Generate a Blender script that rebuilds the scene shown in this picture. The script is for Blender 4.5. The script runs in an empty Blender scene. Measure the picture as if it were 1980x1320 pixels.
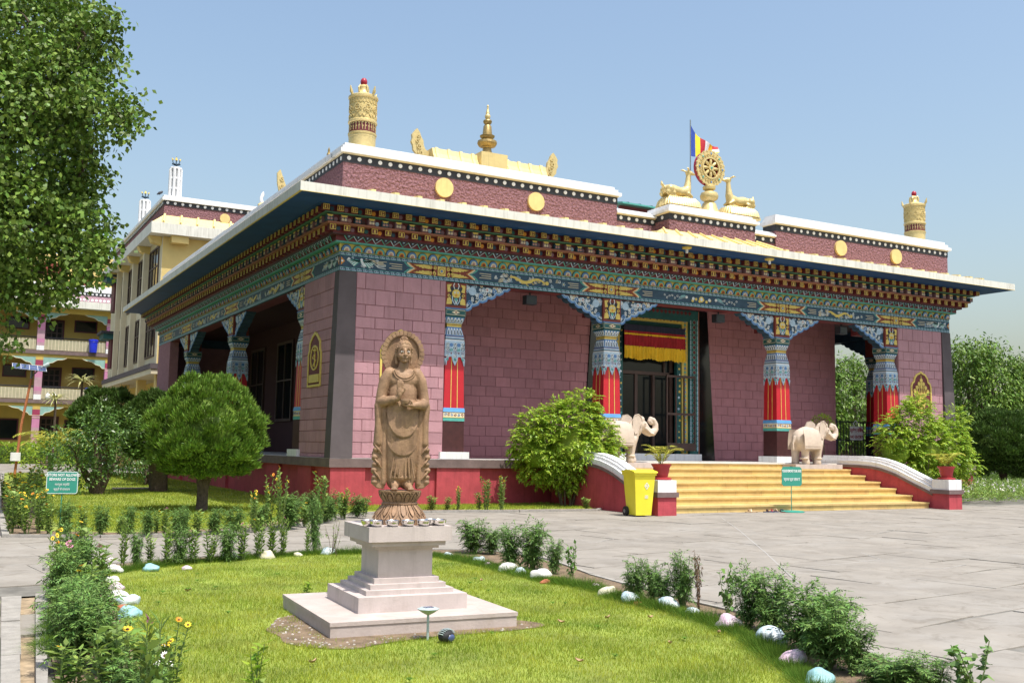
import bpy, math, random
import numpy as np
from mathutils import Vector, Matrix, Euler, Quaternion
PI = math.pi; R = math.radians
S = bpy.context.scene; C = S.collection
# ---------------------------------------------------------------- camera, sky, sun, exposure
yaw, pitch, roll, FL = 0.5078, 0.1039, 0.0165, 1969.48
cf = Vector((math.sin(yaw)*math.cos(pitch), math.cos(yaw)*math.cos(pitch), math.sin(pitch)))
cr = Vector((math.cos(yaw), -math.sin(yaw), 0)); cu = cr.cross(cf)
r2 = math.cos(roll)*cr + math.sin(roll)*cu; u2 = -math.sin(roll)*cr + math.cos(roll)*cu
cam = bpy.data.cameras.new('camera'); camo = bpy.data.objects.new('camera', cam); C.objects.link(camo)
M3 = Matrix((r2, u2, -cf)).transposed()
camo.matrix_world = Matrix.Translation((-8.105, -23.146, 1.456)) @ M3.to_4x4()
cam.sensor_width = 36; cam.lens = FL/1980*36; cam.clip_end = 3000; cam.clip_start = 0.05
S.camera = camo
SUN_DIR = Vector((0.07, -0.372, 0.905)).normalized()      # towards the sun
el = math.asin(SUN_DIR.z)
world = bpy.data.worlds.new("World"); S.world = world; world.use_nodes = True
wn = world.node_tree; bg = wn.nodes['Background']
sky = wn.nodes.new('ShaderNodeTexSky'); sky.sky_type = 'NISHITA'; sky.sun_disc = False
sky.sun_elevation = el; sky.sun_rotation = math.atan2(SUN_DIR.x, SUN_DIR.y)
sky.air_density = 1.5; sky.dust_density = 4.0; sky.ozone_density = 2.2; sky.altitude = 0
wn.links.new(sky.outputs[0], bg.inputs[0]); bg.inputs[1].default_value = 0.15
sun = bpy.data.lights.new('sun', 'SUN'); sun.energy = 4.0; sun.angle = R(0.5); sun.color = (1, 0.965, 0.9)
suno = bpy.data.objects.new('sun', sun); C.objects.link(suno)
suno.rotation_euler = SUN_DIR.to_track_quat('Z', 'Y').to_euler()
S.view_settings.view_transform = 'Standard'; S.view_settings.look = 'None'
S.view_settings.exposure = 0.42; S.view_settings.gamma = 1
# ---------------------------------------------------------------- materials
MT = {}
def mat(name, col, rough=.6, metal=0, var=.12, scale=4, bump=0, bscale=30, spec=.4, orand=0, island=0, trans=0, streak=0, spots=0,
        col2=None, stain=0, stcol=(.2, .17, .13), stscale=1.2, hue=0, objco=False, bdist=.01):
    m = bpy.data.materials.new(name); m.use_nodes = True; n = m.node_tree.nodes; l = m.node_tree.links
    p = n['Principled BSDF']; p.inputs['Roughness'].default_value = rough; p.inputs['Metallic'].default_value = metal
    p.inputs['Specular IOR Level'].default_value = spec
    if objco:
        tc = n.new('ShaderNodeTexCoord'); pos = tc.outputs['Object']
    else:
        g = n.new('ShaderNodeNewGeometry'); pos = g.outputs['Position']
    nz = n.new('ShaderNodeTexNoise'); nz.inputs['Scale'].default_value = scale; nz.inputs['Detail'].default_value = 5
    nz.inputs['Roughness'].default_value = .62
    l.new(pos, nz.inputs['Vector'])
    mx = n.new('ShaderNodeMixRGB'); mx.blend_type = 'MIX'
    a = [max(0, c*(1-var)) for c in col]; b = [min(1, c*(1+var)) for c in (col2 or col)]
    mx.inputs[1].default_value = (*a, 1); mx.inputs[2].default_value = (*b, 1)
    rp = n.new('ShaderNodeMapRange'); rp.inputs[1].default_value = .32; rp.inputs[2].default_value = .68
    l.new(nz.outputs['Fac'], rp.inputs[0]); l.new(rp.outputs[0], mx.inputs[0])
    out = mx.outputs[0]
    if orand or island or hue:
        hs = n.new('ShaderNodeHueSaturation')
        if orand:
            oi = n.new('ShaderNodeObjectInfo'); rnd = oi.outputs['Random']
        else:
            gg = n.new('ShaderNodeNewGeometry'); rnd = gg.outputs['Random Per Island']
        mr = n.new('ShaderNodeMapRange'); k = orand or island
        mr.inputs[3].default_value = 1-k; mr.inputs[4].default_value = 1+k
        l.new(rnd, mr.inputs[0]); l.new(mr.outputs[0], hs.inputs['Value'])
        if hue:
            m2 = n.new('ShaderNodeMath'); m2.operation = 'MULTIPLY'; m2.inputs[1].default_value = 7.31; l.new(rnd, m2.inputs[0])
            m4 = n.new('ShaderNodeMath'); m4.operation = 'FRACT'; l.new(m2.outputs[0], m4.inputs[0])
            m3 = n.new('ShaderNodeMapRange'); m3.inputs[3].default_value = .5-hue; m3.inputs[4].default_value = .5+hue
            l.new(m4.outputs[0], m3.inputs[0]); l.new(m3.outputs[0], hs.inputs['Hue'])
        l.new(out, hs.inputs['Color']); out = hs.outputs[0]
    if stain:
        n2 = n.new('ShaderNodeTexNoise'); n2.inputs['Scale'].default_value = stscale; n2.inputs['Detail'].default_value = 8
        n2.inputs['Roughness'].default_value = .7; n2.inputs['Distortion'].default_value = .6
        l.new(pos, n2.inputs['Vector'])
        r3 = n.new('ShaderNodeMapRange'); r3.inputs[1].default_value = .5; r3.inputs[2].default_value = .72; r3.inputs[4].default_value = stain
        l.new(n2.outputs['Fac'], r3.inputs[0])
        m5 = n.new('ShaderNodeMixRGB'); m5.inputs[2].default_value = (*stcol, 1)
        l.new(r3.outputs[0], m5.inputs[0]); l.new(out, m5.inputs[1]); out = m5.outputs[0]
    def layer(out, vec, sc, det, lo, hi, amt, c, dist=0):
        n2 = n.new('ShaderNodeTexNoise'); n2.inputs['Scale'].default_value = sc; n2.inputs['Detail'].default_value = det; n2.inputs['Roughness'].default_value = .7; n2.inputs['Distortion'].default_value = dist
        l.new(vec, n2.inputs['Vector']); r3 = n.new('ShaderNodeMapRange'); r3.inputs[1].default_value = lo; r3.inputs[2].default_value = hi; r3.inputs[4].default_value = amt
        l.new(n2.outputs['Fac'], r3.inputs[0]); m5 = n.new('ShaderNodeMixRGB'); m5.blend_type = 'MULTIPLY'; m5.inputs[2].default_value = (*c, 1)
        l.new(r3.outputs[0], m5.inputs[0]); l.new(out, m5.inputs[1]); return m5.outputs[0]
    if streak:   # run-off streaks: narrow across, long down the wall
        vm = n.new('ShaderNodeVectorMath'); vm.operation = 'MULTIPLY'; vm.inputs[1].default_value = (7, 7, .55); l.new(pos, vm.inputs[0])
        out = layer(out, vm.outputs[0], 1.3, 6, .5, .75, streak, (.42, .38, .34))
    if spots:
        out = layer(out, pos, 2.3, 9, .52, .66, spots, (.55, .51, .46), 1.5); out = layer(out, pos, 14, 4, .6, .7, spots, (.6, .57, .52))
    l.new(out, p.inputs['Base Color'])
    if bump:
        nb = n.new('ShaderNodeTexNoise'); nb.inputs['Scale'].default_value = bscale; nb.inputs['Detail'].default_value = 6
        l.new(pos, nb.inputs['Vector'])
        bp = n.new('ShaderNodeBump'); bp.inputs['Strength'].default_value = bump; bp.inputs['Distance'].default_value = bdist
        l.new(nb.outputs['Fac'], bp.inputs['Height']); l.new(bp.outputs[0], p.inputs['Normal'])
    if trans:
        tr = n.new('ShaderNodeBsdfTranslucent'); l.new(out, tr.inputs['Color'])
        ms = n.new('ShaderNodeMixShader'); ms.inputs[0].default_value = trans
        o = n['Material Output']; l.new(p.outputs[0], ms.inputs[1]); l.new(tr.outputs[0], ms.inputs[2]); l.new(ms.outputs[0], o.inputs[0])
    MT[name] = m
    return m
# ---------------------------------------------------------------- object helpers
def tagp(o, label=None, cat=None, group=None, kind=None):
    if label: o['label'] = label
    if cat: o['category'] = cat
    if group: o['group'] = group
    if kind: o['kind'] = kind
    return o
def thing(name, label, cat, loc=(0, 0, 0), rz=0, group=None):
    o = bpy.data.objects.new(name, None); C.objects.link(o); o.location = loc; o.rotation_euler = (0, 0, rz)
    o.empty_display_size = .1
    return tagp(o, label, cat, group)
def link(name, me, parent=None):
    o = bpy.data.objects.new(name, me); C.objects.link(o)
    if parent is not None: o.parent = parent
    return o
def copy_tree(o, kids, parent=None):
    c = o.copy(); C.objects.link(c); c.parent = parent
    for ch in kids.get(o, []): copy_tree(ch, kids, c)
    return c
def kidmap(o):
    d = {}
    def rec(x):
        d[x] = list(x.children)
        for y in x.children: rec(y)
    rec(o); return d
class MB:
    def __init__(s): s.v = []; s.f = []; s.m = []; s.mats = []; s.cm = 0; s.sm = False; s.T = None
    def use(s, m):
        if isinstance(m, str): m = MT[m]
        if m not in s.mats: s.mats.append(m)
        s.cm = s.mats.index(m); return s
    def add(s, vs, fs):
        k = len(s.v)
        if s.T is not None: vs = [tuple(s.T @ Vector(v)) for v in vs]
        s.v.extend(vs); s.f.extend([tuple(i+k for i in f) for f in fs]); s.m.extend([s.cm]*len(fs))
    def box(s, x0, y0, z0, x1, y1, z1):
        if x0 > x1: x0, x1 = x1, x0
        if y0 > y1: y0, y1 = y1, y0
        if z0 > z1: z0, z1 = z1, z0
        s.add([(x0, y0, z0), (x1, y0, z0), (x1, y1, z0), (x0, y1, z0), (x0, y0, z1), (x1, y0, z1), (x1, y1, z1), (x0, y1, z1)],
              [(0, 3, 2, 1), (4, 5, 6, 7), (0, 1, 5, 4), (1, 2, 6, 5), (2, 3, 7, 6), (3, 0, 4, 7)]); return s
    def frus(s, cx, cy, z0, a0, b0, z1, a1, b1):
        s.add([(cx-a0, cy-b0, z0), (cx+a0, cy-b0, z0), (cx+a0, cy+b0, z0), (cx-a0, cy+b0, z0),
               (cx-a1, cy-b1, z1), (cx+a1, cy-b1, z1), (cx+a1, cy+b1, z1), (cx-a1, cy+b1, z1)],
              [(0, 3, 2, 1), (4, 5, 6, 7), (0, 1, 5, 4), (1, 2, 6, 5), (2, 3, 7, 6), (3, 0, 4, 7)]); return s
    def prism(s, pts, fr, h0, h1):
        # pts in (u,v), fr(u,v,w)->xyz ; CCW polygon
        n = len(pts)
        a = sum(pts[i][0]*pts[(i+1) % n][1]-pts[(i+1) % n][0]*pts[i][1] for i in range(n))
        if a < 0: pts = pts[::-1]
        s.add([fr(u, v, h0) for u, v in pts]+[fr(u, v, h1) for u, v in pts],
              [tuple(range(n-1, -1, -1)), tuple(range(n, 2*n))]+[(i, (i+1) % n, n+(i+1) % n, n+i) for i in range(n)]); return s
    def ribbon(s, pts, w, fr, h0, h1, closed=False):
        # raised line along 2D points: top face + two sides
        n = len(pts); P = [Vector(p) for p in pts]; L = []
        for i in range(n):
            a = P[i-1] if (i or closed) else P[0]; b = P[(i+1) % n] if (i < n-1 or closed) else P[-1]
            d = (b-a); d = d.normalized() if d.length > 1e-9 else Vector((1, 0)); nn = Vector((-d.y, d.x))
            ww = w[i] if isinstance(w, (list, tuple)) else w
            L.append((P[i]+nn*ww/2, P[i]-nn*ww/2))
        vs = []
        for a, b in L: vs += [fr(a.x, a.y, h0), fr(a.x, a.y, h1), fr(b.x, b.y, h1), fr(b.x, b.y, h0)]
        fs = []
        for i in range(n if closed else n-1):
            k = 4*i; q = 4*((i+1) % n)
            fs += [(k+1, k+2, q+2, q+1), (k, k+1, q+1, q), (k+2, k+3, q+3, q+2)]
        if not closed: fs += [(0, 3, 2, 1), (4*(n-1), 4*(n-1)+1, 4*(n-1)+2, 4*(n-1)+3)]
        s.add(vs, fs); return s
    def lathe(s, prof, cx=0, cy=0, n=24, lobes=0, amp=0, a0=0):
        # prof [(r,z)]
        vs = []; fs = []
        for r, z in prof:
            for i in range(n):
                t = 2*PI*i/n+a0; k = 1+(amp*abs(math.sin(lobes*t/2)) if lobes else 0)
                vs.append((cx+r*k*math.cos(t), cy+r*k*math.sin(t), z))
        for j in range(len(prof)-1):
            for i in range(n):
                a = j*n+i; b = j*n+(i+1) % n; fs.append((a, b, b+n, a+n))
        fs.append(tuple(range(n-1, -1, -1))); m = (len(prof)-1)*n; fs.append(tuple(range(m, m+n)))
        s.add(vs, fs); return s
    def tube(s, pts, r, n=6):
        P = [Vector(p) for p in pts]; vs = []; fs = []; up = None
        for i, p in enumerate(P):
            d = (P[min(i+1, len(P)-1)]-P[max(i-1, 0)]).normalized()
            if up is None: up = Vector((0, 0, 1)) if abs(d.z) < .9 else Vector((1, 0, 0))
            x = up.cross(d).normalized(); y = d.cross(x); up = y
            rr = r[i] if isinstance(r, (list, tuple)) else r
            for k in range(n):
                t = 2*PI*k/n; vs.append(tuple(p+x*(rr*math.cos(t))+y*(rr*math.sin(t))))
        for j in range(len(P)-1):
            for k in range(n):
                a = j*n+k; b = j*n+(k+1) % n; fs.append((a, b, b+n, a+n))
        fs.append(tuple(range(n-1, -1, -1))); m = (len(P)-1)*n; fs.append(tuple(range(m, m+n)))
        s.add(vs, fs); return s
    def ball(s, c, r, n=12, m=8):
        rx, ry, rz = (r, r, r) if not isinstance(r, (tuple, list)) else r
        vs = [(c[0], c[1], c[2]-rz)]; fs = []
        for j in range(1, m):
            t = PI*j/m
            for i in range(n):
                a = 2*PI*i/n; vs.append((c[0]+rx*math.sin(t)*math.cos(a), c[1]+ry*math.sin(t)*math.sin(a), c[2]-rz*math.cos(t)))
        vs.append((c[0], c[1], c[2]+rz)); k = len(vs)-1
        for i in range(n):
            fs.append((0, 1+(i+1) % n, 1+i)); fs.append((k, 1+(m-2)*n+i, 1+(m-2)*n+(i+1) % n))
        for j in range(m-2):
            for i in range(n):
                a = 1+j*n+i; b = 1+j*n+(i+1) % n; fs.append((a, b, b+n, a+n))
        s.add(vs, fs); return s
    def mesh(s, name='m', smooth=None):
        me = bpy.data.meshes.new(name); me.from_pydata([tuple(v) for v in s.v], [], s.f)
        for m in s.mats: me.materials.append(m)
        me.polygons.foreach_set('material_index', s.m)
        sm = s.sm if smooth is None else smooth
        if sm:
            me.polygons.foreach_set('use_smooth', [True]*len(s.f))
            me.update()
            try: me.set_sharp_from_angle(angle=R(sm if sm is not True else 40))
            except Exception: pass
        me.update(); return me
    def build(s, name, parent=None, smooth=None):
        return link(name, s.mesh(name, smooth), parent)
def npmesh(name, V, F, mats, parent=None, smooth=False, midx=None):
    V = np.asarray(V, dtype=np.float32); F = np.asarray(F, dtype=np.int32)
    me = bpy.data.meshes.new(name); nf, k = F.shape
    me.vertices.add(len(V)); me.vertices.foreach_set('co', V.ravel())
    me.loops.add(nf*k); me.loops.foreach_set('vertex_index', F.ravel())
    me.polygons.add(nf); me.polygons.foreach_set('loop_start', np.arange(0, nf*k, k, dtype=np.int32))
    me.polygons.foreach_set('loop_total', np.full(nf, k, dtype=np.int32))
    for m in (mats if isinstance(mats, (list, tuple)) else [mats]): me.materials.append(MT[m] if isinstance(m, str) else m)
    if midx is not None: me.polygons.foreach_set('material_index', np.asarray(midx, dtype=np.int32))
    if smooth: me.polygons.foreach_set('use_smooth', np.ones(nf, dtype=bool))
    me.update(calc_edges=True); me.validate()
    return link(name, me, parent)
# ---- organic forms: union of round shapes, voxel remeshed into one continuous surface
class Blob:
    def __init__(s): s.mb = MB()
    def ell(s, c, r, rot=None):
        if rot is not None:
            s.mb.T = Matrix.Translation(c) @ Euler(rot).to_matrix().to_4x4(); s.mb.ball((0, 0, 0), tuple(r) if isinstance(r, (tuple, list)) else r, 16, 12); s.mb.T = None
        else: s.mb.ball(c, tuple(r) if isinstance(r, (tuple, list)) else r, 16, 12)
        return s
    def chain(s, pts, rs, n=14):
        s.mb.tube(pts, list(rs), n)
        for p, r in zip(pts, rs): s.mb.ball(p, r*.99, n, 8)
        return s
    def build(s, name, mat_, parent, voxel, smooth=2, factor=.5):
        me = s.mb.mesh(name); o = link(name, me, None)
        md = o.modifiers.new('r', 'REMESH'); md.mode = 'VOXEL'; md.voxel_size = voxel; md.adaptivity = 0
        sm = o.modifiers.new('s', 'SMOOTH'); sm.factor = factor; sm.iterations = smooth
        dg = bpy.context.evaluated_depsgraph_get(); nm = bpy.data.meshes.new_from_object(o.evaluated_get(dg))
        o.modifiers.clear(); o.data = nm; nm.materials.clear(); nm.materials.append(MT[mat_])
        nm.polygons.foreach_set('use_smooth', [True]*len(nm.polygons)); nm.update()
        bpy.data.meshes.remove(me)
        if parent is not None: o.parent = parent
        o.name = name
        return o
def text_mesh(txt, size, m, name, parent, T, align='CENTER', extrude=.0015, bold=0, sx=1):
    cu_ = bpy.data.curves.new('t', 'FONT'); cu_.body = txt; cu_.size = size; cu_.align_x = align; cu_.align_y = 'CENTER'
    cu_.extrude = extrude; cu_.offset = bold; cu_.resolution_u = 2
    o = bpy.data.objects.new('t', cu_); C.objects.link(o); dg = bpy.context.evaluated_depsgraph_get()
    me = bpy.data.meshes.new_from_object(o.evaluated_get(dg)); bpy.data.objects.remove(o)
    me.transform(T @ Matrix.Diagonal((sx, 1, 1, 1))); me.materials.clear(); me.materials.append(MT[m]); me.update()
    return link(name, me, parent)
rng = random.Random(7); nr = np.random.default_rng(7)
# ---------------------------------------------------------------- the palette (base colours of the things themselves)
mat('grass', (.19, .29, .03), .75, island=.3, hue=.025, trans=.3, spec=.15, var=.1, scale=1.3, col2=(.34, .37, .04), stain=.4, stcol=(.40, .34, .11), stscale=1.1)
mat('grass_thick', (.11, .20, .025), .75, island=.3, hue=.02, trans=.3, spec=.15)
mat('turf', (.22, .27, .045), .95, var=.35, scale=2, stain=.3, stcol=(.22, .2, .07), stscale=1.5, bump=.5, bscale=60)
mat('soil', (.19, .135, .085), .95, var=.35, scale=9, bump=.8, bscale=70, bdist=.02)
mat('far_ground', (.17, .19, .07), .95, var=.3, scale=.4)
mat('paving', (.262, .238, .205), .85, var=.13, scale=1.6, orand=.05, bump=.25, bscale=35, bdist=.006, stain=.5, stcol=(.33, .315, .29), stscale=.8, spec=.25, spots=.5)
mat('mortar', (.17, .16, .14), .95, var=.3, scale=4)
mat('mortar_pale', (.34, .325, .30), .9, var=.15, scale=9, spots=.3)
mat('concrete', (.33, .31, .28), .9, var=.2, scale=6, bump=.4, bscale=60, stain=.4, stcol=(.25, .23, .2), stscale=3)
mat('kerb_concrete', (.30, .28, .25), .9, var=.18, scale=9, bump=.4, bscale=70, stain=.4, stcol=(.3, .28, .24), stscale=6)
mat('drain_mud', (.33, .25, .16), .7, var=.4, scale=12)
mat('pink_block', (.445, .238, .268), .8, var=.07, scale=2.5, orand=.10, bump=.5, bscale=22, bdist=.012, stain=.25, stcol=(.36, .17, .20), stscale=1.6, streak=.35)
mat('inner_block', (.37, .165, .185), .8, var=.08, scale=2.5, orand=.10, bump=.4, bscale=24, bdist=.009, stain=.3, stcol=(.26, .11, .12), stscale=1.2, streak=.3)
mat('block_joint', (.33, .16, .18), .9)
mat('plum_band', (.10, .08, .085), .75, var=.15, scale=2)
mat('plum_sill', (.165, .115, .11), .75, var=.2, scale=4, bump=.3, bscale=40)
mat('plinth_red', (.42, .06, .075), .75, var=.15, scale=2.5, bump=.3, bscale=14, bdist=.012, stain=.3, stcol=(.3, .045, .06), stscale=2.5, streak=.5, spots=.2)
mat('floor_marble', (.62, .6, .56), .35, var=.1, scale=3)
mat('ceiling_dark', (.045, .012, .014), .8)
mat('parapet_maroon', (.235, .115, .13), .95, var=.3, scale=16, bump=1, bscale=15, bdist=.16, col2=(.30, .16, .18), spec=.15)
mat('black_paint', (.028, .03, .038), .6, var=.3, scale=6)
mat('white_paint', (.76, .76, .77), .6, var=.04, scale=3, stain=.15, stcol=(.55, .53, .5), stscale=2, streak=.45)
mat('slab_cream', (.67, .66, .59), .7, var=.05, scale=2, stain=.3, stcol=(.50, .49, .42), stscale=1.6, streak=.6)
mat('soffit_blue', (.010, .06, .19), .55, var=.2, scale=2)
mat('roof_yellow', (.78, .62, .27), .6, var=.05, scale=3, stain=.2, stcol=(.6, .5, .3), streak=.4, spots=.2)
mat('disc_yellow', (.70, .54, .23), .42, metal=.15, var=.08, stain=.2, stcol=(.5, .38, .16), stscale=5, streak=.3)
mat('gold', (.64, .50, .22), .42, metal=.3, var=.1, scale=14, stain=.2, stcol=(.33, .22, .07), stscale=7, spec=.6)
mat('gold_relief', (.62, .48, .20), .45, metal=.25, var=.15, scale=30, bump=.8, bscale=40, bdist=.015)
mat('gold_dark', (.34, .24, .09), .4, metal=.5, var=.2, scale=14)
mat('maroon_paint', (.14, .025, .03), .6)
mat('red_ball', (.35, .02, .04), .35)
mat('red_paint', (.48, .012, .022), .45, var=.07, scale=5, spec=.5)
mat('brown_paint', (.060, .018, .018), .5, var=.2, scale=8)
mat('gold_paint', (.66, .50, .12), .5, var=.12, scale=12)
mat('cream_paint', (.70, .60, .42), .6, var=.1)
mat('teal_paint', (.09, .36, .31), .55, var=.15, scale=10)
mat('teal_dark', (.02, .10, .10), .6, var=.2)
mat('navy_paint', (.030, .068, .11), .6, var=.25, scale=5)
mat('blue_paint', (.10, .22, .44), .55, var=.15, scale=9)
mat('sky_paint', (.40, .53, .65), .55, var=.15, scale=12)
mat('bright_blue', (.12, .33, .65), .5, var=.1)
mat('pale_paint', (.68, .71, .72), .6, var=.12, scale=12)
mat('orange_paint', (.62, .25, .03), .55, var=.15)
mat('rust_red', (.20, .04, .025), .6, var=.12)
mat('pink_paint', (.45, .24, .22), .6)
mat('purple_paint', (.22, .12, .15), .6)
mat('terracotta_line', (.32, .13, .08), .6, var=.15)
mat('green_line', (.08, .2, .13), .6)
mat('glass_dark', (.010, .013, .014), .08, var=.1, spec=.35)
mat('frame_brown', (.07, .04, .032), .5)
mat('black_granite', (.008, .008, .009), .12, var=.3, spec=.6)
mat('curtain_red', (.30, .012, .02), .8, var=.2)
mat('curtain_gold', (.72, .45, .02), .8, var=.15)
mat('curtain_navy', (.02, .022, .05), .8)
mat('step_stone', (.60, .43, .17), .55, var=.14, scale=2.2, orand=.10, hue=.008, stain=.4, stcol=(.58, .33, .07), stscale=1.6, bump=.15, bscale=40, spec=.35, spots=.3)
mat('step_nose', (.58, .43, .18), .5, var=.12, scale=3, stain=.3, stcol=(.45, .27, .07), spots=.35)
mat('elephant_stone', (.54, .45, .37), .75, var=.1, scale=9, bump=.25, bscale=60, stain=.2, stcol=(.45, .33, .26), stscale=6, objco=True)
mat('pink_stone', (.50, .43, .405), .75, var=.07, scale=5, bump=.15, bscale=60, stain=.35, stcol=(.40, .33, .27), stscale=3, streak=.35, spots=.15)
mat('slab_stone', (.46, .39, .355), .8, var=.1, scale=5, bump=.3, bscale=50, stain=.45, stcol=(.32, .25, .18), stscale=3.5)
mat('carved_stone', (.29, .178, .105), .6, var=.28, scale=11, bump=.5, bscale=70, stain=.5, stcol=(.43, .28, .14), stscale=7, spec=.3, bdist=.006, streak=.5, spots=.25)
mat('carved_dark', (.17, .10, .06), .7, var=.2, scale=14)
mat('eye_white', (.75, .72, .66), .4, var=.02)
mat('steel', (.62, .62, .60), .16, metal=1, var=.05)
mat('sign_green', (.04, .27, .20), .5, var=.05)
mat('sign_white', (.8, .8, .78), .5, var=.02)
mat('bin_yellow', (.80, .70, .045), .42, var=.05, stain=.1, stcol=(.6, .5, .1))
mat('rubber', (.02, .02, .022), .7)
mat('grey_metal', (.25, .27, .27), .4, metal=.6)
mat('lamp_grey', (.38, .45, .45), .5)
mat('solar_blue', (.05, .07, .16), .15, var=.2, spec=.8)
mat('pot_red', (.36, .035, .04), .55, var=.15)
mat('bark', (.12, .085, .06), .9, var=.35, scale=14, bump=1, bscale=30, bdist=.03)
mat('leaf_peepal', (.125, .205, .03), .5, island=.5, hue=.02, trans=.14, spec=.3)
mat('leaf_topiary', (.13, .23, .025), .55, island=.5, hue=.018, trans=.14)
mat('leaf_lime', (.29, .42, .04), .5, island=.3, hue=.025, trans=.35)
mat('leaf_dark', (.10, .19, .035), .4, island=.5, hue=.02, trans=.14, spec=.55)
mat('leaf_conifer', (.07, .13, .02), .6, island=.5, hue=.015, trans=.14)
mat('leaf_marigold', (.12, .22, .045), .6, island=.5, hue=.02, trans=.14)
mat('leaf_zinnia', (.20, .30, .06), .55, island=.35, hue=.02, trans=.3)
mat('leaf_dead', (.13, .08, .045), .8, island=.4)
mat('leaf_palm', (.42, .42, .06), .5, island=.3, hue=.03, trans=.3)
mat('leaf_dracaena', (.48, .47, .20), .5, island=.25, hue=.02, trans=.3)
mat('leaf_droopy', (.12, .21, .025), .5, island=.5, hue=.02, trans=.14)
mat('stem', (.12, .17, .05), .7)
mat('petal_yellow', (.80, .55, .03), .6, island=.15, trans=.2)
mat('petal_orange', (.75, .27, .02), .6, island=.15, trans=.2)
mat('petal_pink', (.62, .24, .36), .6, island=.2, trans=.2)
mat('petal_white', (.78, .74, .70), .6, island=.1, trans=.2)
mat('petal_purple', (.38, .10, .30), .6, island=.2, trans=.2)
mat('seed_brown', (.09, .045, .02), .8)
mat('boulder_white', (.66, .64, .60), .6, var=.12, scale=9, objco=True, bump=.3, bscale=12, stain=.5, stcol=(.33, .26, .18), stscale=5, spots=.3)
mat('boulder_blue', (.36, .50, .58), .6, var=.12, scale=7, objco=True, col2=(.6, .63, .63), bump=.8, bscale=16, bdist=.02, stain=.45, stcol=(.33, .27, .2), stscale=5, spots=.3)
mat('boulder_cyan', (.26, .46, .48), .6, var=.1, scale=6, objco=True, bump=.8, bscale=16, bdist=.02, stain=.45, stcol=(.33, .27, .2), stscale=5, spots=.3)
mat('boulder_pink', (.62, .38, .50), .6, var=.1, scale=5, objco=True, col2=(.6, .57, .57), bump=.8, bscale=16, bdist=.02, stain=.45, stcol=(.33, .27, .2), stscale=5, spots=.3)
mat('boulder_cream', (.60, .56, .40), .6, var=.1, scale=6, objco=True, bump=.8, bscale=16, bdist=.02, stain=.45, stcol=(.33, .27, .2), stscale=5, spots=.3)
mat('brick_red', (.36, .12, .06), .85, var=.3, scale=20, bump=.5, bscale=50)
mat('wall_yellow', (.66, .50, .19), .8, var=.07, scale=1.5, stain=.15, stcol=(.5, .38, .16), stscale=.8)
mat('wall_ochre', (.53, .38, .10), .8, var=.07, scale=1.5)
mat('wall_cream', (.60, .53, .37), .8, var=.07, scale=1.5, stain=.25, stcol=(.42, .4, .33), stscale=.9)
mat('pillar_pink', (.50, .20, .34), .6, var=.08)
mat('pillar_red', (.30, .04, .09), .6)
mat('pillar_rose', (.44, .27, .32), .6)
mat('bracket_teal', (.25, .42, .38), .6, var=.1)
mat('plastic_blue', (.02, .04, .62), .35)
mat('shutter_grey', (.10, .10, .09), .6)
mat('window_maroon', (.10, .02, .03), .6)
mat('screen_cream', (.40, .37, .25), .8, var=.1)
mat('lattice_grey', (.32, .33, .34), .7)
mat('far_grey', (.22, .22, .21), .8)
mat('flag_blue', (.03, .07, .36), .7); mat('flag_yellow', (.78, .62, .03), .7); mat('flag_red', (.42, .015, .03), .7)
mat('flag_white', (.75, .72, .74), .7); mat('flag_orange', (.78, .38, .01), .7)
mat('rust_pole', (.42, .15, .06), .7, var=.3, scale=20)
mat('leather_brown', (.09, .035, .025), .6); mat('leather_tan', (.45, .32, .19), .6); mat('cloth_blue', (.03, .05, .12), .6)
mat('dry_leaf', (.40, .27, .15), .8, var=.2)
mat('pebble', (.42, .38, .34), .85, island=.3)
# ---------------------------------------------------------------- ground, beds, paving
CAMP = camo.matrix_world.translation.copy()
def vis(p, mx=60, my=60):
    d = Vector(p)-CAMP; z = d.dot(cf)
    if z < .3: return None
    x = 990+FL*d.dot(r2)/z; y = 660-FL*d.dot(u2)/z
    return (x, y, z) if -mx < x < 1980+mx and -my < y < 1320+my else None
def sheet(name, pts, z, m, parent=None, kind='structure', drop=None):
    mb = MB().use(m)
    if drop: mb.prism([(p[0], p[1]) for p in pts], lambda u, v, w: (u, v, w), z-drop, z)
    else: mb.add([(p[0], p[1], z) for p in pts], [tuple(range(len(pts)))])
    o = mb.build(name, parent); 
    if kind: o['kind'] = kind
    return o
def area2(P): return sum(P[i][0]*P[(i+1) % len(P)][1]-P[(i+1) % len(P)][0]*P[i][1] for i in range(len(P)))
def ccw(P): return P if area2(P) > 0 else P[::-1]
def inpoly(P, X, Y):
    P = np.asarray(P); n = len(P); r = np.zeros(len(X), bool); j = n-1
    for i in range(n):
        xi, yi = P[i]; xj, yj = P[j]
        c = ((yi > Y) != (yj > Y)) & (X < (xj-xi)*(Y-yi)/(yj-yi+1e-12)+xi); r ^= c; j = i
    return r
def offset(P, d):
    P = [Vector(p) for p in ccw(P)]; n = len(P); o = []
    for i in range(n):
        a = (P[i]-P[i-1]).normalized(); b = (P[(i+1) % n]-P[i]).normalized()
        na = Vector((a.y, -a.x)); nb = Vector((b.y, -b.x)); k = (na+nb); k = k.normalized() if k.length > 1e-6 else na
        o.append(tuple(P[i]+k*d/max(.5, k.dot(na))))
    return o
def smoothp(P, it=2):
    for _ in range(it):
        Q = []
        for i in range(len(P)):
            a = P[i]; b = P[(i+1) % len(P)]
            Q += [(a[0]*.75+b[0]*.25, a[1]*.75+b[1]*.25), (a[0]*.25+b[0]*.75, a[1]*.25+b[1]*.75)]
        P = Q
    return P
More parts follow.
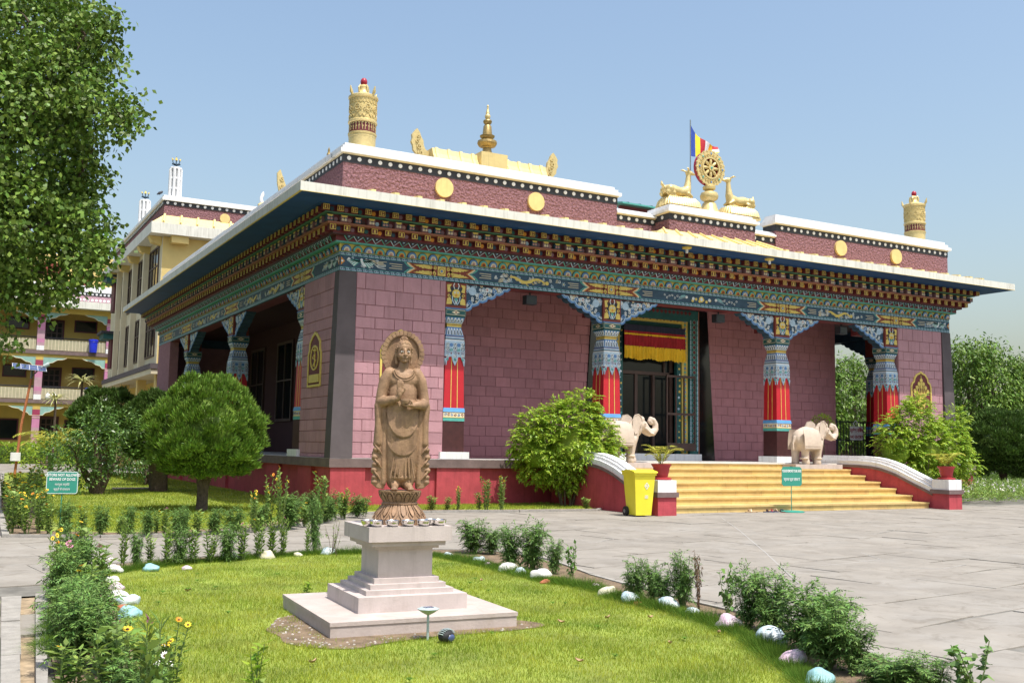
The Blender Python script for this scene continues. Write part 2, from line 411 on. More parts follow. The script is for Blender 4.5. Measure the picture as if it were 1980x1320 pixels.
sheet('ground', [(-600, -200), (700, -200), (700, 900), (-600, 900)], -.045, 'far_ground')
sheet('plaza_bedding', [(-40, -12.35), (60, -12.35), (60, 60), (19.8, 60), (19.8, 30), (-40, 30)], -.012, 'mortar')
sheet('plaza_bedding', [(-40, -40), (-8.6, -40), (-7.56, -12.35), (-40, -12.35)], -.0121, 'mortar')
sheet('plaza_bedding', [(-7.9, -21.5), (-7.9, -40), (60, -40), (60, -12.35), (-7.18, -12.35)], -.0119, 'mortar')
bed1 = [(-6.50, -11.25), (-6.2, -10.85), (-5.5, -10.4), (-4.6, -10.1), (-3.7, -9.9), (-2.9, -10.05), (-2.2, -10.6), (-2.0, -11.5),
        (-1.98, -13.2), (-2.05, -15.0), (-2.15, -16.2), (-2.5, -17.2), (-3.05, -18.2), (-3.8, -19.2), (-5.5, -20.5), (-7.3, -20.5), (-7.05, -18), (-6.88, -16), (-6.70, -13.8), (-6.58, -12.2)]
soil1 = [(-6.98, -11.5), (-6.75, -10.5), (-5.8, -9.95), (-4.6, -9.7), (-3.7, -9.5), (-2.6, -9.6), (-1.3, -10.2), (-1.05, -11.5),
         (-1.45, -13.1), (-1.72, -15.2), (-1.75, -16.2), (-1.95, -17.4), (-2.5, -18.6), (-3.2, -19.9), (-5.2, -21.5), (-7.6, -21.5), (-7.42, -16.2), (-7.12, -12.4)]
o = sheet('flower_bed_soil', smoothp(ccw(soil1), 1), .012, 'soil', drop=.05)
o = sheet('lawn', smoothp(ccw(bed1), 2), .022, 'turf', drop=.03)
bed2 = [(-7.12, -6.0), (-5.9, -6.45), (-4.5, -6.45), (-3.3, -5.8), (-2.0, -4.6), (-1.0, -2.95), (.6, -2.35), (2.3, -2.4), (3.5, -2.7), (5.6, -2.75), (6.2, -2.0), (6.2, .3), (-.1, .3), (-.1, 26), (-4.2, 26), (-5.6, 26), (-6.9, 1.0)]
sheet('back_lawn', ccw(bed2), .022, 'turf', drop=.06)
soil2 = smoothp(offset(ccw([(-7.12, -6.0), (-5.9, -6.45), (-4.5, -6.45), (-3.3, -5.8), (-2.0, -4.6), (-1.0, -2.95), (.6, -2.35), (2.3, -2.4), (3.5, -2.7), (5.6, -2.75), (6.2, -2.3), (3.0, -2.0), (1.5, -1.6), (-.3, -2.1), (-2.3, -4.0), (-4.0, -5.6), (-5.5, -5.9), (-6.6, -5.2), (-6.2, 1.0), (-6.0, 5), (-6.85, 5)]), -.03), 0)
mb = MB().use('soil'); mb.add([(x, y, .026) for x, y in soil2], [tuple(range(len(soil2)))]); o = mb.build('flower_bed_soil'); o['kind'] = 'structure'
# bare earth round the pedestal
pa = [(-5.62, -15.9), (-5.9, -15.7), (-5.95, -15.3), (-5.75, -14.6), (-5.6, -14.1), (-5.4, -13.95), (-5.3, -15.3), (-4.3, -15.4), (-3.85, -15.0), (-3.72, -15.3), (-3.62, -15.8), (-3.8, -16.08), (-4.3, -16.12), (-4.8, -16.02), (-5.2, -16.18), (-5.5, -16.15)]
dirt = smoothp(ccw([(-5.48, -16.2), (-5.25, -16.08), (-5.0, -16.02), (-4.75, -15.96), (-4.4, -15.98), (-4.0, -15.98), (-3.72, -15.93), (-3.68, -15.75), (-3.85, -15.5), (-3.9, -15.0), (-4.1, -14.4), (-5.0, -14.4), (-5.45, -14.6), (-5.62, -14.75), (-5.70, -15.0), (-5.84, -15.2), (-5.78, -15.5), (-5.86, -15.75), (-5.72, -16.0)]), 2)
mb = MB().use('soil'); mb.add([(x, y, .027) for x, y in dirt], [tuple(range(len(dirt)))]); o = mb.build('bare_earth'); o['kind'] = 'structure'
# kerbs: short concrete pieces
def kerb(name, P, w, h, z0=0.0, step=1.1, m='kerb_concrete', label=None):
    k = thing(name, label, 'kerb', (P[0][0], P[0][1], 0)); loc = Vector((P[0][0], P[0][1]))
    for i in range(len(P)-1):
        a = Vector(P[i]); b = Vector(P[i+1]); L = (b-a).length; n = max(1, round(L/step)); d = (b-a).normalized(); nn = Vector((-d.y, d.x))
        for j in range(n):
            s0 = a+d*(L*j/n+.004); s1 = a+d*(L*(j+1)/n-.004); hh = h+rng.uniform(-.006, .006); off = nn*rng.uniform(-.006, .006)
            q = [s0-nn*w/2+off-loc, s1-nn*w/2+off-loc, s1+nn*w/2+off-loc, s0+nn*w/2+off-loc]
            mb = MB().use(m); mb.prism([tuple(v) for v in q], lambda u, v, ww: (u, v, ww), z0-.03, z0+hh)
            mb.build('kerb_stone', k)
    return k
s1 = [(-7.27, -12.3), (-7.24, -11.2), (-7.0, -10.38), (-5.8, -9.92), (-4.6, -9.67), (-3.7, -9.47), (-2.6, -9.55), (-1.28, -10.15), (-1.02, -11.5), (-1.42, -13.1), (-1.69, -15.2), (-1.72, -16.2), (-1.92, -17.4), (-2.45, -18.6), (-3.1, -19.9)]
kerb('garden_kerb', s1[2:], .06, .028, label='low pale kerb round the front lawn bed beside the plaza')
kerb('garden_kerb', [(-7.12, -6.02), (-5.9, -6.5), (-4.5, -6.5), (-3.27, -5.84), (-1.97, -4.63), (-.98, -2.98), (.6, -2.39), (2.3, -2.44), (3.5, -2.74), (5.6, -2.8), (6.25, -2.1)], .09, .05, label='pale kerb in front of the tree lawn and the temple wall')
kerb('garden_kerb', [(-7.16, -6.0), (-6.95, 1.0), (-5.66, 26)], .1, .06, step=2, label='long straight kerb on the far left edge of the tree lawn')
# drain: channel with broken concrete lips
dr = thing('drain', 'narrow open concrete drain with brown silt beside the left path', 'drain', (-7.38, -12.3, 0))
def dl(y, k): return [-7.15, -7.25, -7.262, -7.37, -7.53][k] + (y+12.7)*[.083, .073, .073, .063, .048][k]
def mkl(y0, y1, a, b, z0, z1, m, nm, seg=1):
    for i in range(seg):
        ya = y0+(y1-y0)*i/seg; yb = y0+(y1-y0)*(i+1)/seg+.012; j = rng.uniform(-.006, .006)
        mb = MB().use(m); mb.prism([(dl(ya, a)+7.38+j, ya+12.3), (dl(yb, a)+7.38-j, yb+12.3), (dl(yb, b)+7.38, yb+12.3), (dl(ya, b)+7.38, ya+12.3)], lambda u, v, w: (u, v, w), z0, z1+j*.8)
        mb.build(nm, dr)
mkl(-12.5, -21, 0, 1, -.06, .03, 'kerb_concrete', 'lip', 8)
mkl(-12.5, -21, 3, 4, -.06, .012, 'kerb_concrete', 'lip', 6)
mkl(-12.3, -21, 1, 3, -.07, -.03, 'drain_mud', 'silt', 1)
# paving slabs
zone = lambda x, y: (x > -40)
def paving():
    global PAR
    par = PAR = bpy.data.objects.new('paving', None); C.objects.link(par); par['kind'] = 'structure'
    ca, sa = math.cos(R(9)), math.sin(R(9)); W_, D_ = 1.28, .92
    ni, nj = 44, 44; P = {}
    for j in range(nj+1):
        for i in range(ni+1):
            u = (i-11+(.5 if j % 2 else 0))*W_*1.0+rng.uniform(-.2, .2); v = (j-2)*D_+rng.uniform(-.07, .07)
            P[i, j] = (u, v)
    cells = []
    for j in range(nj):
        for i in range(ni):
            # brick-like: lower edge uses row j points, upper edge row j+1; vertical joints offset
            a = P[i, j]; b = P[i+1, j]
            vy = [(P[i, j+1][1]+P[max(i-1, 0), j+1][1])/2, (P[i+1, j+1][1]+P[i, j+1][1])/2]
            c = (b[0]+rng.uniform(-.03, .03), vy[1]); d = (a[0]+rng.uniform(-.03, .03), vy[0])
            cells.append([a, b, c, d])
    k = 0; far = MB().use('paving'); picks = []
    IB1 = np.array(offset(soil1, -.02)); IB2 = np.array(offset(bed2, -.03))
    for q in cells:
        w = [(-8+ca*u-sa*v, -22+sa*u+ca*v) for u, v in q]
        cx = sum(p[0] for p in w)/4; cy = sum(p[1] for p in w)/4
        xs = np.array([p[0] for p in w]+[cx]); ys = np.array([p[1] for p in w]+[cy])
        if inpoly(IB1, xs, ys).all() or inpoly(IB2, xs, ys).all(): continue
        if cx > 6.8 and cx < 15.7 and cy > -3.6: continue
        if cy > -.5 and -0.1 < cx < 22.2: continue
        if cx > 18.0 and cy > -3.4+(18-cx)*.35: continue
        if any(-7.75 < p[0] < -6.9 and p[1] < -12.2 for p in w) or (cx < -7.3 and cy < -12.2): continue
        vv = vis((cx, cy, 0), 160, 160)
        if vv is None: continue
        picks.append((vv[2], w))
    picks.sort(key=lambda t: t[0])
    for n_, (z, w) in enumerate(picks):
        g = .009; c = (sum(p[0] for p in w)/4, sum(p[1] for p in w)/4)
        q = [(p[0]+(c[0]-p[0])*g*1.6, p[1]+(c[1]-p[1])*g*1.6) for p in w]
        if n_ < 290:
            mb = MB().use('paving'); h = rng.uniform(-.005, .004)
            q = [(x-c[0], y-c[1]) for x, y in q]; q2 = [(x*.992, y*.992) for x, y in q]
            mb.add([(x, y, -.03) for x, y in q]+[(x, y, h-.003+rng.uniform(-.001, .001)) for x, y in q]+[(x, y, h) for x, y in q2],
                   [(0, 1, 5, 4), (1, 2, 6, 5), (2, 3, 7, 6), (3, 0, 4, 7), (4, 5, 9, 8), (5, 6, 10, 9), (6, 7, 11, 10), (7, 4, 8, 11), (8, 9, 10, 11)])
            o = mb.build('paving_stone', par); o.location = (c[0], c[1], 0)
        else:
            far.prism(q, lambda u, v, ww: (u, v, ww), -.03, rng.uniform(-.003, .001))
    if far.v: o = far.build('paving_stones', par); o['kind'] = 'stuff'
paving()
for i in range(7):
    y0 = -12.45-i*1.2; xr0 = dl(y0, 4)-.006; xr1 = dl(y0-1.19, 4)-.006
    for j in range(2):
        a0 = -9.6 if j else -8.55; w_ = [(a0+.004 if not j else -9.6, y0-1.19), ((xr1 if not j else -8.56), y0-1.19), ((xr0 if not j else -8.56), y0), (a0+.004 if not j else -9.6, y0)]
        MB().use('paving').prism(w_, lambda u, v, ww: (u, v, ww), -.03, rng.uniform(-.003, .001)).build('paving_stone', PAR)
# pale mortar repairs between the slabs
def streak(P, w):
    mb = MB().use('mortar_pale'); mb.ribbon([(x, y) for x, y in P], w, lambda u, v, h: (u, v, h), -.001, .0032); return mb
PLine = streak([(7.1, -5.48), (4.97, -8.46), (2.49, -11.8), (.37, -14.6)], .018).build('mortar_line'); PLine['kind'] = 'structure'
for P_ in ([(3.9, -12.3), (3.4, -13.1), (2.5, -13.3), (1.6, -13.4)], [(4.0, -14.0), (3.3, -14.2), (2.7, -13.9)], [(8.5, -9.2), (6.9, -9.9), (5.9, -9.7)], [(10, -7.4), (8.2, -8.0)], [(1.9, -9.0), (1.0, -9.6), (.1, -9.4)]):
    o = streak(P_, .014).build('mortar_line'); o['kind'] = 'structure'
sheet('road', [(-30, 26.3), (10, 26.3), (10, 46), (-30, 46)], -.006, 'paving')
# ---------------------------------------------------------------- grass
def blades(name, P, N, h, w, m, z=.02, holes=(), dens=None, lean=.5, kind='stuff', label=None, cat=None, parent=None):
    P = np.asarray(P); x0, y0 = P.min(0); x1, y1 = P.max(0)
    X = nr.uniform(x0, x1, N*3); Y = nr.uniform(y0, y1, N*3)
    ok = inpoly(P, X, Y)
    for H in holes: ok &= ~inpoly(H, X, Y)
    if dens is not None: ok &= nr.uniform(0, 1, len(X)) < dens(X, Y)
    X = X[ok][:N]; Y = Y[ok][:N]; n = len(X)
    pn = .5+.5*np.sin(X*3.1+1.3*np.sin(Y*2.3))*np.sin(Y*2.7+1.1*np.sin(X*1.9)); 
    hh = h*nr.uniform(.5, 1.25, n)*(.75+.5*pn); a = nr.uniform(0, 2*PI, n); ln = hh*lean*nr.uniform(.3, 1.5, n); b = nr.uniform(0, 2*PI, n)
    ww = w*nr.uniform(.7, 1.3, n)
    V = np.empty((n, 3, 3)); dx = np.cos(a)*ww/2; dy = np.sin(a)*ww/2
    V[:, 0] = np.stack([X-dx, Y-dy, np.full(n, z-.004)], 1); V[:, 1] = np.stack([X+dx, Y+dy, np.full(n, z-.004)], 1)
    V[:, 2] = np.stack([X+np.cos(b)*ln, Y+np.sin(b)*ln, z+hh], 1)
    o = npmesh(name, V.reshape(-1, 3), np.arange(3*n).reshape(-1, 3), m, parent)
    if kind: o['kind'] = kind
    if label: o['label'] = label; o['category'] = cat
    return o
ped = [(-5.53, -15.80), (-3.96, -15.88), (-3.82, -14.2), (-5.38, -14.2)]
near1 = [p for p in bed1]
def dn(X, Y): # thin the grass on the far part a little less
    return np.clip(.35+.65*((-9-Y)/8), .35, 1)
dhole = np.array([(-4.68+(x+4.68)*1.0, y) for x, y in dirt])
def dfade(X, Y):
    return dn(X, Y)
blades('lawn_grass', smoothp(ccw(bed1), 2), 230000, .032, .0045, 'grass', holes=[ped, dhole], dens=dfade, label='short bright green lawn grass round the statue pedestal', cat='grass')
blades('sparse_grass', smoothp(offset(dirt, .05), 0), 9000, .03, .004, 'grass', z=.026, holes=[ped], dens=lambda X, Y: np.clip(np.sin(X*9)*np.sin(Y*8+1), 0, 1)*.9+.02, label='sparse grass on the bare earth by the pedestal', cat='grass')
def tufts(P, name, label, n_per=330, spacing=.045, h=.115, spread=.06, z=.02):
    V = []; acc = []
    P = [Vector(p) for p in P]
    pts = []
    for i in range(len(P)-1):
        L = (P[i+1]-P[i]).length; k = int(L/spacing)+1
        for j in range(k): pts.append(P[i].lerp(P[i+1], j/k))
    pts = np.array([(p.x, p.y) for p in pts]); reps = nr.integers(int(n_per*.3), n_per, len(pts)); idx = np.repeat(np.arange(len(pts)), reps); n = len(idx)
    sc = .55+.75*np.abs(np.sin(np.arange(len(pts))*.37)*np.cos(np.arange(len(pts))*.11+1)); s = sc[idx]
    X = pts[idx, 0]+nr.normal(0, spread, n)*s; Y = pts[idx, 1]+nr.normal(0, spread, n)*s
    dx = X-pts[idx, 0]; dy = Y-pts[idx, 1]
    hh = h*s*nr.uniform(.4, 1.15, n)*np.exp(-(dx**2+dy**2)/(2*(spread*1.6)**2)); w = .0042; a = nr.uniform(0, 2*PI, n)
    T = np.empty((n, 3, 3)); T[:, 0] = np.stack([X-np.cos(a)*w/2, Y-np.sin(a)*w/2, np.full(n, z)], 1); T[:, 1] = np.stack([X+np.cos(a)*w/2, Y+np.sin(a)*w/2, np.full(n, z)], 1)
    T[:, 2] = np.stack([X+dx*.8+nr.normal(0, .012, n), Y+dy*.8+nr.normal(0, .012, n), z+hh], 1)
    o = npmesh(name, T.reshape(-1, 3), np.arange(3*n).reshape(-1, 3), 'grass_thick'); o['kind'] = 'stuff'; o['label'] = label; o['category'] = 'grass'
bb = smoothp(ccw(bed1), 1)
e1 = [p for p in bed1]
tufts([(-6.45, -11.2), (-6.15, -10.9), (-5.5, -10.5), (-4.6, -10.2), (-3.7, -10.0), (-2.95, -10.15)], 'edge_grass', 'longer grass tufts along the back edge of the lawn')
tufts([(-2.35, -10.7), (-2.2, -11.5), (-2.25, -12.6), (-2.3, -13.5), (-2.1, -14.1), (-2.3, -14.9), (-2.3, -15.8), (-2.35, -16.4), (-2.65, -17.2), (-3.0, -17.9), (-3.5, -18.7)], 'edge_grass', 'thick grass tufts along the right edge of the lawn')
tufts([(-7.22, -13.6), (-7.3, -14.6), (-7.38, -15.6)], 'edge_grass', 'grass tufts beside the drain', spacing=.08, spread=.045, h=.07)
g2 = [(-6.3, -5.4), (-5.0, -5.8), (-3.8, -5.3), (-2.2, -3.9), (-.8, -2.2), (.6, -1.7), (3.0, -2.0), (6.1, -2.3), (6.1, 0), (-.1, 0), (-.1, 26), (-5.5, 26), (-6.2, 1.0)]
blades('back_lawn_grass', ccw(g2), 110000, .045, .012, 'grass', z=.03, dens=lambda X, Y: np.where(Y < 1, 1, .45), label='green lawn grass under the clipped trees', cat='grass')
# pebbles on the bare earth
n = 260; X = nr.uniform(-5.9, -3.6, n*4); Y = nr.uniform(-16.25, -14.3, n*4); ok = inpoly(dirt, X, Y) & ~inpoly(ped, X, Y) & (nr.uniform(0, 1, n*4) < np.where((X < -5.3) | (Y < -15.9), .9, .1)); X = X[ok][:n]; Y = Y[ok][:n]
mb = MB().use('pebble')
for x, y in zip(X, Y):
    s = rng.uniform(.004, .014); mb.ball((x, y, .028), (s, s*rng.uniform(.6, 1), s*.6), 5, 3)
o = mb.build('pebbles'); tagp(o, 'small pebbles and chips on bare earth beside the pedestal', 'pebbles', kind='stuff')
# small weeds breaking up the lawn
WD = MB()
for i in range(40):
    x = rng.uniform(-6.4, -2.6); y = rng.uniform(-18, -10.8)
    if not inpoly(np.array(bed1), np.array([x]), np.array([y]))[0] or inpoly(np.array(dirt), np.array([x]), np.array([y]))[0]: continue
    WD.use('grass_thick')
    for k in range(7):
        a = k*.9+rng.uniform(-.2, .2); l_ = rng.uniform(.025, .05); ca, sa = math.cos(a), math.sin(a)
        WD.add([(x, y, .035), (x+ca*l_*.5-sa*.008, y+sa*l_*.5+ca*.008, .055), (x+ca*l_, y+sa*l_, .047), (x+ca*l_*.5+sa*.008, y+sa*l_*.5-ca*.008, .055)], [(0, 1, 2, 3)])
o = WD.build('lawn_weeds'); tagp(o, 'tiny weed rosettes scattered through the lawn', 'weeds', kind='stuff')
# painted stones
STONES=[(-6.399,-11.107,0.158,'white'),(-6.535,-11.965,0.126,'white'),(-6.585,-12.548,0.139,'pink'),(-6.660,-13.263,0.176,'white'),(-6.609,-13.481,0.164,'blue'),(-6.700,-14.184,0.161,'cyan'),(-6.691,-13.816,0.114,'brick'),(-6.721,-15.682,0.078,'white'),(-6.834,-16.309,0.111,'white'),(-5.966,-11.076,0.156,'cyan'),(-5.567,-11.077,0.094,'pink'),(-4.851,-10.205,0.167,'white'),(-4.418,-10.241,0.176,'cream'),(-3.985,-10.141,0.100,'cream'),(-3.557,-10.027,0.157,'blue'),(-2.150,-10.953,0.122,'blue'),(-2.103,-11.297,0.106,'brick'),(-2.073,-11.683,0.155,'blue'),(-2.154,-12.066,0.088,'pink'),(-2.188,-12.604,0.187,'white'),(-2.187,-12.916,0.118,'blue'),(-2.190,-13.355,0.188,'white'),(-2.316,-13.672,0.099,'brick'),(-2.020,-14.224,0.091,'pink'),(-2.210,-14.702,0.163,'cream'),(-2.268,-15.151,0.156,'blue'),(-2.296,-15.311,0.077,'brick'),(-2.103,-15.526,0.162,'blue'),(-2.162,-15.944,0.114,'blue'),(-2.338,-16.626,0.177,'pink'),(-2.308,-16.690,0.084,'brick'),(-2.467,-17.244,0.196,'blue'),(-2.896,-17.916,0.169,'pink'),(-3.192,-18.443,0.160,'cyan')]
SL = ['chalk white painted stone, farthest back at the left corner of the lawn', 'small white painted stone second from the back on the left edge', 'lilac and white painted stone on the left edge of the lawn', 'large white painted stone touching the pale blue one, left edge', 'pale blue painted stone leaning on the large white one, left edge', 'cyan and white flat stone nearest the camera in the left row', 'bare red brick lump between blue and cyan stones, left edge', 'white stone half hidden behind tall zinnia leaves at lower left', 'lowest white stone behind the zinnia stalk at lower left',
 'turquoise painted stone at the back left of the lawn', 'small pink stone buried in the back edge grass', 'white and brick coloured stone on the back edge of the lawn', 'cream painted stone in the middle of the back edge', 'small cream stone right of the bigger cream one, back edge', 'pale blue and white stone at the back near the pedestal', 'pale blue stone just right of the pedestal cap', 'small bare brick piece right of the pedestal beside the blue stone', 'blue and white stone second to the right of the pedestal', 'tiny pink stone between two pale stones right of pedestal', 'long white stone right of the pedestal in front of marigold', 'small pale blue stone between two white stones, right row', 'white stone with brick under it beside the kerb, right row', 'brick lump under the white stone in the right row', 'small pink stone in the grass at the bend of the right row', 'cream yellow stone at the bend of the right row', 'round white and blue stone before the first right marigolds', 'brick piece beside the round white and blue stone', 'blue painted stone in front of the dry brown plant', 'small blue white stone right of the dry brown plant', 'white stone with purple end in the right row', 'brick piece under the purple ended stone', 'long flat white stone with cyan tip in the right row', 'white and purple stone second from the bottom, right row', 'cyan stone at the bottom edge of the picture, right row']
def stone(x, y, w, c, label):
    w *= 1.22; x += .05 if x < -6.3 else (-.05 if x > -3.2 else 0); y -= .05 if -11.1 < y < -10 and -6 < x < -3.3 else 0
    seed = rng.random()*100; mb = MB().use('brick_red' if c == 'brick' else 'boulder_'+c); mb.sm = 50; mb.ball((0, 0, 0), 1, 18, 12); vs = []
    ax = rng.uniform(.7, .9); az = rng.uniform(.6, .74)
    if c == 'brick': ax, az = .6, .5
    from mathutils import noise
    for v in mb.v:
        V_ = Vector(v); k = 1+.34*noise.noise(V_*1.2+Vector((seed, 0, 0)))+.13*noise.noise(V_*3+Vector((0, seed, 0)))
        vs.append((V_.x*k*w*.5, V_.y*k*w*.5*ax, V_.z*k*w*.5*az))
    mb.v = vs; o = mb.build('edging_stone'); o.location = (x, y+.03, .02+w*.5*az*.42); o.rotation_euler = (rng.uniform(-.25, .25), rng.uniform(-.25, .25), R(-29)+rng.uniform(-.6, .6))
    tagp(o, label, 'stone', 'painted edging stones round the lawn')
for s_, l_ in zip(STONES, SL): stone(*s_, l_)
o = MB().use('brick_red').box(-.06, -.025, -.03, .06, .025, .03).build('brick'); o.location = (-7.16, -15.72, .06); o.rotation_euler = (.3, -.3, .9); tagp(o, 'red brick fragment tilted among plants beside the drain', 'brick')
# ---------------------------------------------------------------- the temple
LX, LY = 22.03, 23.3
T = thing('temple', 'maroon temple with painted cornice, red pillars, gold roof ornaments and yellow steps', 'temple')
frF = lambda u, v, w: (u, -w, v)          # front face
frL = lambda u, v, w: (-w, u, v)          # left face
def part(nm, mb, par=None, smooth=None, kind=None, label=None):
    o = mb.build(nm, par or T, smooth)
    if kind: o['kind'] = kind
    if label: o['label'] = label
    return o
# plinth
pl = part('plinth', MB().use('plinth_red').box(0, .0, -.03, LX, LY, .93))
for a, b in [(0, .78), (2.66, 3.86), (18.1, 19.4), (21.2, LX)]: part('plinth_pier', MB().use('plinth_red').box(a, -.09, -.03, b, .001, .94))
for a, b in [(-.09, .78), (1.35, 2.4), (4.1, 5.3), (9.9, 11.1), (17, 18.1)]: part('plinth_pier', MB().use('plinth_red').box(-.09, a, -.03, -.0001, b, .941))
part('sill', MB().use('plum_sill').box(-.13, -.13, .935, LX+.13, LY+.1, 1.142))
mb = MB().use('floor_marble').box(-.11, -.11, 1.142, LX+.11, LY, 1.152)
part('floor', mb)
part('roof_core', MB().use('ceiling_dark').box(.3, .3, 5.98, LX-.3, LY-.3, 6.08))
# inner hall
hall = part('hall_wall', MB().use('block_joint').box(3.07, 2.32, 1.15, 8.6, 2.7, 5.98).box(13.25, 2.32, 1.15, 18.98, 2.7, 5.98).box(8.5, 2.32, 5.86, 13.4, 2.7, 5.98)
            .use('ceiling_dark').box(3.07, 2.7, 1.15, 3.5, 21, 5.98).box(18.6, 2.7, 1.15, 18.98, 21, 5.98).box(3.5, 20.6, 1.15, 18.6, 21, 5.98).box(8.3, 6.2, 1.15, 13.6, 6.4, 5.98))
def courses(par, fr, u0, u1, v0, v1, rows, bw, m, w0, w1, gap=.010, skip=None, limit=[0], left=False, slant=None):
    cache = {}
    stuff = MB().use(m); v = v1; j = 0
    while v > v0+.02:
        h = rows[min(j, len(rows)-1)]; vb = max(v0, v-h)
        off = (0 if j % 2 else .5)*bw*rng.uniform(.8, 1.0); u = u0
        cuts = [u0]; x = u0+(off if off > .1 else bw)
        while x < u1-.09: cuts.append(x); x += bw*rng.uniform(.93, 1.07)
        cuts.append(u1)
        for a, b in zip(cuts, cuts[1:]):
            if skip and skip((a+b)/2, (v+vb)/2): continue
            if slant: a = max(a, slant(vb)[0]); b = min(b, slant(vb)[1])
            if b-a < .05: continue
            a_, b_, c_, d_ = a+gap/2, b-gap/2, vb+gap/2, v-gap/2; e = .005; w = w1+rng.uniform(-.003, .003)
            mm = stuff if limit[0] >= 300 else MB().use(m)
            mm.add([fr(a_, c_, w0), fr(b_, c_, w0), fr(b_, d_, w0), fr(a_, d_, w0), fr(a_+e, c_+e, w), fr(b_-e, c_+e, w), fr(b_-e, d_-e, w), fr(a_+e, d_-e, w)],
                   [(4, 5, 6, 7), (0, 1, 5, 4), (1, 2, 6, 5), (2, 3, 7, 6), (3, 0, 4, 7)])
            if mm is not stuff: mm.build('block', par); limit[0] += 1
        v = vb; j += 1
    if stuff.v: o = stuff.build('blocks', par); o['kind'] = 'stuff'
LIM = [0]; ROWS = [.40, .38, .30]+[.275]*30
# corner piers (L-shaped)
pf = part('pier_wall', MB().use('block_joint').box(.001, .001, 1.152, 2.83, .35, 5.63).box(.001, .35, 1.152, .35, 2.63, 5.63))
courses(pf, frF, .44, 2.82, 1.153, 5.63, ROWS, .50, 'pink_block', -.002, .018, limit=LIM)
courses(pf, frL, .30, 2.62, 1.153, 5.63, ROWS, .50, 'pink_block', -.002, .018, limit=LIM)
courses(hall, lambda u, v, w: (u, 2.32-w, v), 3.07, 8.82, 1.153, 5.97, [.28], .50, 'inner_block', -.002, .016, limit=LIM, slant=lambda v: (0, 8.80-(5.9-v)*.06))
pr = part('pier_wall', MB().use('block_joint').box(19.42, .001, 1.152, LX-.001, .35, 5.63).box(LX-.35, .35, 1.152, LX-.001, 2.63, 5.63))
courses(pr, frF, 19.43, 21.56, 1.153, 5.63, ROWS, .50, 'pink_block', -.002, .018, limit=[300])
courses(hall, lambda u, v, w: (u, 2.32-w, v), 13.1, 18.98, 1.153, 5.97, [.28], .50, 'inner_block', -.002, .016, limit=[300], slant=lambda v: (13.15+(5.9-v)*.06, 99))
part('pier_wall', MB().use('block_joint').box(.001, LY-2.6, 1.152, .35, LY, 5.63).box(LX-.35, LY-2.6, 1.152, LX, LY, 5.63).box(.35, LY-.35, 1.152, 21.6, LY, 5.63))
# dark corner bands, battered
for x, s in ((0, 1), (LX, -1)):
    mb = MB().use('plum_band'); a = .12; 
    mb.add([(x-s*a, -a, 1.153), (x+s*.43, -a, 1.153), (x+s*.43, .3, 1.153), (x-s*a, .3, 1.153), (x-s*.004, -.022, 5.63), (x+s*.43, -.022, 5.63), (x+s*.43, .3, 5.63), (x-s*.004, .3, 5.63)],
           [(0, 1, 5, 4), (1, 2, 6, 5), (2, 3, 7, 6), (3, 0, 4, 7), (4, 5, 6, 7)])
    part('corner_band', mb)
# beam ring
bm = part('beam', MB().use('navy_paint').box(0, 0, 5.63, LX, .5, 6.1).box(0, .5, 5.63, .5, LY-.5, 6.1).box(LX-.5, .5, 5.63, LX, LY-.5, 6.1).box(0, LY-.5, 5.63, LX, LY, 6.1))
part('beam_soffit', MB().use('maroon_paint').box(.003, .06, 5.615, LX-.003, .47, 5.632).box(.06, .47, 5.615, .47, LY-.5, 5.632))
def spiral(cx, cy, r, turns=1.1, a0=0, d=1, n=9):
    return [(cx+r*(1-.75*i/n)*math.cos(a0+d*2*PI*turns*i/n), cy+r*(1-.75*i/n)*math.sin(a0+d*2*PI*turns*i/n)) for i in range(n+1)]
def circ(cx, cy, r, n=10, a0=0): return [(cx+r*math.cos(a0+2*PI*i/n), cy+r*math.sin(a0+2*PI*i/n)) for i in range(n)]
def keys(fr, L, z0, z1, pitch=.145):
    mb = MB().use('sky_paint'); h = z1-z0; n = int(L/pitch)
    for i in range(n):
        u = (i+.5)*L/n; p = pitch
        mb.ribbon([(u-p*.36, z0+h*.2), (u-p*.36, z0+h*.8), (u+p*.12, z0+h*.8), (u+p*.12, z0+h*.45), (u-p*.12, z0+h*.45)], h*.17, fr, .001, .007)
        mb.ribbon([(u-p*.36, z0+h*.2), (u+p*.36, z0+h*.2), (u+p*.36, z0+h*.62)], h*.17, fr, .001, .006)
    mb.use('teal_paint'); mb.prism([(0, z0), (L, z0), (L, z0+.008), (0, z0+.008)], fr, .0, .005); mb.prism([(0, z1-.008), (L, z1-.008), (L, z1), (0, z1)], fr, .0, .005)
    return mb
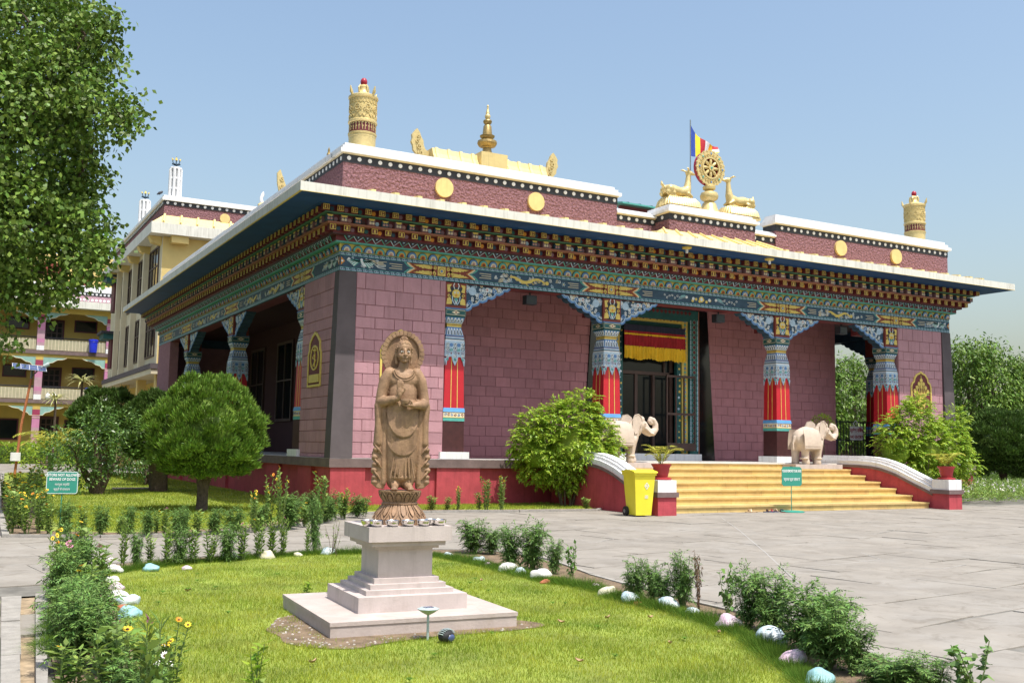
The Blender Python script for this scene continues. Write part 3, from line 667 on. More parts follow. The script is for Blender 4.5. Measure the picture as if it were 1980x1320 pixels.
def medallion(mb, fr, c, hw=.95, z0=5.735, z1=5.995):
    zc = (z0+z1)/2; h = z1-z0
    mb.use('rust_red').prism([(c-hw, z0), (c+hw, z0), (c+hw-.2, zc), (c+hw, z1), (c-hw, z1), (c-hw+.2, zc)], fr, .001, .004)
    for k, m, w in ((0, 'cream_paint', .035), (.07, 'teal_paint', .03), (-.05, 'orange_paint', .02)):
        for s in (1, -1):
            e = hw+k; mb.use(m).ribbon([(c+s*(e), z0), (c+s*(e-.09), z0+h*.28), (c+s*(e-.2), zc), (c+s*(e-.09), z1-h*.28), (c+s*(e), z1)], w, fr, .002, .009)
    mb.use('gold_paint').prism([(c-.11, z0+.012), (c+.11, z0+.012), (c+.11, z1-.012), (c-.11, z1-.012)], fr, .004, .008)
    for s in (1, -1):
        for t in (1, -1):
            for du, dv, r in ((.19, .065, .048), (.31, .065, .05), (.43, .07, .045), (.19, .115, .02), (.31, .115, .02)): mb.use('gold_paint').ribbon(spiral(c+s*du, zc+t*dv, r, 1.2, du*9, s*t, 9), .024, fr, .004, .012)
            for q, (du, dv, r) in enumerate([(.52, .06, .04), (.50, .085, .045), (.60, .075, .035), (.68, .085, .025), (.25, .0, .03)]):
                mb.use('gold_paint').prism(circ(c+s*du, zc+t*dv, r, 7, q), fr, .004, .010+.0007*q)
            mb.use('gold_paint').prism([(c+s*.34, zc+t*.02), (c+s*.55, zc+t*.05), (c+s*.78, zc+t*.095), (c+s*.5, zc+t*.12), (c+s*.33, zc+t*.12)], fr, .004, .009)
            mb.prism([(c+s*.30, zc+t*.1), (c+s*.34, zc+t*.12), (c+s*.31, zc+t*.03)], fr, .008, .0115)
    mb.use('rust_red').prism(circ(c, zc, .085, 12), fr, .008, .0115); mb.use('gold_paint').prism(circ(c, zc, .072, 12), fr, .0115, .0135)
    mb.use('blue_paint').prism(circ(c, zc, .035, 8), fr, .0135, .016)
def stripes(mb, fr, a, b, zc=5.865):
    for k in (-1, 0, 1):
        mb.use('cream_paint').prism([(a+abs(k)*-.0+(0 if k else .06), zc+k*.055-.007), (b, zc+k*.055-.007), (b, zc+k*.055+.007), (a+(0 if k else .06), zc+k*.055+.007)], fr, .001, .006)
def dragon(mb, fr, a, b, zc=5.865, seed=0):
    rr = random.Random(seed); L = b-a; n = 26
    pts = [(a+L*(.22+.5*i/n), zc+.055*math.sin(i/n*9+1)) for i in range(n+1)]
    mb.use('gold_paint').ribbon(pts, [.03+.05*math.sin(PI*min(1, i/n+.05))for i in range(n+1)], fr, .002, .012)
    mb.prism(circ(pts[-1][0]+.03, pts[-1][1]+.01, .055, 8), fr, .002, .013)
    for i in range(3, n, 4): mb.ribbon([(pts[i][0], pts[i][1]), (pts[i][0]+.05, pts[i][1]-.07), (pts[i][0]+.1, pts[i][1]-.08)], .016, fr, .002, .0105)
    for i in range(34):
        m = rr.choice(['pale_paint', 'sky_paint', 'cream_paint', 'pale_paint']); u = a+L*(rr.uniform(.02, .24) if i < 18 else rr.uniform(.3, .95)); v = zc+rr.uniform(-.09, .09)
        mb.use(m).ribbon(spiral(u, v, rr.uniform(.03, .05), 1.0, rr.uniform(0, 6), rr.choice([1, -1]), 7), .016, fr, .001, .009)
        mb.ribbon([(u-.05, v-.03), (u, v-.045), (u+.05, v-.03)], .01, fr, .001, .008)
    for k in range(6):
        t = k*PI/3; mb.use('sky_paint').ribbon([(b-.06, zc), (b-.06+.06*math.cos(t), zc+.06*math.sin(t))], .014, fr, .001, .01)
    mb.use('gold_paint').prism(circ(b-.06, zc, .02, 6), fr, .01, .013)
def phoenix(mb, fr, a, d, seed=1):
    rr = random.Random(seed); zc = 5.865; U = lambda x: a+d*x
    for s in (-1, 1):
        for k in range(9):
            t = .2+k*.17; x0 = .52+s*.02; mb.use('pale_paint' if k % 2 else 'teal_paint').ribbon([(U(x0), zc+.03), (U(x0+s*.3*math.cos(t*.8)*.6), zc+.05-k*.006), (U(x0+s*(.33-k*.02)), zc+.02-k*.016)], .021, fr, .001, .008)
    mb.use('teal_paint').prism([(U(.3), zc+.03), (U(.5), zc+.0), (U(.72), zc+.04), (U(.6), zc+.06), (U(.5), zc+.04), (U(.38), zc+.07)], fr, .001, .007)
    mb.use('pale_paint').prism(circ(U(.52), zc+.07, .035, 8), fr, .001, .013); mb.prism([(U(.49), zc+.04), (U(.55), zc+.04), (U(.66), zc-.09), (U(.56), zc-.08)], fr, .001, .012)
    for k in range(7):
        y = -.08+k*.025; mb.use(rr.choice(['pale_paint', 'cream_paint', 'sky_paint'])).ribbon([(U(.6), zc+.08), (U(.8), zc+.07+y*.3), (U(.95+rr.uniform(-.05, .05)), zc+y), (U(1.08+rr.uniform(0, .1)), zc+y+rr.uniform(-.02, .02))], .012, fr, .001, .008)
    mb.use('orange_paint').prism([(U(.0), zc-.1), (U(.1), zc), (U(0), zc+.1)], fr, .001, .007); mb.use('pale_paint').prism(circ(U(.03), zc, .03, 6), fr, .007, .010)
    mb.use('pale_paint').prism(circ(U(.2), zc+.06, .04, 6), fr, .001, .008)
    for k in range(22): mb.use(rr.choice(['sky_paint', 'pale_paint'])).ribbon(spiral(U(rr.uniform(.08, 1.2)), zc+rr.uniform(-.1, .1), .036, 1, rr.uniform(0, 6), 1, 6), .013, fr, .001, .0075)
def lotuspanel(mb, fr, c):
    zc = 5.865
    for s in (-1, 1):
        for k in range(8): mb.use('sky_paint' if k % 2 else 'teal_paint').ribbon([(c+s*.5, zc+.03), (c+s*(.62+.03*k), zc+.08-k*.02), (c+s*(.75+.02*k), zc+.05-k*.022)], .014, fr, .001, .008)
        mb.use('pale_paint').prism(circ(c+s*.55, zc+.02, .045, 7), fr, .001, .012)
        for k in range(7): mb.use('pale_paint').ribbon(spiral(c+s*(.8+.09*k), zc+.04*math.sin(k*2.3), .04, 1, k, s, 7), .011, fr, .001, .008)
        mb.use('pale_paint').prism(circ(c+s*.3, zc, .05, 7), fr, .001, .01)
    mb.use('gold_paint').prism(circ(c, zc, .09, 10), fr, .001, .010); mb.use('pale_paint').prism(circ(c, zc, .05, 8), fr, .01, .0125)
    for k in range(6): mb.use('gold_paint').prism(circ(c+(k-2.5)*.13, zc-.06+.05*(k % 2), .045, 7), fr, .001, .0085)
for fr, L, side in ((frF, LX, 0), (frL, LY, 1)):
    o = part('key_border', keys(fr, L, 5.64, 5.72), bm, kind='stuff'); o = part('key_border', keys(fr, L, 6.01, 6.09), bm, kind='stuff')
    cs = [2.7, 7.9, 14.3, 19.36] if side == 0 else [2.9, 10.5, 17.5, 21.2]
    for k, c in enumerate(cs):
        mb = MB(); medallion(mb, fr, c); part('medallion', mb, bm)
        mb = MB(); 
        if c > 2.9 or side == 0: stripes(mb, fr, c-1.42, c-1.08); part('painted_stripes', mb, bm)
        mb = MB(); stripes(mb, fr, c+1.08, c+1.42); part('painted_stripes', mb, bm)
    if side == 0:
        mb = MB(); phoenix(mb, fr, .03, 1, 1); part('painted_phoenix', mb, bm); mb = MB(); phoenix(mb, fr, LX-.03, -1, 2); part('painted_phoenix', mb, bm)
        mb = MB(); dragon(mb, fr, 4.2, 6.4, seed=3); part('painted_dragon', mb, bm); mb = MB(); dragon(mb, fr, 15.8, 17.8, seed=4); part('painted_dragon', mb, bm)
        mb = MB(); lotuspanel(mb, fr, 11.1); part('painted_lotus', mb, bm)
    else:
        mb = MB(); phoenix(mb, fr, .03, 1, 5); part('painted_phoenix', mb, bm)
        for a, b in ((4.5, 6.5), (6.9, 8.9), (12.1, 14), (14.2, 15.9)): mb = MB(); dragon(mb, fr, a, b, seed=int(a*9)); part('painted_dragon', mb, bm)
# ---- cornice: stacked layers
def ring(m, z0, z1, o): return MB().use(m).box(-o, -o, z0, LX+o, LY+o, z1)
cn = part('cornice', MB().use('gold_paint').box(-.02, -.02, 6.1, LX+.02, LY+.02, 6.285).use('teal_paint').box(-.16, -.16, 6.285, LX+.16, LY+.16, 6.318).use('maroon_paint').box(-.17, -.17, 6.318, LX+.17, LY+.17, 6.44)
     .use('brown_paint').box(-.3, -.3, 6.44, LX+.3, LY+.3, 6.475).use('maroon_paint').box(-.30, -.30, 6.475, LX+.30, LY+.30, 6.65).use('terracotta_line').box(-.50, -.50, 6.648, LX+.50, LY+.50, 6.69)
     .use('maroon_paint').box(-.42, -.42, 6.69, LX+.42, LY+.42, 6.873).use('green_line').box(-.6, -.6, 6.873, LX+.6, LY+.6, 6.893).use('maroon_paint').box(-.57, -.57, 6.893, LX+.57, LY+.57, 7.05).use('soffit_blue').box(-.76, -.76, 7.049, LX+.76, LY+.76, 7.0665))
# scallops
def scallop(cols):
    mb = MB(); fr = lambda u, v, w: (u, -w-.3*(v-.0)*.35-.02, v)
    for k, (r, m) in enumerate(zip((.132, .115, .070, .034), cols)):
        pts = [(-r, -.0)]+[(r*math.cos(t)*1.0, .022+r*1.02*math.sin(t)) for t in [PI-PI*i/10 for i in range(11)]]+[(r, 0)]
        mb.use(m).prism([(a, max(0, b)) for a, b in pts], fr, 0, .025+.012*k if k < 3 else .07)
    return mb.mesh('scallop')
sA = scallop(['navy_paint', 'teal_paint', 'orange_paint', 'rust_red']); sB = scallop(['navy_paint', 'blue_paint', 'cream_paint', 'pink_paint'])
cnt = 0
rest = MB()
for side, L in ((0, LX), (1, LY)):
    n = int(L/.283)
    for i in range(n):
        u = (i+.5)*L/n; me = sA if i % 2 else sB
        o = link('scallop', me, cn)
        if side == 0: o.location = (u, 0, 6.108)
        else: o.location = (0, u, 6.108); o.rotation_euler = (0, 0, -PI/2)
# zigzag: raised teal chevron line
for fr, L in ((frF, LX), (frL, LY)):
    mb = MB(); n = int(L/.236)
    f2 = lambda u, v, w, fr=fr: fr(u, v, w+.172+(v-6.325)*.9)
    pts = []
    for i in range(n):
        a = i*L/n; b = (i+1)*L/n
        mb.use('sky_paint' if i % 2 else 'teal_paint').ribbon([(a, 6.43), ((a+b)/2, 6.328), (b, 6.43)], .015, f2, .0, .012)
        mb.use('navy_paint').prism([(a+.05, 6.436), ((a+b)/2, 6.37), (b-.05, 6.436)], f2, 0, .008)
        mb.use('sky_paint').prism([((a+b)/2-.02, 6.43), ((a+b)/2, 6.40), ((a+b)/2+.02, 6.43)], f2, .008, .011)
    part('zigzag_band', mb, cn, kind='stuff')
# rafter ends, three rows
def rafter(kind):
    w, h, d = (.16, .135, .16) if kind != 2 else (.17, .15, .17); mb = MB(); fr = lambda u, v, ww: (u, -ww, v)
    if kind == 1: # row 3
        mb.use('maroon_paint').box(-w/2, -.001, 0, w/2, d, h); mb.use('gold_paint').ribbon([(-w/2+.01, .01), (w/2-.01, .01), (w/2-.01, h-.01), (-w/2+.01, h-.01)], .02, fr, 0, .008, closed=True)
        mb.prism([(-.022, .03), (.03, .03), (.022, h-.03), (-.012, h-.03)], fr, 0, .006)
    elif kind == 2 or kind == 3:
        mb.use('purple_paint' if kind == 2 else 'navy_paint').box(-w/2, -.001, 0, w/2, d, h)
        mb.use('gold_paint').prism([(-w/2, h), (w/2, h), (w/2-.03, h*.72), (0, h*.55), (-w/2+.03, h*.72)], fr, .001, .006)
        mb.use('cream_paint' if kind == 2 else 'pink_paint').prism(circ(-.035, h*.3, .032, 6), fr, .001, .006); mb.prism(circ(.035, h*.3, .032, 6), fr, .001, .006)
        mb.use('navy_paint').prism(circ(0, h*.55, .022, 6), fr, .006, .009)
    else: # row 1
        mb.use('maroon_paint').box(-w/2, -.001, 0, w/2, d, h); mb.use('gold_paint').ribbon([(-w/2+.009, .009), (w/2-.009, .009), (w/2-.009, h-.009), (-w/2+.009, h-.009)], .017, fr, 0, .008, closed=True)
        mb.prism([(-.04, .03), (-.012, .03), (-.012, h-.03), (-.04, h-.03)], fr, 0, .005); mb.prism([(.01, .03), (.045, .03), (.045, h*.45), (.01, h*.45)], fr, 0, .005); mb.prism([(.01, h*.6), (.04, h*.6), (.04, h-.03), (.01, h-.03)], fr, 0, .005)
    return mb
RM = [rafter(k) for k in range(4)]; RME = [m.mesh('rafter_end') for m in RM]
rows = [(6.900, .70, 0), (6.695, .55, 2), (6.507, .435, 1)]
for side, L in ((0, LX), (1, LY)):
    for ri, (z, o_, kd) in enumerate(rows):
        n = int((L+2*o_)/.347); acc = MB(); fill = MB(); Ls = L+2*o_-.17
        for i in range(n+1):
            u = -o_+.085+Ls*i/n; kk = kd if kd != 2 else (2 if i % 2 else 3); indiv = side == 0 or i < 34
            if side == 0: Tm = Matrix.Translation((u, -o_, z))
            else: Tm = Matrix.Translation((-o_, u, z)) @ Matrix.Rotation(-PI/2, 4, 'Z')
            if side == 1 and i == 0: continue
            if indiv: o = link('rafter_end', RME[kk], cn); o.matrix_local = Tm
            else:
                src = RM[kk]; acc.T = Tm; k0 = len(acc.v); acc.v.extend([tuple(Tm @ Vector(v)) for v in src.v])
                for f, mi in zip(src.f, src.m): acc.use(src.mats[mi]); acc.f.append(tuple(q+k0 for q in f)); acc.m.append(acc.cm)
            if i < n:
                um = u+Ls/n/2; bk = o_-.15
                cols = ['navy_paint', 'purple_paint', 'teal_dark', 'orange_paint'] if ri != 1 else ['purple_paint', 'pink_paint', 'brown_paint', 'sky_paint']
                f3 = (lambda a, b, c, bk=bk: (a, -bk-c, b)) if side == 0 else (lambda a, b, c, bk=bk: (-bk-c, a, b))
                fill.use(cols[i % len(cols)]).prism(circ(um, z+.06, .055, 6), f3, 0, .05)
        acc.T = None
        if acc.v: part('rafter_ends', acc, cn, kind='stuff')
        part('rosettes', fill, cn, kind='stuff')
# slab
sl = part('roof_slab', MB().use('slab_cream').box(-1.49, -1.49, 7.069, LX+1.49, LY+.55, 7.278))
part('soffit', MB().use('soffit_blue').box(-1.45, -1.45, 7.060, LX+1.45, LY+.5, 7.0685), sl)
part('drip_edge', MB().use('gold_paint').box(-1.492, -1.46, 7.056, -1.45, LY+.5, 7.075).box(-1.49, -1.492, 7.0605, LX+1.49, -1.47, 7.0692), sl)
# yellow roof skirt and ribs
rf = part('roof_skirt', MB().use('roof_yellow').prism([(-1.3, 7.279), (.02, 7.279), (.02, 7.42)], lambda y, z, x: (x, y, z), .15, LX-.1))
x = .25; n = 0
while x < LX-.1:
    mb = MB().use('roof_yellow').prism([(-1.46, 7.279), (.0, 7.279), (.0, 7.49), (-1.25, 7.36), (-1.46, 7.33)], lambda y, z, w, x=x: (x+w, y, z), -.055, .055)
    if not (9.0 < x < 13.1): mb.build('rib', rf)
    x += .585
mb = MB().use('roof_yellow'); mb.add([(8.6, -1.42, 7.28), (13.4, -1.42, 7.28), (12.8, -.55, 7.66), (9.25, -.55, 7.66), (8.6, -.02, 7.28), (13.4, -.02, 7.28)], [(0, 1, 2, 3), (0, 3, 4), (1, 5, 2)])
rc = part('roof_skirt', mb)
for i in range(9):
    a = 8.62+.53*i+.1; b = 9.28+(12.75-9.28)*i/8
    MB().use('roof_yellow').tube([(a, -1.44, 7.30), (b, -.56, 7.68)], [.032, .032], 5).build('rib', rc)
# parapets
def parapet(x0, x1, yf, z0, zb0, zb1, ztop, ends=(1, 1), back=.55, first=.13):
    """wall, black band with discs, stepped white cap"""
    p = part('parapet', MB().use('parapet_maroon').box(x0, yf, z0, x1, yf+back, zb0))
    MB().use('black_paint').box(x0-.01, yf-.012, zb0, x1+.01, yf+back, zb1-.03).use('cream_paint').box(x0-.03, yf-.035, zb1-.03, x1+.03, yf+back, zb1).build('dotted_band', p)
    h = (ztop-zb1)/3
    mb = MB().use('white_paint')
    for k in range(3): e = .10-.075*k; mb.box(x0-e*ends[0], yf-e, zb1+h*k, x1+e*ends[1], yf+back+(0 if k else .05), zb1+h*(k+1))
    mb.build('white_cap', p)
    return p
DM = MB().use('white_paint'); DM.prism(circ(0, 0, .052, 16), lambda u, v, w: (u, -w, v), 0, .012); DME = DM.mesh('disc')
def discs(p, x0, x1, yf, z, n):
    for i in range(n): o = link('disc', DME, p); o.location = (x0+(x1-x0)*i/(n-1) if n > 1 else x0, yf-.0125, z)
p1 = parapet(0, 8.08, 0, 7.28, 8.30, 8.53, 8.80, ends=(1, 1)); discs(p1, .14, 7.98, 0, 8.405, 30)
p4 = parapet(14.05, LX, 0, 7.28, 8.27, 8.50, 8.80, ends=(1, 1)); discs(p4, 14.3, LX-.12, 0, 8.375, 29)
p2 = parapet(8.08, 9.46, .06, 7.28, 7.87, 8.07, 8.23, ends=(0, 0)); discs(p2, 8.25, 9.35, .06, 7.96, 5)
p3 = parapet(12.65, 14.05, .06, 7.28, 7.87, 8.07, 8.23, ends=(0, 0)); discs(p3, 12.9, 13.9, .06, 7.96, 4)
pc = parapet(9.46, 12.65, -.6, 7.28, 7.95, 8.16, 8.40, back=1.1); discs(pc, 9.66, 12.5, -.6, 8.04, 12)
DL = DM
for y in (-.3,): o = link('disc', DME, pc); o.location = (9.4465, y, 8.04); o.rotation_euler = (0, 0, -PI/2)
# left parapet wall
ps = part('parapet', MB().use('parapet_maroon').box(.0, .551, 7.28, .55, LY-.6, 8.30))
MB().use('black_paint').box(-.012, .551, 8.30, .55, LY-.6, 8.50).use('cream_paint').box(-.035, .551, 8.50, .55, LY-.6, 8.53).build('dotted_band', ps)
mb = MB().use('white_paint')
for k in range(3): e = .10-.075*k; mb.box(-e, .552, 8.53+.09*k, .55, LY-.6, 8.53+.09*(k+1))
mb.build('white_cap', ps)
for i in range(60): o = link('disc', DME, ps); o.location = (-.0125, .12+i*.27, 8.405); o.rotation_euler = (0, 0, -PI/2)
part('parapet', MB().use('parapet_maroon').box(LX-.55, .551, 7.28, LX, LY-.6, 8.5).use('white_paint').box(LX-.5, .551, 8.5, LX+.05, LY-.6, 8.78).use('parapet_maroon').box(.5, LY-1.2, 7.28, LX-.5, LY-.6, 8.6))
part('roof_deck', MB().use('concrete').box(.5, .5, 7.28, LX-.5, LY-1.2, 7.9))
dd = MB().use('disc_yellow'); dd.prism(circ(0, 0, .25, 28), lambda u, v, w: (u, -w, v), 0, .07); ddm = dd.mesh('wall_disc')
for x in (2.7, 5.42, 16.82, 19.4): o = link('wall_disc', ddm, T); o.location = (x, -.001, 8.02)
# ---- columns
def column_parts(half_left=False, half_right=False):
    hw = .28
    c = bpy.data.objects.new('column', None); C.objects.link(c); c.parent = T
    sh = MB().use('brown_paint').frus(0, 0, 1.33, .295, .295, 2.10, .29, .29).use('red_paint').frus(0, 0, 2.43, .283, .283, 4.12, .252, .252)
    sh.build('shaft', c)
    MB().use('white_paint').box(-.4, -.4, 1.153, .4, .4, 1.33).build('foot', c)
    mb = MB().use('teal_paint').frus(0, 0, 2.10, .30, .30, 2.19, .295, .295).use('cream_paint').frus(0, 0, 2.19, .292, .292, 2.33, .292, .292).use('bright_blue').frus(0, 0, 2.33, .305, .305, 2.43, .29, .29)
    for q in range(4):
        mb.T = Matrix.Rotation(q*PI/2, 4, 'Z'); f = lambda u, v, w: (u, -.292-w, v)
        for k in range(6):
            mb.use('rust_red' if k % 2 else 'blue_paint').ribbon(spiral(-.23+k*.092, 2.26, .04, 1, k, 1, 6), .014, f, 0, .006)
        mb.use('gold_paint').prism([(-.29, 2.185), (.29, 2.185), (.29, 2.197), (-.29, 2.197)], f, 0, .01)
    mb.T = None; mb.build('painted_band', c)
    mb = MB().use('gold_paint')
    for q in range(4):
        mb.T = Matrix.Rotation(q*PI/2, 4, 'Z')
        f = lambda u, v, w: (u*(1-(v-2.43)*.06), -.284+(v-2.43)*.0185-w, v)
        for u in (-.09, .09): mb.prism([(u-.009, 2.43), (u+.009, 2.43), (u+.009, 3.9), (u-.009, 3.9)], f, 0, .006)
    mb.T = None; mb.build('gold_lines', c)
    # hanging cloud lappets
    mb = MB()
    for q in range(4):
        mb.T = Matrix.Rotation(q*PI/2, 4, 'Z'); f = lambda u, v, w: (u, -.262+(v-3.5)*.018-w-.012, v)
        P = [(-.27, 4.12), (-.275, 3.66), (-.262, 3.60), (-.25, 3.5), (-.225, 3.62), (-.17, 3.72), (-.14, 3.80), (-.085, 3.74), (-.055, 3.62), (0, 3.50), (.055, 3.62), (.085, 3.74), (.14, 3.80), (.17, 3.72), (.225, 3.62), (.25, 3.5), (.262, 3.60), (.275, 3.66), (.27, 4.12)]
        mb.use('sky_paint').ribbon(P[1:-1], .016, f, .006, .02)
        mb.use('sky_paint')
        for a, b, cc in ((1, 6, 0), (6, 12, 0), (12, 17, 0)): mb.prism([P[k] for k in range(a, b+1)], f, 0, .014)
        mb.prism([(-.27, 3.72), (.27, 3.72), (.27, 4.12), (-.27, 4.12)], f, 0, .013)
        rr = random.Random(q % 2)
        for cu_ in (-.21, 0, .21):
            for vz, r in ((4.04, .05), (3.94, .06), (3.84, .052), (3.74, .04), (3.65, .03)):
                mb.use('navy_paint' if vz != 3.84 else 'purple_paint').prism(circ(cu_+.01, vz-.006, r, 8), f, .014, .017)
                mb.use(['pale_paint', 'teal_paint', 'pale_paint', 'sky_paint', 'pale_paint'][int(vz*10) % 5]).ribbon(spiral(cu_, vz, r, 1.3, 1+vz*7, 1 if cu_ <= 0 else -1, 9), .017, f, .016, .026)
        for cu_ in (-.105, .105):
            mb.use('blue_paint').prism(circ(cu_, 4.02, .05, 7), f, .014, .02); mb.use('teal_paint').ribbon(spiral(cu_, 3.9, .045, 1.2, cu_*30, 1, 8), .015, f, .014, .024); mb.use('maroon_paint').prism([(cu_-.03, 3.83), (cu_+.03, 3.83), (cu_, 3.78)], f, .014, .017)
    mb.T = None; mb.build('cloud_lappets', c)
    # wave rings and lotus capital
    mb = MB().use('pale_paint').frus(0, 0, 4.12, .262, .262, 4.16, .268, .268).use('navy_paint').frus(0, 0, 4.16, .258, .258, 4.19, .258, .258).use('sky_paint').frus(0, 0, 4.19, .26, .26, 4.23, .255, .255).use('purple_paint').frus(0, 0, 4.23, .245, .245, 4.25, .245, .245)
    mb.use('blue_paint').frus(0, 0, 4.25, .25, .25, 4.49, .195, .195).use('gold_paint').frus(0, 0, 4.49, .2, .2, 4.53, .205, .205).use('maroon_paint').frus(0, 0, 4.53, .19, .19, 4.55, .19, .19).use('gold_paint').frus(0, 0, 4.55, .205, .205, 4.575, .21, .21)
    mb.use('blue_paint').frus(0, 0, 4.575, .205, .205, 4.73, .265, .265).use('teal_dark').frus(0, 0, 4.73, .27, .27, 4.76, .27, .27)
    for q in range(4):
        mb.T = Matrix.Rotation(q*PI/2, 4, 'Z')
        f = lambda u, v, w: (u*(1-(v-4.25)*.9), -.25+(v-4.25)*.23-w, v); g = lambda u, v, w: (u*(1+(v-4.575)*1.8), -.205-(v-4.575)*.385-w, v)
        for k in range(5):
            u = -.19+k*.095
            mb.use('pale_paint').prism([(u-.036, 4.28), (u+.036, 4.28), (u+.036, 4.38), (u+.018, 4.455), (u-.018, 4.455), (u-.036, 4.38)], f, 0, .016)
            mb.use('navy_paint').prism([(u-.017, 4.285), (u+.017, 4.285), (u+.015, 4.40), (u-.015, 4.40)], f, .016, .02)
            u *= .84
            mb.use('pale_paint').prism([(u-.03, 4.59), (u+.03, 4.59), (u+.03, 4.66), (u+.015, 4.715), (u-.015, 4.715), (u-.03, 4.66)], g, 0, .016)
            mb.use('navy_paint').prism([(u-.013, 4.6), (u+.013, 4.6), (u+.011, 4.67), (u-.011, 4.67)], g, .016, .02)
    mb.T = None; mb.build('lotus_capital', c)
    mb = MB().use('teal_dark').box(-.285, -.285, 4.77, .285, .285, 4.935)
    for q in range(4):
        mb.T = Matrix.Rotation(q*PI/2, 4, 'Z'); f = lambda u, v, w: (u, -.285-w, v)
        mb.use('cream_paint').ribbon([(-.26, 4.79), (.26, 4.79), (.26, 4.915), (-.26, 4.915)], .012, f, 0, .006, closed=True)
        mb.prism([(-.12, 4.853), (0, 4.90), (.12, 4.853), (0, 4.806)], f, 0, .006); mb.use('rust_red').prism(circ(0, 4.853, .022, 8), f, .006, .009)
    mb.T = None; mb.build('abacus', c)
    # bracket
    f = lambda u, v, w: (u, -.25-w, v)
    lo = -.29 if not half_left else -.285; L0 = -.29; R0 = .29
    mb = MB().use('rust_red').box(-.29, -.27, 4.937, .29, .25, 5.612)
    mb.use('blue_paint').box(-.30, -.30, 4.937, .30, .27, 4.965)
    mb.use('black_paint').prism([(-.16, 5.03), (.16, 5.03), (.2, 5.5), (-.2, 5.5)], f, .02, .024)
    mb.use('gold_paint')
    mb.prism(circ(0, 5.33, .12, 10), f, .024, .034)
    for s in (1, -1):
        mb.use('gold_paint').prism([(s*.12, 5.06), (s*.27, 5.05), (s*.25, 5.2), (s*.17, 5.23), (s*.12, 5.15)], f, .021, .03)
        mb.prism([(s*.14, 5.38), (s*.24, 5.36), (s*.26, 5.55), (s*.13, 5.57), (s*.18, 5.48)], f, .021, .03)
        mb.ribbon(spiral(s*.2, 5.28, .05, 1, 0, s, 7), .02, f, .021, .03)
        mb.use('pale_paint').ribbon([(s*.05, 5.45), (s*.08, 5.54), (s*.05, 5.6)], .022, f, .024, .034); mb.prism(circ(s*.045, 5.36, .026, 7), f, .034, .04); mb.use('navy_paint').prism(circ(s*.045, 5.36, .011, 6), f, .04, .043)
        mb.use('sky_paint').ribbon([(s*.11, 5.27), (s*.1, 5.15), (s*.03, 5.05)], .025, f, .024, .033)
    mb.use('orange_paint').prism(circ(0, 5.29, .03, 7), f, .034, .042); mb.use('teal_paint').prism([(-.05, 5.23), (.05, 5.23), (0, 5.1)], f, .024, .034); mb.use('pale_paint').prism([(-.06, 5.2), (0, 5.04), (.06, 5.2), (0, 5.13)], f, .02, .032)
    mb.build('mask_panel', c)
    for s, skip in ((1, half_right), (-1, half_left)):
        if skip: continue
        O = [(.29, 4.94), (.38, 4.95), (.46, 5.00), (.48, 5.07), (.56, 5.08), (.66, 5.12), (.70, 5.20), (.80, 5.19), (.90, 5.23), (.95, 5.31), (1.06, 5.30), (1.15, 5.35), (1.19, 5.43), (1.29, 5.42), (1.38, 5.47), (1.42, 5.54), (1.52, 5.54), (1.6, 5.612)]
        O = [(s*a, b) for a, b in O]
        mb = MB().use('navy_paint')
        for (a, b), (a2, b2) in zip(O, O[1:]): mb.prism([(a, b), (a2, b2), (a2, 5.612), (a, 5.612)], lambda u, v, w: (u, -w, v), -.12, .19)
        f2 = lambda u, v, w: (u, -.19-w, v)
        mb.use('blue_paint').ribbon(O, .06, f2, 0, .02); mb.use('sky_paint').ribbon([(a+s*-.012, b+.035) for a, b in O], .026, f2, .0, .023)
        rr = random.Random(5); mb.use('sky_paint').prism(circ(s*.5, 5.45, .11, 12), f2, 0, .015); mb.use('pale_paint').prism(circ(s*.93, 5.52, .06, 9), f2, 0, .015); mb.use('pink_paint').prism(circ(s*.93, 5.52, .03, 7), f2, .015, .02)
        for k in range(60):
            a = .33+rr.random()*1.0; top = 5.60; bot = np.interp(a, [abs(q[0]) for q in O], [q[1] for q in O])+.05
            if top-bot < .05: continue
            v = rr.uniform(bot, top); mb.use(rr.choice(['pale_paint', 'pale_paint', 'sky_paint', 'cream_paint'])).ribbon(spiral(s*a, v, rr.uniform(.03, .055), 1.1, rr.uniform(0, 6), 1, 7), .019, f2, .001, .012+.004*rr.random())
        for a, b in ((.74, 5.33), (1.13, 5.50), (.42, 5.15)):
            mb.use('blue_paint').ribbon(circ(s*a, b, .045, 8), .03, f2, .002, .024, closed=True)
        mb.build('bracket_wing', c)
    return c
c0 = column_parts(True, False); c0.location = (3.13, .285, 0)
c1 = column_parts(); c1.location = (7.95, .285, 0)
c3 = column_parts(False, True); c3.location = (19.14, .285, 0)
K1 = kidmap(c1); K0 = kidmap(c0); K3 = kidmap(c3)
c2 = copy_tree(c1, K1, T); c2.location = (14.30, .285, 0)
for y in (10.5, 17.5):
    q = copy_tree(c1, K1, T); q.location = (.285, y, 0); q.rotation_euler = (0, 0, -PI/2)
q = copy_tree(c3, K3, T); q.location = (.285, 2.92, 0); q.rotation_euler = (0, 0, -PI/2)
q = copy_tree(c0, K0, T); q.location = (LX-.285, 2.92, 0); q.rotation_euler = (0, 0, PI/2)
q = copy_tree(c1, K1, T); q.location = (LX-.285, 10.5, 0); q.rotation_euler = (0, 0, PI/2)
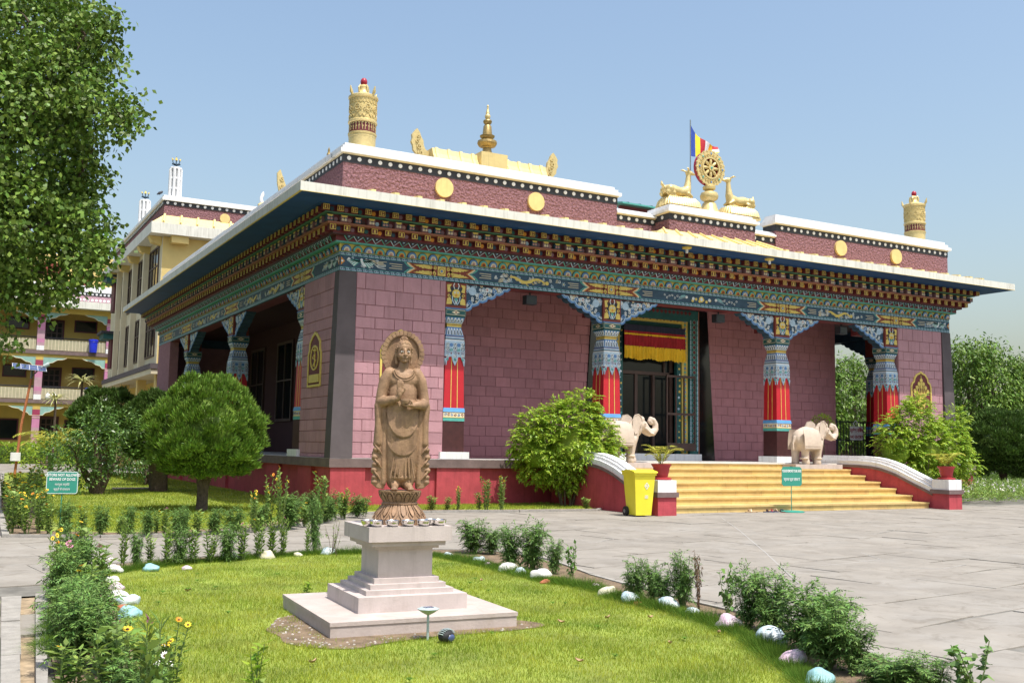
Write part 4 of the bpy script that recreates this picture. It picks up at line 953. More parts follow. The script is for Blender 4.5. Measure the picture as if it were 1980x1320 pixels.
# soffit stepped beams over wings (dark red)
for cx in (7.95, 14.3): part('bracket_beam', MB().use('maroon_paint').box(cx-.95, .35, 5.3, cx+.95, .6, 5.61).box(cx-.6, .33, 5.1, cx+.6, .62, 5.3))
part('bracket_beam', MB().use('maroon_paint').box(17.9, .35, 5.3, 19.4, .6, 5.61)); part('bracket_beam', MB().use('maroon_paint').box(3.2, .35, 5.3, 4.3, .6, 5.61))
# ---- door
d = bpy.data.objects.new('entrance', None); C.objects.link(d); d.parent = T
mb = MB().use('black_granite'); mb.prism([(8.50, 1.153), (9.25, 1.153), (9.25, 5.9), (8.80, 5.9)], lambda u, v, w: (u, 2.3-w, v), 0, .035); mb.build('granite_panel', d); mb = MB().use('black_granite'); mb.prism([(12.80, 1.153), (13.52, 1.153), (13.22, 5.9), (12.80, 5.9)], lambda u, v, w: (u, 2.3-w, v), 0, .035); mb.build('granite_panel', d)
def painted_frame(m, x0, x1, x2, x3, ztop, yb, yf): # uprights and lintel
    return MB().use(m).box(x0, yf, 1.35, x1, yb, ztop).box(x2, yf, 1.35, x3, yb, ztop).box(x1, yf, ztop-(x1-x0), x2, yb, ztop)
f = lambda u, v, w: (u, 2.2-w, v)
mb = painted_frame('teal_dark', 9.25, 9.6, 12.45, 12.80, 5.88, 2.5, 2.2); mb.use('white_paint').box(9.2, 2.1, 1.153, 12.85, 2.5, 1.35); mb.use('terracotta_line').box(12.80, 2.19, 1.15, 12.825, 2.3, 5.88)
n = 26
for i in range(n):
    z = 1.45+i*(5.6-1.45)/n
    for xc in (9.42, 12.63): mb.use('maroon_paint').prism([(xc, z), (xc+.075, z+.075), (xc, z+.15), (xc-.075, z+.075)], f, .001, .008); mb.use('teal_paint').ribbon([(xc, z-.01), (xc+.085, z+.075), (xc, z+.16), (xc-.085, z+.075)], .018, f, .001, .010, closed=True); mb.use('sky_paint').prism([(xc-.15, z), (xc-.12, z), (xc-.12, z+.14), (xc-.15, z+.14)], f, .001, .005); mb.prism([(xc+.12, z), (xc+.15, z), (xc+.15, z+.14), (xc+.12, z+.14)], f, .001, .005)
for i in range(18):
    x = 9.75+i*2.7/17; mb.use('maroon_paint').prism([(x, 5.72), (x+.07, 5.79), (x, 5.86), (x-.07, 5.79)], f, .001, .008)
mb.build('zigzag_frame', d)
mb = painted_frame('gold_paint', 9.6, 9.82, 12.23, 12.45, 5.66, 2.5, 2.3); f = lambda u, v, w: (u, 2.3-w, v)
for i in range(34):
    z = 1.42+i*.125
    for xc in (9.71, 12.34): mb.use('blue_paint' if i % 2 else 'teal_paint').prism(circ(xc, z, .045, 6), f, .001, .01); mb.use('rust_red').prism(circ(xc, z+.06, .018, 5), f, .001, .008)
for i in range(18):
    x = 9.9+i*2.28/17; mb.use('orange_paint' if i % 2 else 'rust_red').prism(circ(x, 5.55, .05, 6), f, .001, .01)
mb.build('gold_frame', d)
mb = painted_frame('teal_dark', 9.82, 9.98, 12.07, 12.23, 5.44, 2.5, 2.36); f = lambda u, v, w: (u, 2.36-w, v)
rr = random.Random(2)
for i in range(22):
    z = 1.5+i*.18
    for xc in (9.9, 12.15): mb.use(rr.choice(['pale_paint', 'teal_paint', 'gold_paint', 'sky_paint'])).prism(circ(xc+rr.uniform(-.03, .03), z, rr.uniform(.02, .05), 6), f, .001, .008)
mb.build('teal_frame', d)
part('glass_door', MB().use('glass_dark').box(9.98, 2.62, 1.36, 10.6, 2.64, 3.78).box(9.98, 2.62, 3.9, 12.07, 2.64, 5.3), d)
part('glass_door', MB().use('glass_dark').box(10.7, 2.70, 1.36, 11.3, 2.72, 3.8), d); part('glass_door', MB().use('glass_dark').box(11.38, 2.66, 1.36, 11.95, 2.68, 3.8), d)
part('door_frame', MB().use('frame_brown').box(11.3, 2.6, 1.36, 11.38, 2.72, 3.8), d)
part('door_frame', MB().use('frame_brown').box(9.98, 2.58, 3.8, 12.07, 2.66, 3.9).box(10.6, 2.58, 1.36, 10.7, 2.66, 3.8).box(11.95, 2.58, 1.36, 12.07, 2.66, 5.3).box(11.7, 2.56, 3.9, 11.76, 2.66, 5.3).box(9.98, 2.56, 1.36, 10.04, 2.68, 5.3), d)
mb = MB().use('frame_brown')   # grille gate leaf folded open in front of the right jamb
for z in (1.62, 2.55, 3.72): mb.box(11.45, 2.08, z, 12.60, 2.12, z+.07)
for x in (11.45, 11.8, 12.12, 12.55): mb.box(x, 2.082, 1.6, x+.045, 2.118, 3.79)
mb.box(11.45, 2.075, 1.45, 12.6, 2.125, 1.62)
part('grille_gate', mb, d)
# curtain over the entrance
cu = thing('door_curtain', 'red valance with yellow pleated fringe hanging over the temple entrance', 'curtain', (11, 2.15, 5.28))
def cloth(m, z0, z1, amp, nm, y):
    V = []; F = []; n = 150
    for i in range(n+1):
        x = -1.12+2.34*i/n; ph = i*.82+1.5*math.sin(i*.21)
        for k in range(3):
            t = k/2; V.append((x, y+amp*math.sin(ph)*(.3+.7*t), z1+(z0-z1)*t+(.02*math.sin(i*.13)+.015*math.sin(i*.9) if k == 2 else 0)))
    for i in range(n):
        for k in range(2): a = i*3+k; F.append((a, a+1, a+4, a+3))
    npmesh(nm, np.array(V), np.array(F), m, cu, smooth=True)
cloth('curtain_navy', -.22, .0, .008, 'navy_top', .0); cloth('curtain_red', -.28, -.20, .010, 'red_trim', -.008); cloth('curtain_gold', -.34, -.27, .014, 'gold_trim', -.015); cloth('curtain_red', -.68, -.325, .03, 'red_valance', -.02); cloth('curtain_gold', -1.06, -.66, .045, 'yellow_fringe', -.03)
# plaques
def plaque(fr, u0, u1, z0, z1, nm='wall_plaque'):
    p = bpy.data.objects.new(nm, None); C.objects.link(p); p.parent = T
    w = u1-u0; c = (u0+u1)/2; sh = z1-.52*w
    arch = [(u0, z0), (u1, z0), (u1, sh), (u1-.05*w, sh+.12*w), (u1-.14*w, sh+.17*w), (u1-.17*w, sh+.30*w), (u1-.3*w, sh+.43*w), (c+.1*w, sh+.46*w), (c, z1), (c-.1*w, sh+.46*w), (u0+.3*w, sh+.43*w), (u0+.17*w, sh+.30*w), (u0+.14*w, sh+.17*w), (u0+.05*w, sh+.12*w), (u0, sh)]
    MB().use('maroon_paint').prism(arch, fr, .018, .03).build('panel', p)
    MB().use('gold_paint').ribbon(arch, .06, fr, .018, .05, closed=True).build('gold_rim', p)
    mb = MB().use('gold_paint'); zc = (z0+sh)/2
    for k in range(7): # vase and flowering stems
        t = (k-3)/3; mb.ribbon([(c, z0+.35*w), (c+t*.2*w, z0+.6*w), (c+t*.33*w, z0+.75*w+(1-abs(t))*.35*w)], .03, fr, .03, .045)
        mb.prism(circ(c+t*.33*w, z0+.75*w+(1-abs(t))*.38*w, .075*w, 7), fr, .03, .052); mb.prism(circ(c+t*.2*w, z0+.62*w, .06*w, 6), fr, .03, .05)
    mb.prism([(c-.12*w, z0+.12*w), (c+.12*w, z0+.12*w), (c+.2*w, z0+.35*w), (c+.08*w, z0+.5*w), (c-.08*w, z0+.5*w), (c-.2*w, z0+.35*w)], fr, .03, .055)
    mb.prism([(c-.05*w, sh-.05*w), (c+.05*w, sh-.05*w), (c, z1-.1*w)], fr, .03, .05)
    mb.build('vase_relief', p)
    return p
plaque(frF, 20.0, 20.95, 2.85, 4.2)
plaque(frF, 1.12, 2.12, 2.85, 4.28)
pq = bpy.data.objects.new('wall_plaque', None); C.objects.link(pq); pq.parent = T
u0, u1, z0, z1 = 1.05, 2.02, 2.92, 4.25; c = 1.535; fr = frL
arch = [(u0, z0), (u1, z0), (u1, 3.72), (u1-.08, 3.82), (u1-.1, 4.02), (u1-.3, 4.17), (c, z1), (u0+.3, 4.17), (u0+.1, 4.02), (u0+.08, 3.82), (u0, 3.72)]
MB().use('maroon_paint').prism(arch, fr, .018, .03).build('panel', pq); MB().use('gold_paint').ribbon(arch, .07, fr, .018, .05, closed=True).build('gold_rim', pq)
mb = MB().use('gold_paint').ribbon(circ(c, 3.62, .30, 18), .04, fr, .03, .05, closed=True); mb.ribbon([(c-.12, 3.8), (c+.1, 3.82), (c-.05, 3.72), (c+.12, 3.62), (c-.1, 3.55), (c+.08, 3.42)], .04, fr, .03, .055); mb.ribbon([(c-.02, 3.9), (c-.02, 3.38)], .03, fr, .03, .05)
mb.use('gold_paint').prism([(c-.38, 3.0), (c+.38, 3.0), (c+.38, 3.2), (c-.38, 3.2)], fr, .03, .05); mb.build('seal_relief', pq)
# inner gallery windows on the left
for y in (5.2, 9.2, 13.4, 17.2):
    w_ = bpy.data.objects.new('window', None); C.objects.link(w_); w_.parent = T
    MB().use('frame_brown').box(3.0, y, 2.3, 3.06, y+2.0, 2.4).box(3.0, y, 5.2, 3.06, y+2.0, 5.3).box(3.0, y, 2.4, 3.06, y+.1, 5.2).box(3.0, y+1.9, 2.4, 3.06, y+2, 5.2).box(3.0, y+.97, 2.4, 3.06, y+1.03, 5.2).box(3.0, y+.1, 3.8, 3.06, y+1.9, 3.86).build('frame', w_)
    MB().use('glass_dark').box(3.04, y+.1, 2.4, 3.068, y+1.9, 5.2).build('pane', w_)
# ---- steps
yf, rise, tr = -4.1, 1.152/7, .549
st = bpy.data.objects.new('steps', None); C.objects.link(st); st.parent = T
MB().use('mortar').box(6.46, -4.0, -.03, 15.64, -.7, .1).box(6.46, -3.5, .1, 15.64, -.7, .3).box(6.46, -3.0, .2, 15.64, -.7, .45).box(6.46, -2.4, .3, 15.64, -.7, .62).box(6.46, -1.85, .3, 15.64, -.12, .8).box(6.46, -1.3, .3, 15.64, -.12, .96).box(6.46, -.76, .9, 15.64, -.12, 1.13).build('core', st)
for i in range(7):
    y0 = yf+tr*i; z1 = rise*(i+1); x = 6.46; y1 = y0+tr+.06 if i < 6 else -.1
    while x < 15.63:
        w = min(rng.uniform(.7, 1.25), 15.64-x)
        if 15.64-x-w < .3: w = 15.64-x
        MB().use('step_stone').box(x+.003, y0, z1-rise, x+w-.003, y0+.04, z1-.046).build('riser_slab', st)
        x += w
    x = 6.46
    while x < 15.63:
        w = min(rng.uniform(1.0, 1.6), 15.64-x)
        if 15.64-x-w < .4: w = 15.64-x
        mm = MB().use('step_nose' if i < 6 else 'floor_marble'); mm.box(x+.002, y0-.03, z1-.045, x+w-.002, y1, z1+rng.uniform(-.001, .001)); mm.build('tread_slab', st)
        x += w
# side walls with coping
def balustrade(x0, x1, sgn):
    b = bpy.data.objects.new('balustrade', None); C.objects.link(b); b.parent = T
    xa, xb = x0+.02, x1-.02
    prof = [(-4.22, .62), (-3.6, .86), (-3.0, 1.10), (-2.7, 1.19), (-2.4, 1.26), (-2.1, 1.30), (-1.6, 1.325), (-.13, 1.33)]
    f = lambda y, z, w: (w, y, z)
    MB().use('plinth_red').prism([(y, z-.28) for y, z in prof]+[(-.13, -.03), (-4.22, -.03)], f, xa+.04, xb-.04).build('side_wall', b)
    MB().use('plum_sill').prism([(y, z-.28) for y, z in prof]+[(y, z-.20) for y, z in prof[::-1]], f, xa-.0, xb).build('brown_moulding', b)
    mb = MB().use('white_paint').prism([(y, z-.20) for y, z in prof]+[(y, z-.08) for y, z in prof[::-1]], f, xa+.03, xb-.03).prism([(y, z-.08) for y, z in prof]+[(y, z+.0) for y, z in prof[::-1]], f, xa+.09, xb-.09)
    mb.prism([(y, z) for y, z in prof]+[(y, z+.06) for y, z in prof[::-1]], f, xa+.14, xb-.14)
    mb.build('white_coping', b)
    MB().use('plinth_red').box(x0+.02, -4.74, -.03, x1-.02, -4.2, .41).build('newel_base', b)
    MB().use('plum_sill').box(x0-.02, -4.78, .41, x1+.02, -4.16, .52).build('newel_band', b)
    MB().use('white_paint').box(x0+.02, -4.74, .52, x1-.02, -4.2, .79).build('newel_cap', b)
balustrade(5.9, 6.46, -1); balustrade(15.64, 16.2, 1)
# small things under the eaves
for x in (9.6, 12.65):
    l_ = thing('eave_lamp', 'small yellow downlight cup under the eave, %s' % ('left of the golden wheel' if x < 10 else 'below and right of the golden wheel'), 'lamp', (x, -1.2, 7.056), group='downlights under the front eave')
    MB().use('gold_paint').lathe([(.03, -.07), (.13, -.04), (.14, 0)], n=14).build('cup', l_, smooth=True); MB().use('white_paint').lathe([(.028, -.17), (.04, -.15), (.04, -.05), (.02, -.045)], n=10).build('bulb', l_, smooth=True)
for x, lb in ((5.5, 'left archway'), (12.05, 'middle archway beside the door'), (17.2, 'right archway')):
    l_ = thing('flood_light', 'dark box flood light under the front beam in the '+lb, 'lamp', (x, .35, 5.61), group='flood lights under the front beam')
    MB().use('black_paint').box(-.16, -.1, -.32, .16, .12, -.08).build('housing', l_); MB().use('black_paint').box(-.02, -.01, -.08, .02, .02, 0).build('bracket', l_); MB().use('glass_dark').box(-.13, -.106, -.29, .13, -.101, -.11).build('lens', l_)
# ---------------------------------------------------------------- roof ornaments
def banner(loc, label, s=1):
    t = thing('victory_banner', label, 'roof ornament', loc, group='gold victory banners on the roof corners')
    MB().use('gold').lathe([(.36, 0), (.365, .36), (.375, .37), (.375, .42)], n=40, a0=.1).lathe([(.36, 0), (.37, .36)], n=20, lobes=40, amp=.02).build('fluted_base', t, smooth=True)
    mb = MB().use('gold').lathe([(.39, .42), (.395, .46), (.37, .47)], n=32).lathe([(.37, .68), (.40, .70), (.40, .74), (.375, .76)], n=32); mb.build('moulding', t, smooth=True)
    mb = MB().use('maroon_paint').lathe([(.362, .46), (.362, .70)], n=32); rr = random.Random(1)
    for k in range(26):
        a = 2*PI*k/26; f = lambda u, v, w, a=a: ((.362+w)*math.cos(a+u/.362), (.362+w)*math.sin(a+u/.362), v)
        mb.use('gold').ribbon([(-.025, .66), (.025, .66)], .02, f, 0, .012); mb.ribbon([(rr.uniform(-.02, .02), .66), (rr.uniform(-.02, .02), .50)], .014, f, 0, .012)
        mb.ribbon(spiral(rr.uniform(-.01, .01), .58, .025, .9, rr.uniform(0, 6), 1, 5), .012, f, 0, .012)
    mb.build('glyph_band', t)
    mb = MB().use('gold_relief').lathe([(.365, .74), (.372, 1.25)], n=48)
    for k in range(24):
        a = 2*PI*k/24; f = lambda u, v, w, a=a: ((.370+w)*math.cos(a+u/.37), (.370+w)*math.sin(a+u/.37), v)
        mb.use('gold').ribbon([(-.035, 1.24), (-.035, 1.15), (0, 1.12), (.035, 1.15), (.035, 1.24)], .014, f, 0, .014)
        if k % 3 == 0:
            mb.ribbon(circ(0, 1.02, .07, 9), .025, f, 0, .022, closed=True); mb.prism(circ(-.03, 1.03, .018, 6), f, 0, .02); mb.prism(circ(.03, 1.03, .018, 6), f, 0, .02); mb.ribbon([(-.05, .93), (0, .90), (.05, .93)], .02, f, 0, .02)
        else: mb.ribbon(spiral(0, .98, .045, 1.2, k, 1 if k % 2 else -1, 8), .018, f, 0, .018); mb.ribbon([(-.05, .87), (0, .80), (.05, .87)], .018, f, 0, .016)
    mb.build('relief_drum', t)
    MB().use('gold').lathe([(.375, 1.24), (.41, 1.27), (.41, 1.31), (.38, 1.33), (.2, 1.38), (.14, 1.44), (.12, 1.50), (.13, 1.56), (.09, 1.60), (.05, 1.62)], n=32).build('lid', t, smooth=True)
    for k in range(4):
        a = k*PI/2+.35
        MB().use('gold').tube([(.38*math.cos(a), .38*math.sin(a), 1.29), (.44*math.cos(a), .44*math.sin(a), 1.38), (.47*math.cos(a), .47*math.sin(a), 1.50)], [.03, .045, .012], 7).build('horn', t, smooth=True)
        MB().use('gold').tube([(.15*math.cos(a), .15*math.sin(a), 1.42), (.17*math.cos(a), .17*math.sin(a), 1.52), (.12*math.cos(a), .12*math.sin(a), 1.6)], [.03, .03, .015], 6).build('flame', t, smooth=True)
    MB().use('red_ball').ball((0, 0, 1.68), .095, 18, 12).build('jewel', t, smooth=True)
    t.scale = (s, s, s)
    return t
banner((.78, .85, 8.80), 'gold victory banner drum with red jewel on the left roof corner', 1.08)
banner((21.45, .85, 8.72), 'gold victory banner drum with red jewel on the right roof corner', 1.08)
# roof ridge with spire
BAN = [o for o in C.objects if o.name.startswith('victory_banner')]
for o in BAN: o.scale = (o.scale[0]*.86, o.scale[1]*.86, o.scale[2]*1.05)
g = thing('golden_roof', 'small gilded ridge roof with curled finials behind the left front parapet', 'roof ornament', (7.05, 6, 8.1))
MB().use('disc_yellow').prism([(-.5, 0), (.5, 0), (.5, 2.35), (.32, 2.62), (.26, 2.80), (-.26, 2.80), (-.32, 2.62), (-.5, 2.35)], lambda y, z, x: (x, y, z), -2.1, 2.1).build('ridge', g)
MB().use('disc_yellow').box(-.48, -.55, 1.5, .48, .55, 2.88).build('spire_block', g)
for k in range(10):
    x = -1.95+k*.43
    if abs(x) < .45: continue
    MB().use('roof_yellow').prism([(-.53, 2.2), (-.53, 2.33), (-.35, 2.62), (-.28, 2.83), (-.22, 2.83), (-.3, 2.2)], lambda y, z, xx: (x+xx, y, z), -.05, .05).build('rib', g)
def curl(s):
    f = lambda u, v, w: (s*(2.05+u), -w, 2.5+v)
    P = [(0, .0), (.25, -.04), (.50, .06), (.64, .22), (.66, .38), (.72, .5), (.68, .64), (.70, .76), (.60, .9), (.52, 1.0), (.42, .88), (.36, .72), (.28, .6), (.26, .42), (.2, .3), (.0, .18)]
    mb = MB().use('gold'); 
    P = [(a*.95, b*.92) for a, b in P]
    mb.prism(P, f, -.05, .05); 
    for c_, r in (((.36, .14), .10), ((.40, .33), .10), ((.46, .50), .085), ((.44, .66), .06)): mb.ribbon(spiral(c_[0], c_[1], r, 1.3, c_[1]*5, s, 10), .03, f, .05, .085)
    mb.build('curled_finial', g)
curl(1); curl(-1)
sp = thing('golden_spire', 'tiered bronze gold spire on the ridge of the gilded roof', 'spire', (7.05, 6, 10.98))
MB().use('gold_dark').lathe([(.30, 0), (.26, .08), (.20, .2), (.18, .30), (.22, .34)], n=28).build('neck', sp, smooth=True)
MB().use('gold_dark').lathe([(.18, .32), (.33, .36), (.40, .46), (.38, .54), (.22, .58)], n=40, lobes=14, amp=.07).build('lotus_bulb', sp, smooth=True)
MB().use('gold_dark').lathe([(.2, .58), (.24, .62), (.31, .68), (.32, .72), (.2, .76)], n=28).build('disc', sp, smooth=True)
MB().use('gold_dark').lathe([(.21, .75), (.17, 1.05), (.12, 1.10)], n=28).build('bell', sp, smooth=True)
MB().use('gold_dark').lathe([(.1, 1.10), (.17, 1.16), (.19, 1.22), (.17, 1.26), (.08, 1.29)], n=24).build('collar', sp, smooth=True)
MB().use('gold').lathe([(.07, 1.28), (.12, 1.36), (.12, 1.42), (.07, 1.48), (.09, 1.51), (.06, 1.55), (.07, 1.57), (.045, 1.62), (.05, 1.64), (.03, 1.69), (.045, 1.73), (.03, 1.78), (.0, 1.80)], n=18).build('jewel_tip', sp, smooth=True)
sp.scale = (.78, .78, .99)
# second gilded roof further back, seen over the left parapet
g2 = thing('curled_finial', 'lone gold curled roof finial peeking over the left eave line', 'roof ornament', (3.0, 16, 10.8))
f = lambda u, v, w: (u, -w, v); mb = MB().use('gold').prism([(.45, .0), (.28, .45), (.30, .75), (.15, 1.1), (0, 1.5), (-.12, 1.35), (-.1, .95), (-.02, .6), (.05, .3), (.2, .0)], f, -.05, .05)
for z in (.5, .8, 1.1): mb.ribbon(spiral(.08, z, .1, 1.2, z, 1, 8), .04, f, .05, .08)
mb.build('finial', g2); MB().use('disc_yellow').box(.1, -.3, -2.9, 4.2, .3, .05).build('ridge', g2)
g3 = thing('roof_peacock', 'tiny gold and white bird shaped finial behind the left eave edge', 'roof ornament', (2.45, 16, 10.7))
MB().use('gold').tube([(-.25, 0, 0), (-.1, 0, .05), (.1, 0, .12), (.3, 0, .3)], [.1, .16, .13, .05], 8).build('body', g3, smooth=True); MB().use('white_paint').tube([(-.12, 0, .1), (-.16, 0, .35), (-.1, 0, .5), (-.08, 0, .62)], [.09, .06, .07, .01], 8).build('head', g3, smooth=True); MB().use('disc_yellow').box(-.2, -.2, -2.8, .2, .2, .02).build('stand', g3)
g4 = thing('small_spire', 'little ringed dark spire behind the left victory banner', 'spire', (4.98, 16, 12.6))
MB().use('gold_dark').lathe([(.16, 0), (.18, .1), (.1, .2), (.15, .28), (.09, .38), (.12, .45), (.06, .55), (.09, .62), (.04, .75), (.05, .8), (0, .95)], n=14).build('rings', g4, smooth=True); MB().use('disc_yellow').lathe([(.2, -4.7), (.2, 0)], n=12).build('shaft', g4)
# green roof strip behind
g5 = thing('green_roof', 'thin strip of green corrugated roof behind the low parapet', 'roof', (11.9, 5, 9.6))
mb = MB().use('teal_paint')
mb.prism([(-.3, .18), (1.6, .55), (1.6, .6), (-.3, .23)], lambda y, z, x: (x, y, z), -.3, 4.4); mb.build('roof_sheet', g5)
MB().use('maroon_paint').box(-.2, 0, -.35, 4.3, .1, .18).build('fascia', g5); MB().use('wall_cream').box(0, .2, -2, 4.1, 1.4, .1).build('wall', g5)
for i in range(9): MB().use('teal_dark').tube([(-.05+i*.5, -.3, .22), (-.05+i*.5, 1.6, .6)], .03, 5).build('ridge_roll', g5)
# dharma wheel
WH = w = thing('dharma_wheel', 'large golden eight-spoked wheel with red rim on a vase stand', 'wheel', (11.37, -.05, 8.40))
MB().use('gold').lathe([(.36, 0), (.33, .03), (.26, .2), (.2, .38), (.14, .42)], n=36, lobes=16, amp=.06).build('petal_foot', w, smooth=True)
MB().use('gold').lathe([(.13, .40), (.16, .44), (.27, .52), (.30, .62), (.26, .72), (.15, .77), (.12, .80), (.20, .84), (.21, .92), (.13, .96), (.13, 1.02)], n=30).build('vase', w, smooth=True)
zc = 1.52; f = lambda u, v, ww: (u, -ww, zc+v)
def annulus(mb, r0, r1, f, h0, h1, n=48):
    A = circ(0, 0, r1, n); Bc = circ(0, 0, r0, n); vs = [f(a, b, h0) for a, b in A]+[f(a, b, h1) for a, b in A]+[f(a, b, h0) for a, b in Bc]+[f(a, b, h1) for a, b in Bc]
    fs = []
    for i in range(n):
        j = (i+1) % n; fs += [(i, j, n+j, n+i), (n+i, n+j, 3*n+j, 3*n+i), (3*n+i, 3*n+j, 2*n+j, 2*n+i), (i, 2*n+i, 2*n+j, j)]
    mb.add(vs, fs)
mb = MB().use('red_ball'); annulus(mb, .30, .565, f, -.09, .06); mb.build('red_rim', w)
mb = MB().use('gold'); annulus(mb, .33, .575, f, .06, .09)
mb.use('gold'); annulus(mb, .31, .36, f, .05, .12)
for k in range(24):
    a = k*2*PI/24; mb.prism(circ(.56*math.cos(a), .56*math.sin(a), .035, 6), f, .04, .10)
    mb.ribbon(spiral(.43*math.cos(a), .43*math.sin(a), .05, 1.1, a, 1, 7), .02, f, .09, .115)
mb.build('gold_rim', w)
mb = MB().use('maroon_paint'); mb.prism(circ(0, 0, .32, 28), f, -.02, -.01); mb.build('back_plate', w)
for k in range(8):
    a = k*PI/4; MB().use('gold').tube([(math.cos(a)*.06, -.06, zc+math.sin(a)*.06), (math.cos(a)*.14, -.07, zc+math.sin(a)*.14), (math.cos(a)*.22, -.075, zc+math.sin(a)*.22), (math.cos(a)*.32, -.06, zc+math.sin(a)*.32)], [.025, .045, .055, .035], 8).build('spoke', w, smooth=True)
mb = MB().use('gold'); annulus(mb, .03, .10, f, .05, .13, 20); mb.use('teal_paint').ball((0, -.13, zc), .04, 10, 6); mb.build('hub', w)
for k in range(8):
    a = k*PI/4+PI/2; mb = MB().use('blue_paint' if k % 2 == 0 else 'teal_paint'); mb.ball((.47*math.cos(a), -.11, zc+.47*math.sin(a)), (.028, .02, .04), 8, 6); mb.build('gem', w, smooth=True)
w.scale = (.92, .92, .93)
# deer
def deer(loc, s, label):
    t = thing('golden_deer', label, 'deer statue', loc, group='pair of golden deer beside the wheel')
    B_ = Blob(); S_ = lambda pts: [(s*x, y, z) for x, y, z in pts]
    B_.chain(S_([(-.42, 0, .62), (-.2, 0, .63), (.05, 0, .60), (.25, 0, .64)]), [.15, .165, .15, .16])
    B_.chain(S_([(.26, 0, .60), (.34, 0, .78), (.36, 0, .98), (.37, 0, 1.16), (.38, 0, 1.24)]), [.16, .12, .085, .07, .07])
    B_.chain(S_([(.36, 0, 1.27), (.46, 0, 1.27), (.56, 0, 1.25), (.62, 0, 1.245)]), [.085, .075, .045, .03])
    for y in (-.12, .12):
        B_.chain(S_([(.28, y, .55), (.42, y, .47), (.30, y, .43), (.12, y, .42)]), [.07, .045, .035, .03])
        B_.chain(S_([(-.42, y*1.2, .62), (-.50, y*1.3, .50), (-.28, y*1.4, .50)]), [.13, .08, .05]); B_.chain(S_([(-.28, y*1.4, .50), (-.5, y*1.4, .42), (-.2, y*1.4, .41)]), [.055, .035, .03])
        B_.chain(S_([(.34, y*.6, 1.33), (.27, y*1.1, 1.38), (.20, y*1.3, 1.37)]), [.03, .035, .012], 8)
    B_.chain(S_([(-.54, 0, .68), (-.62, 0, .76), (-.64, 0, .86)]), [.05, .05, .02], 8)
    B_.build('body', 'gold', t, .02, 3)
    mb = MB().use('gold'); mb.box(-.62, -.36, -.02, .62, .36, .06)
    mb.build('slab', t)
    mb = MB().use('gold'); mb.frus(0, 0, .06, .54, .30, .36, .46, .20)
    for k in range(13):
        for y in (-1, 1):
            x0 = -.54+k*.09; x1 = x0*.82; mb.tube([(x0, y*.335, .07), ((x0+x1)/2*1.04, y*.29, .24), (x1, y*.20, .37)], [.062, .055, .035], 7)
    for k in range(5):
        for x in (-1, 1): mb.tube([(x*.58, -.26+k*.13, .07), (x*.53, (-.26+k*.13)*.9, .25), (x*.46, (-.26+k*.13)*.7, .37)], [.062, .055, .035], 7)
    mb.build('lotus_base', t, smooth=True); t.scale = (.97, .97, .92)
    return t
deer((10.22, -.05, 8.40), 1, 'golden deer on lotus base left of the wheel, facing right')
deer((12.47, -.05, 8.40), -1, 'golden deer on lotus base right of the wheel, facing left')
# flag
fl = thing('flag', 'striped blue yellow red white orange flag on a thin pole behind the wheel', 'flag', (11.52, 1.0, 8.3))
MB().use('grey_metal').tube([(0, 0, 0), (0, 0, 3.33)], .018, 8).build('pole', fl); 
nx, nz = 44, 12; V = []; F = []; MI = []
for i in range(nx+1):
    t_ = i/nx; x = t_*1.12
    drop = .56*(1-math.exp(-3.2*t_)); hgt = 1.02-.52*t_**.8
    for j in range(nz+1):
        q = j/nz; V.append((x-.06*q*t_, .10*math.sin(t_*9+q*2)*t_, 3.20-drop*(1-.5*q)-hgt*q))
for i in range(nx):
    for j in range(nz):
        a = i*(nz+1)+j; F.append((a, a+1, a+nz+2, a+nz+1)); b = i*6/nx
        MI.append(min(4, int(b)) if b < 5 else [0, 1, 2, 3, 4][min(4, int(j*5/nz))])
# fly-end band repeats the five colours as horizontal stripes
MI = [m if (k//nz)*6/nx < 5 else [2, 2, 3, 3, 1][min(4, int((k % nz)*5/nz))] for k, m in enumerate(MI)]
npmesh('cloth', np.array(V), np.array(F), ['flag_blue', 'flag_yellow', 'flag_red', 'flag_white', 'flag_orange'], fl, smooth=True, midx=MI)
# ---------------------------------------------------------------- pedestal and statue
PD = (-4.66, -15.0); PZ = R(-4)
pd = thing('pedestal', 'stepped pinkish grey stone pedestal on a square slab in the lawn', 'pedestal', (PD[0], PD[1], 0), PZ)
def pbox(nm, h, z0, z1, m='pink_stone', parts=0, cxo=0):
    if parts:
        for i in range(parts):
            a = -h+2*h*i/parts; b = -h+2*h*(i+1)/parts
            mb = MB().use(m).box(a+.0015, -h, z0, b-.0015, h, z1); mb.build(nm, pd)
    else: MB().use(m).box(-h, -h, z0, h, h, z1).build(nm, pd)
MB().use('slab_stone').box(-.768, -.778, -.03, .768, .79, .108).build('base_slab', pd)
mb = MB().use('slab_stone').box(-.775, -.785, .109, .775, -.1, .139); mb.build('paving_top', pd)
MB().use('slab_stone').box(-.775, -.097, .109, .775, .797, .139).build('paving_top', pd)
pbox('plinth_block', .462, .139, .262); pbox('step_course', .375, .262, .300); pbox('step_course', .325, .300, .339); pbox('step_course', .280, .339, .381)
pbox('shaft', .235, .381, .615); pbox('cornice', .275, .615, .640); pbox('cornice', .318, .640, .680); pbox('cap', .360, .680, .800)
st = thing('buddha_statue', 'carved brown stone standing Buddha with halo on double lotus base', 'statue', (PD[0]+.015, PD[1]+.0, .80), R(-14)); st.scale = (.93, 1, 1)
Zb = 0.0
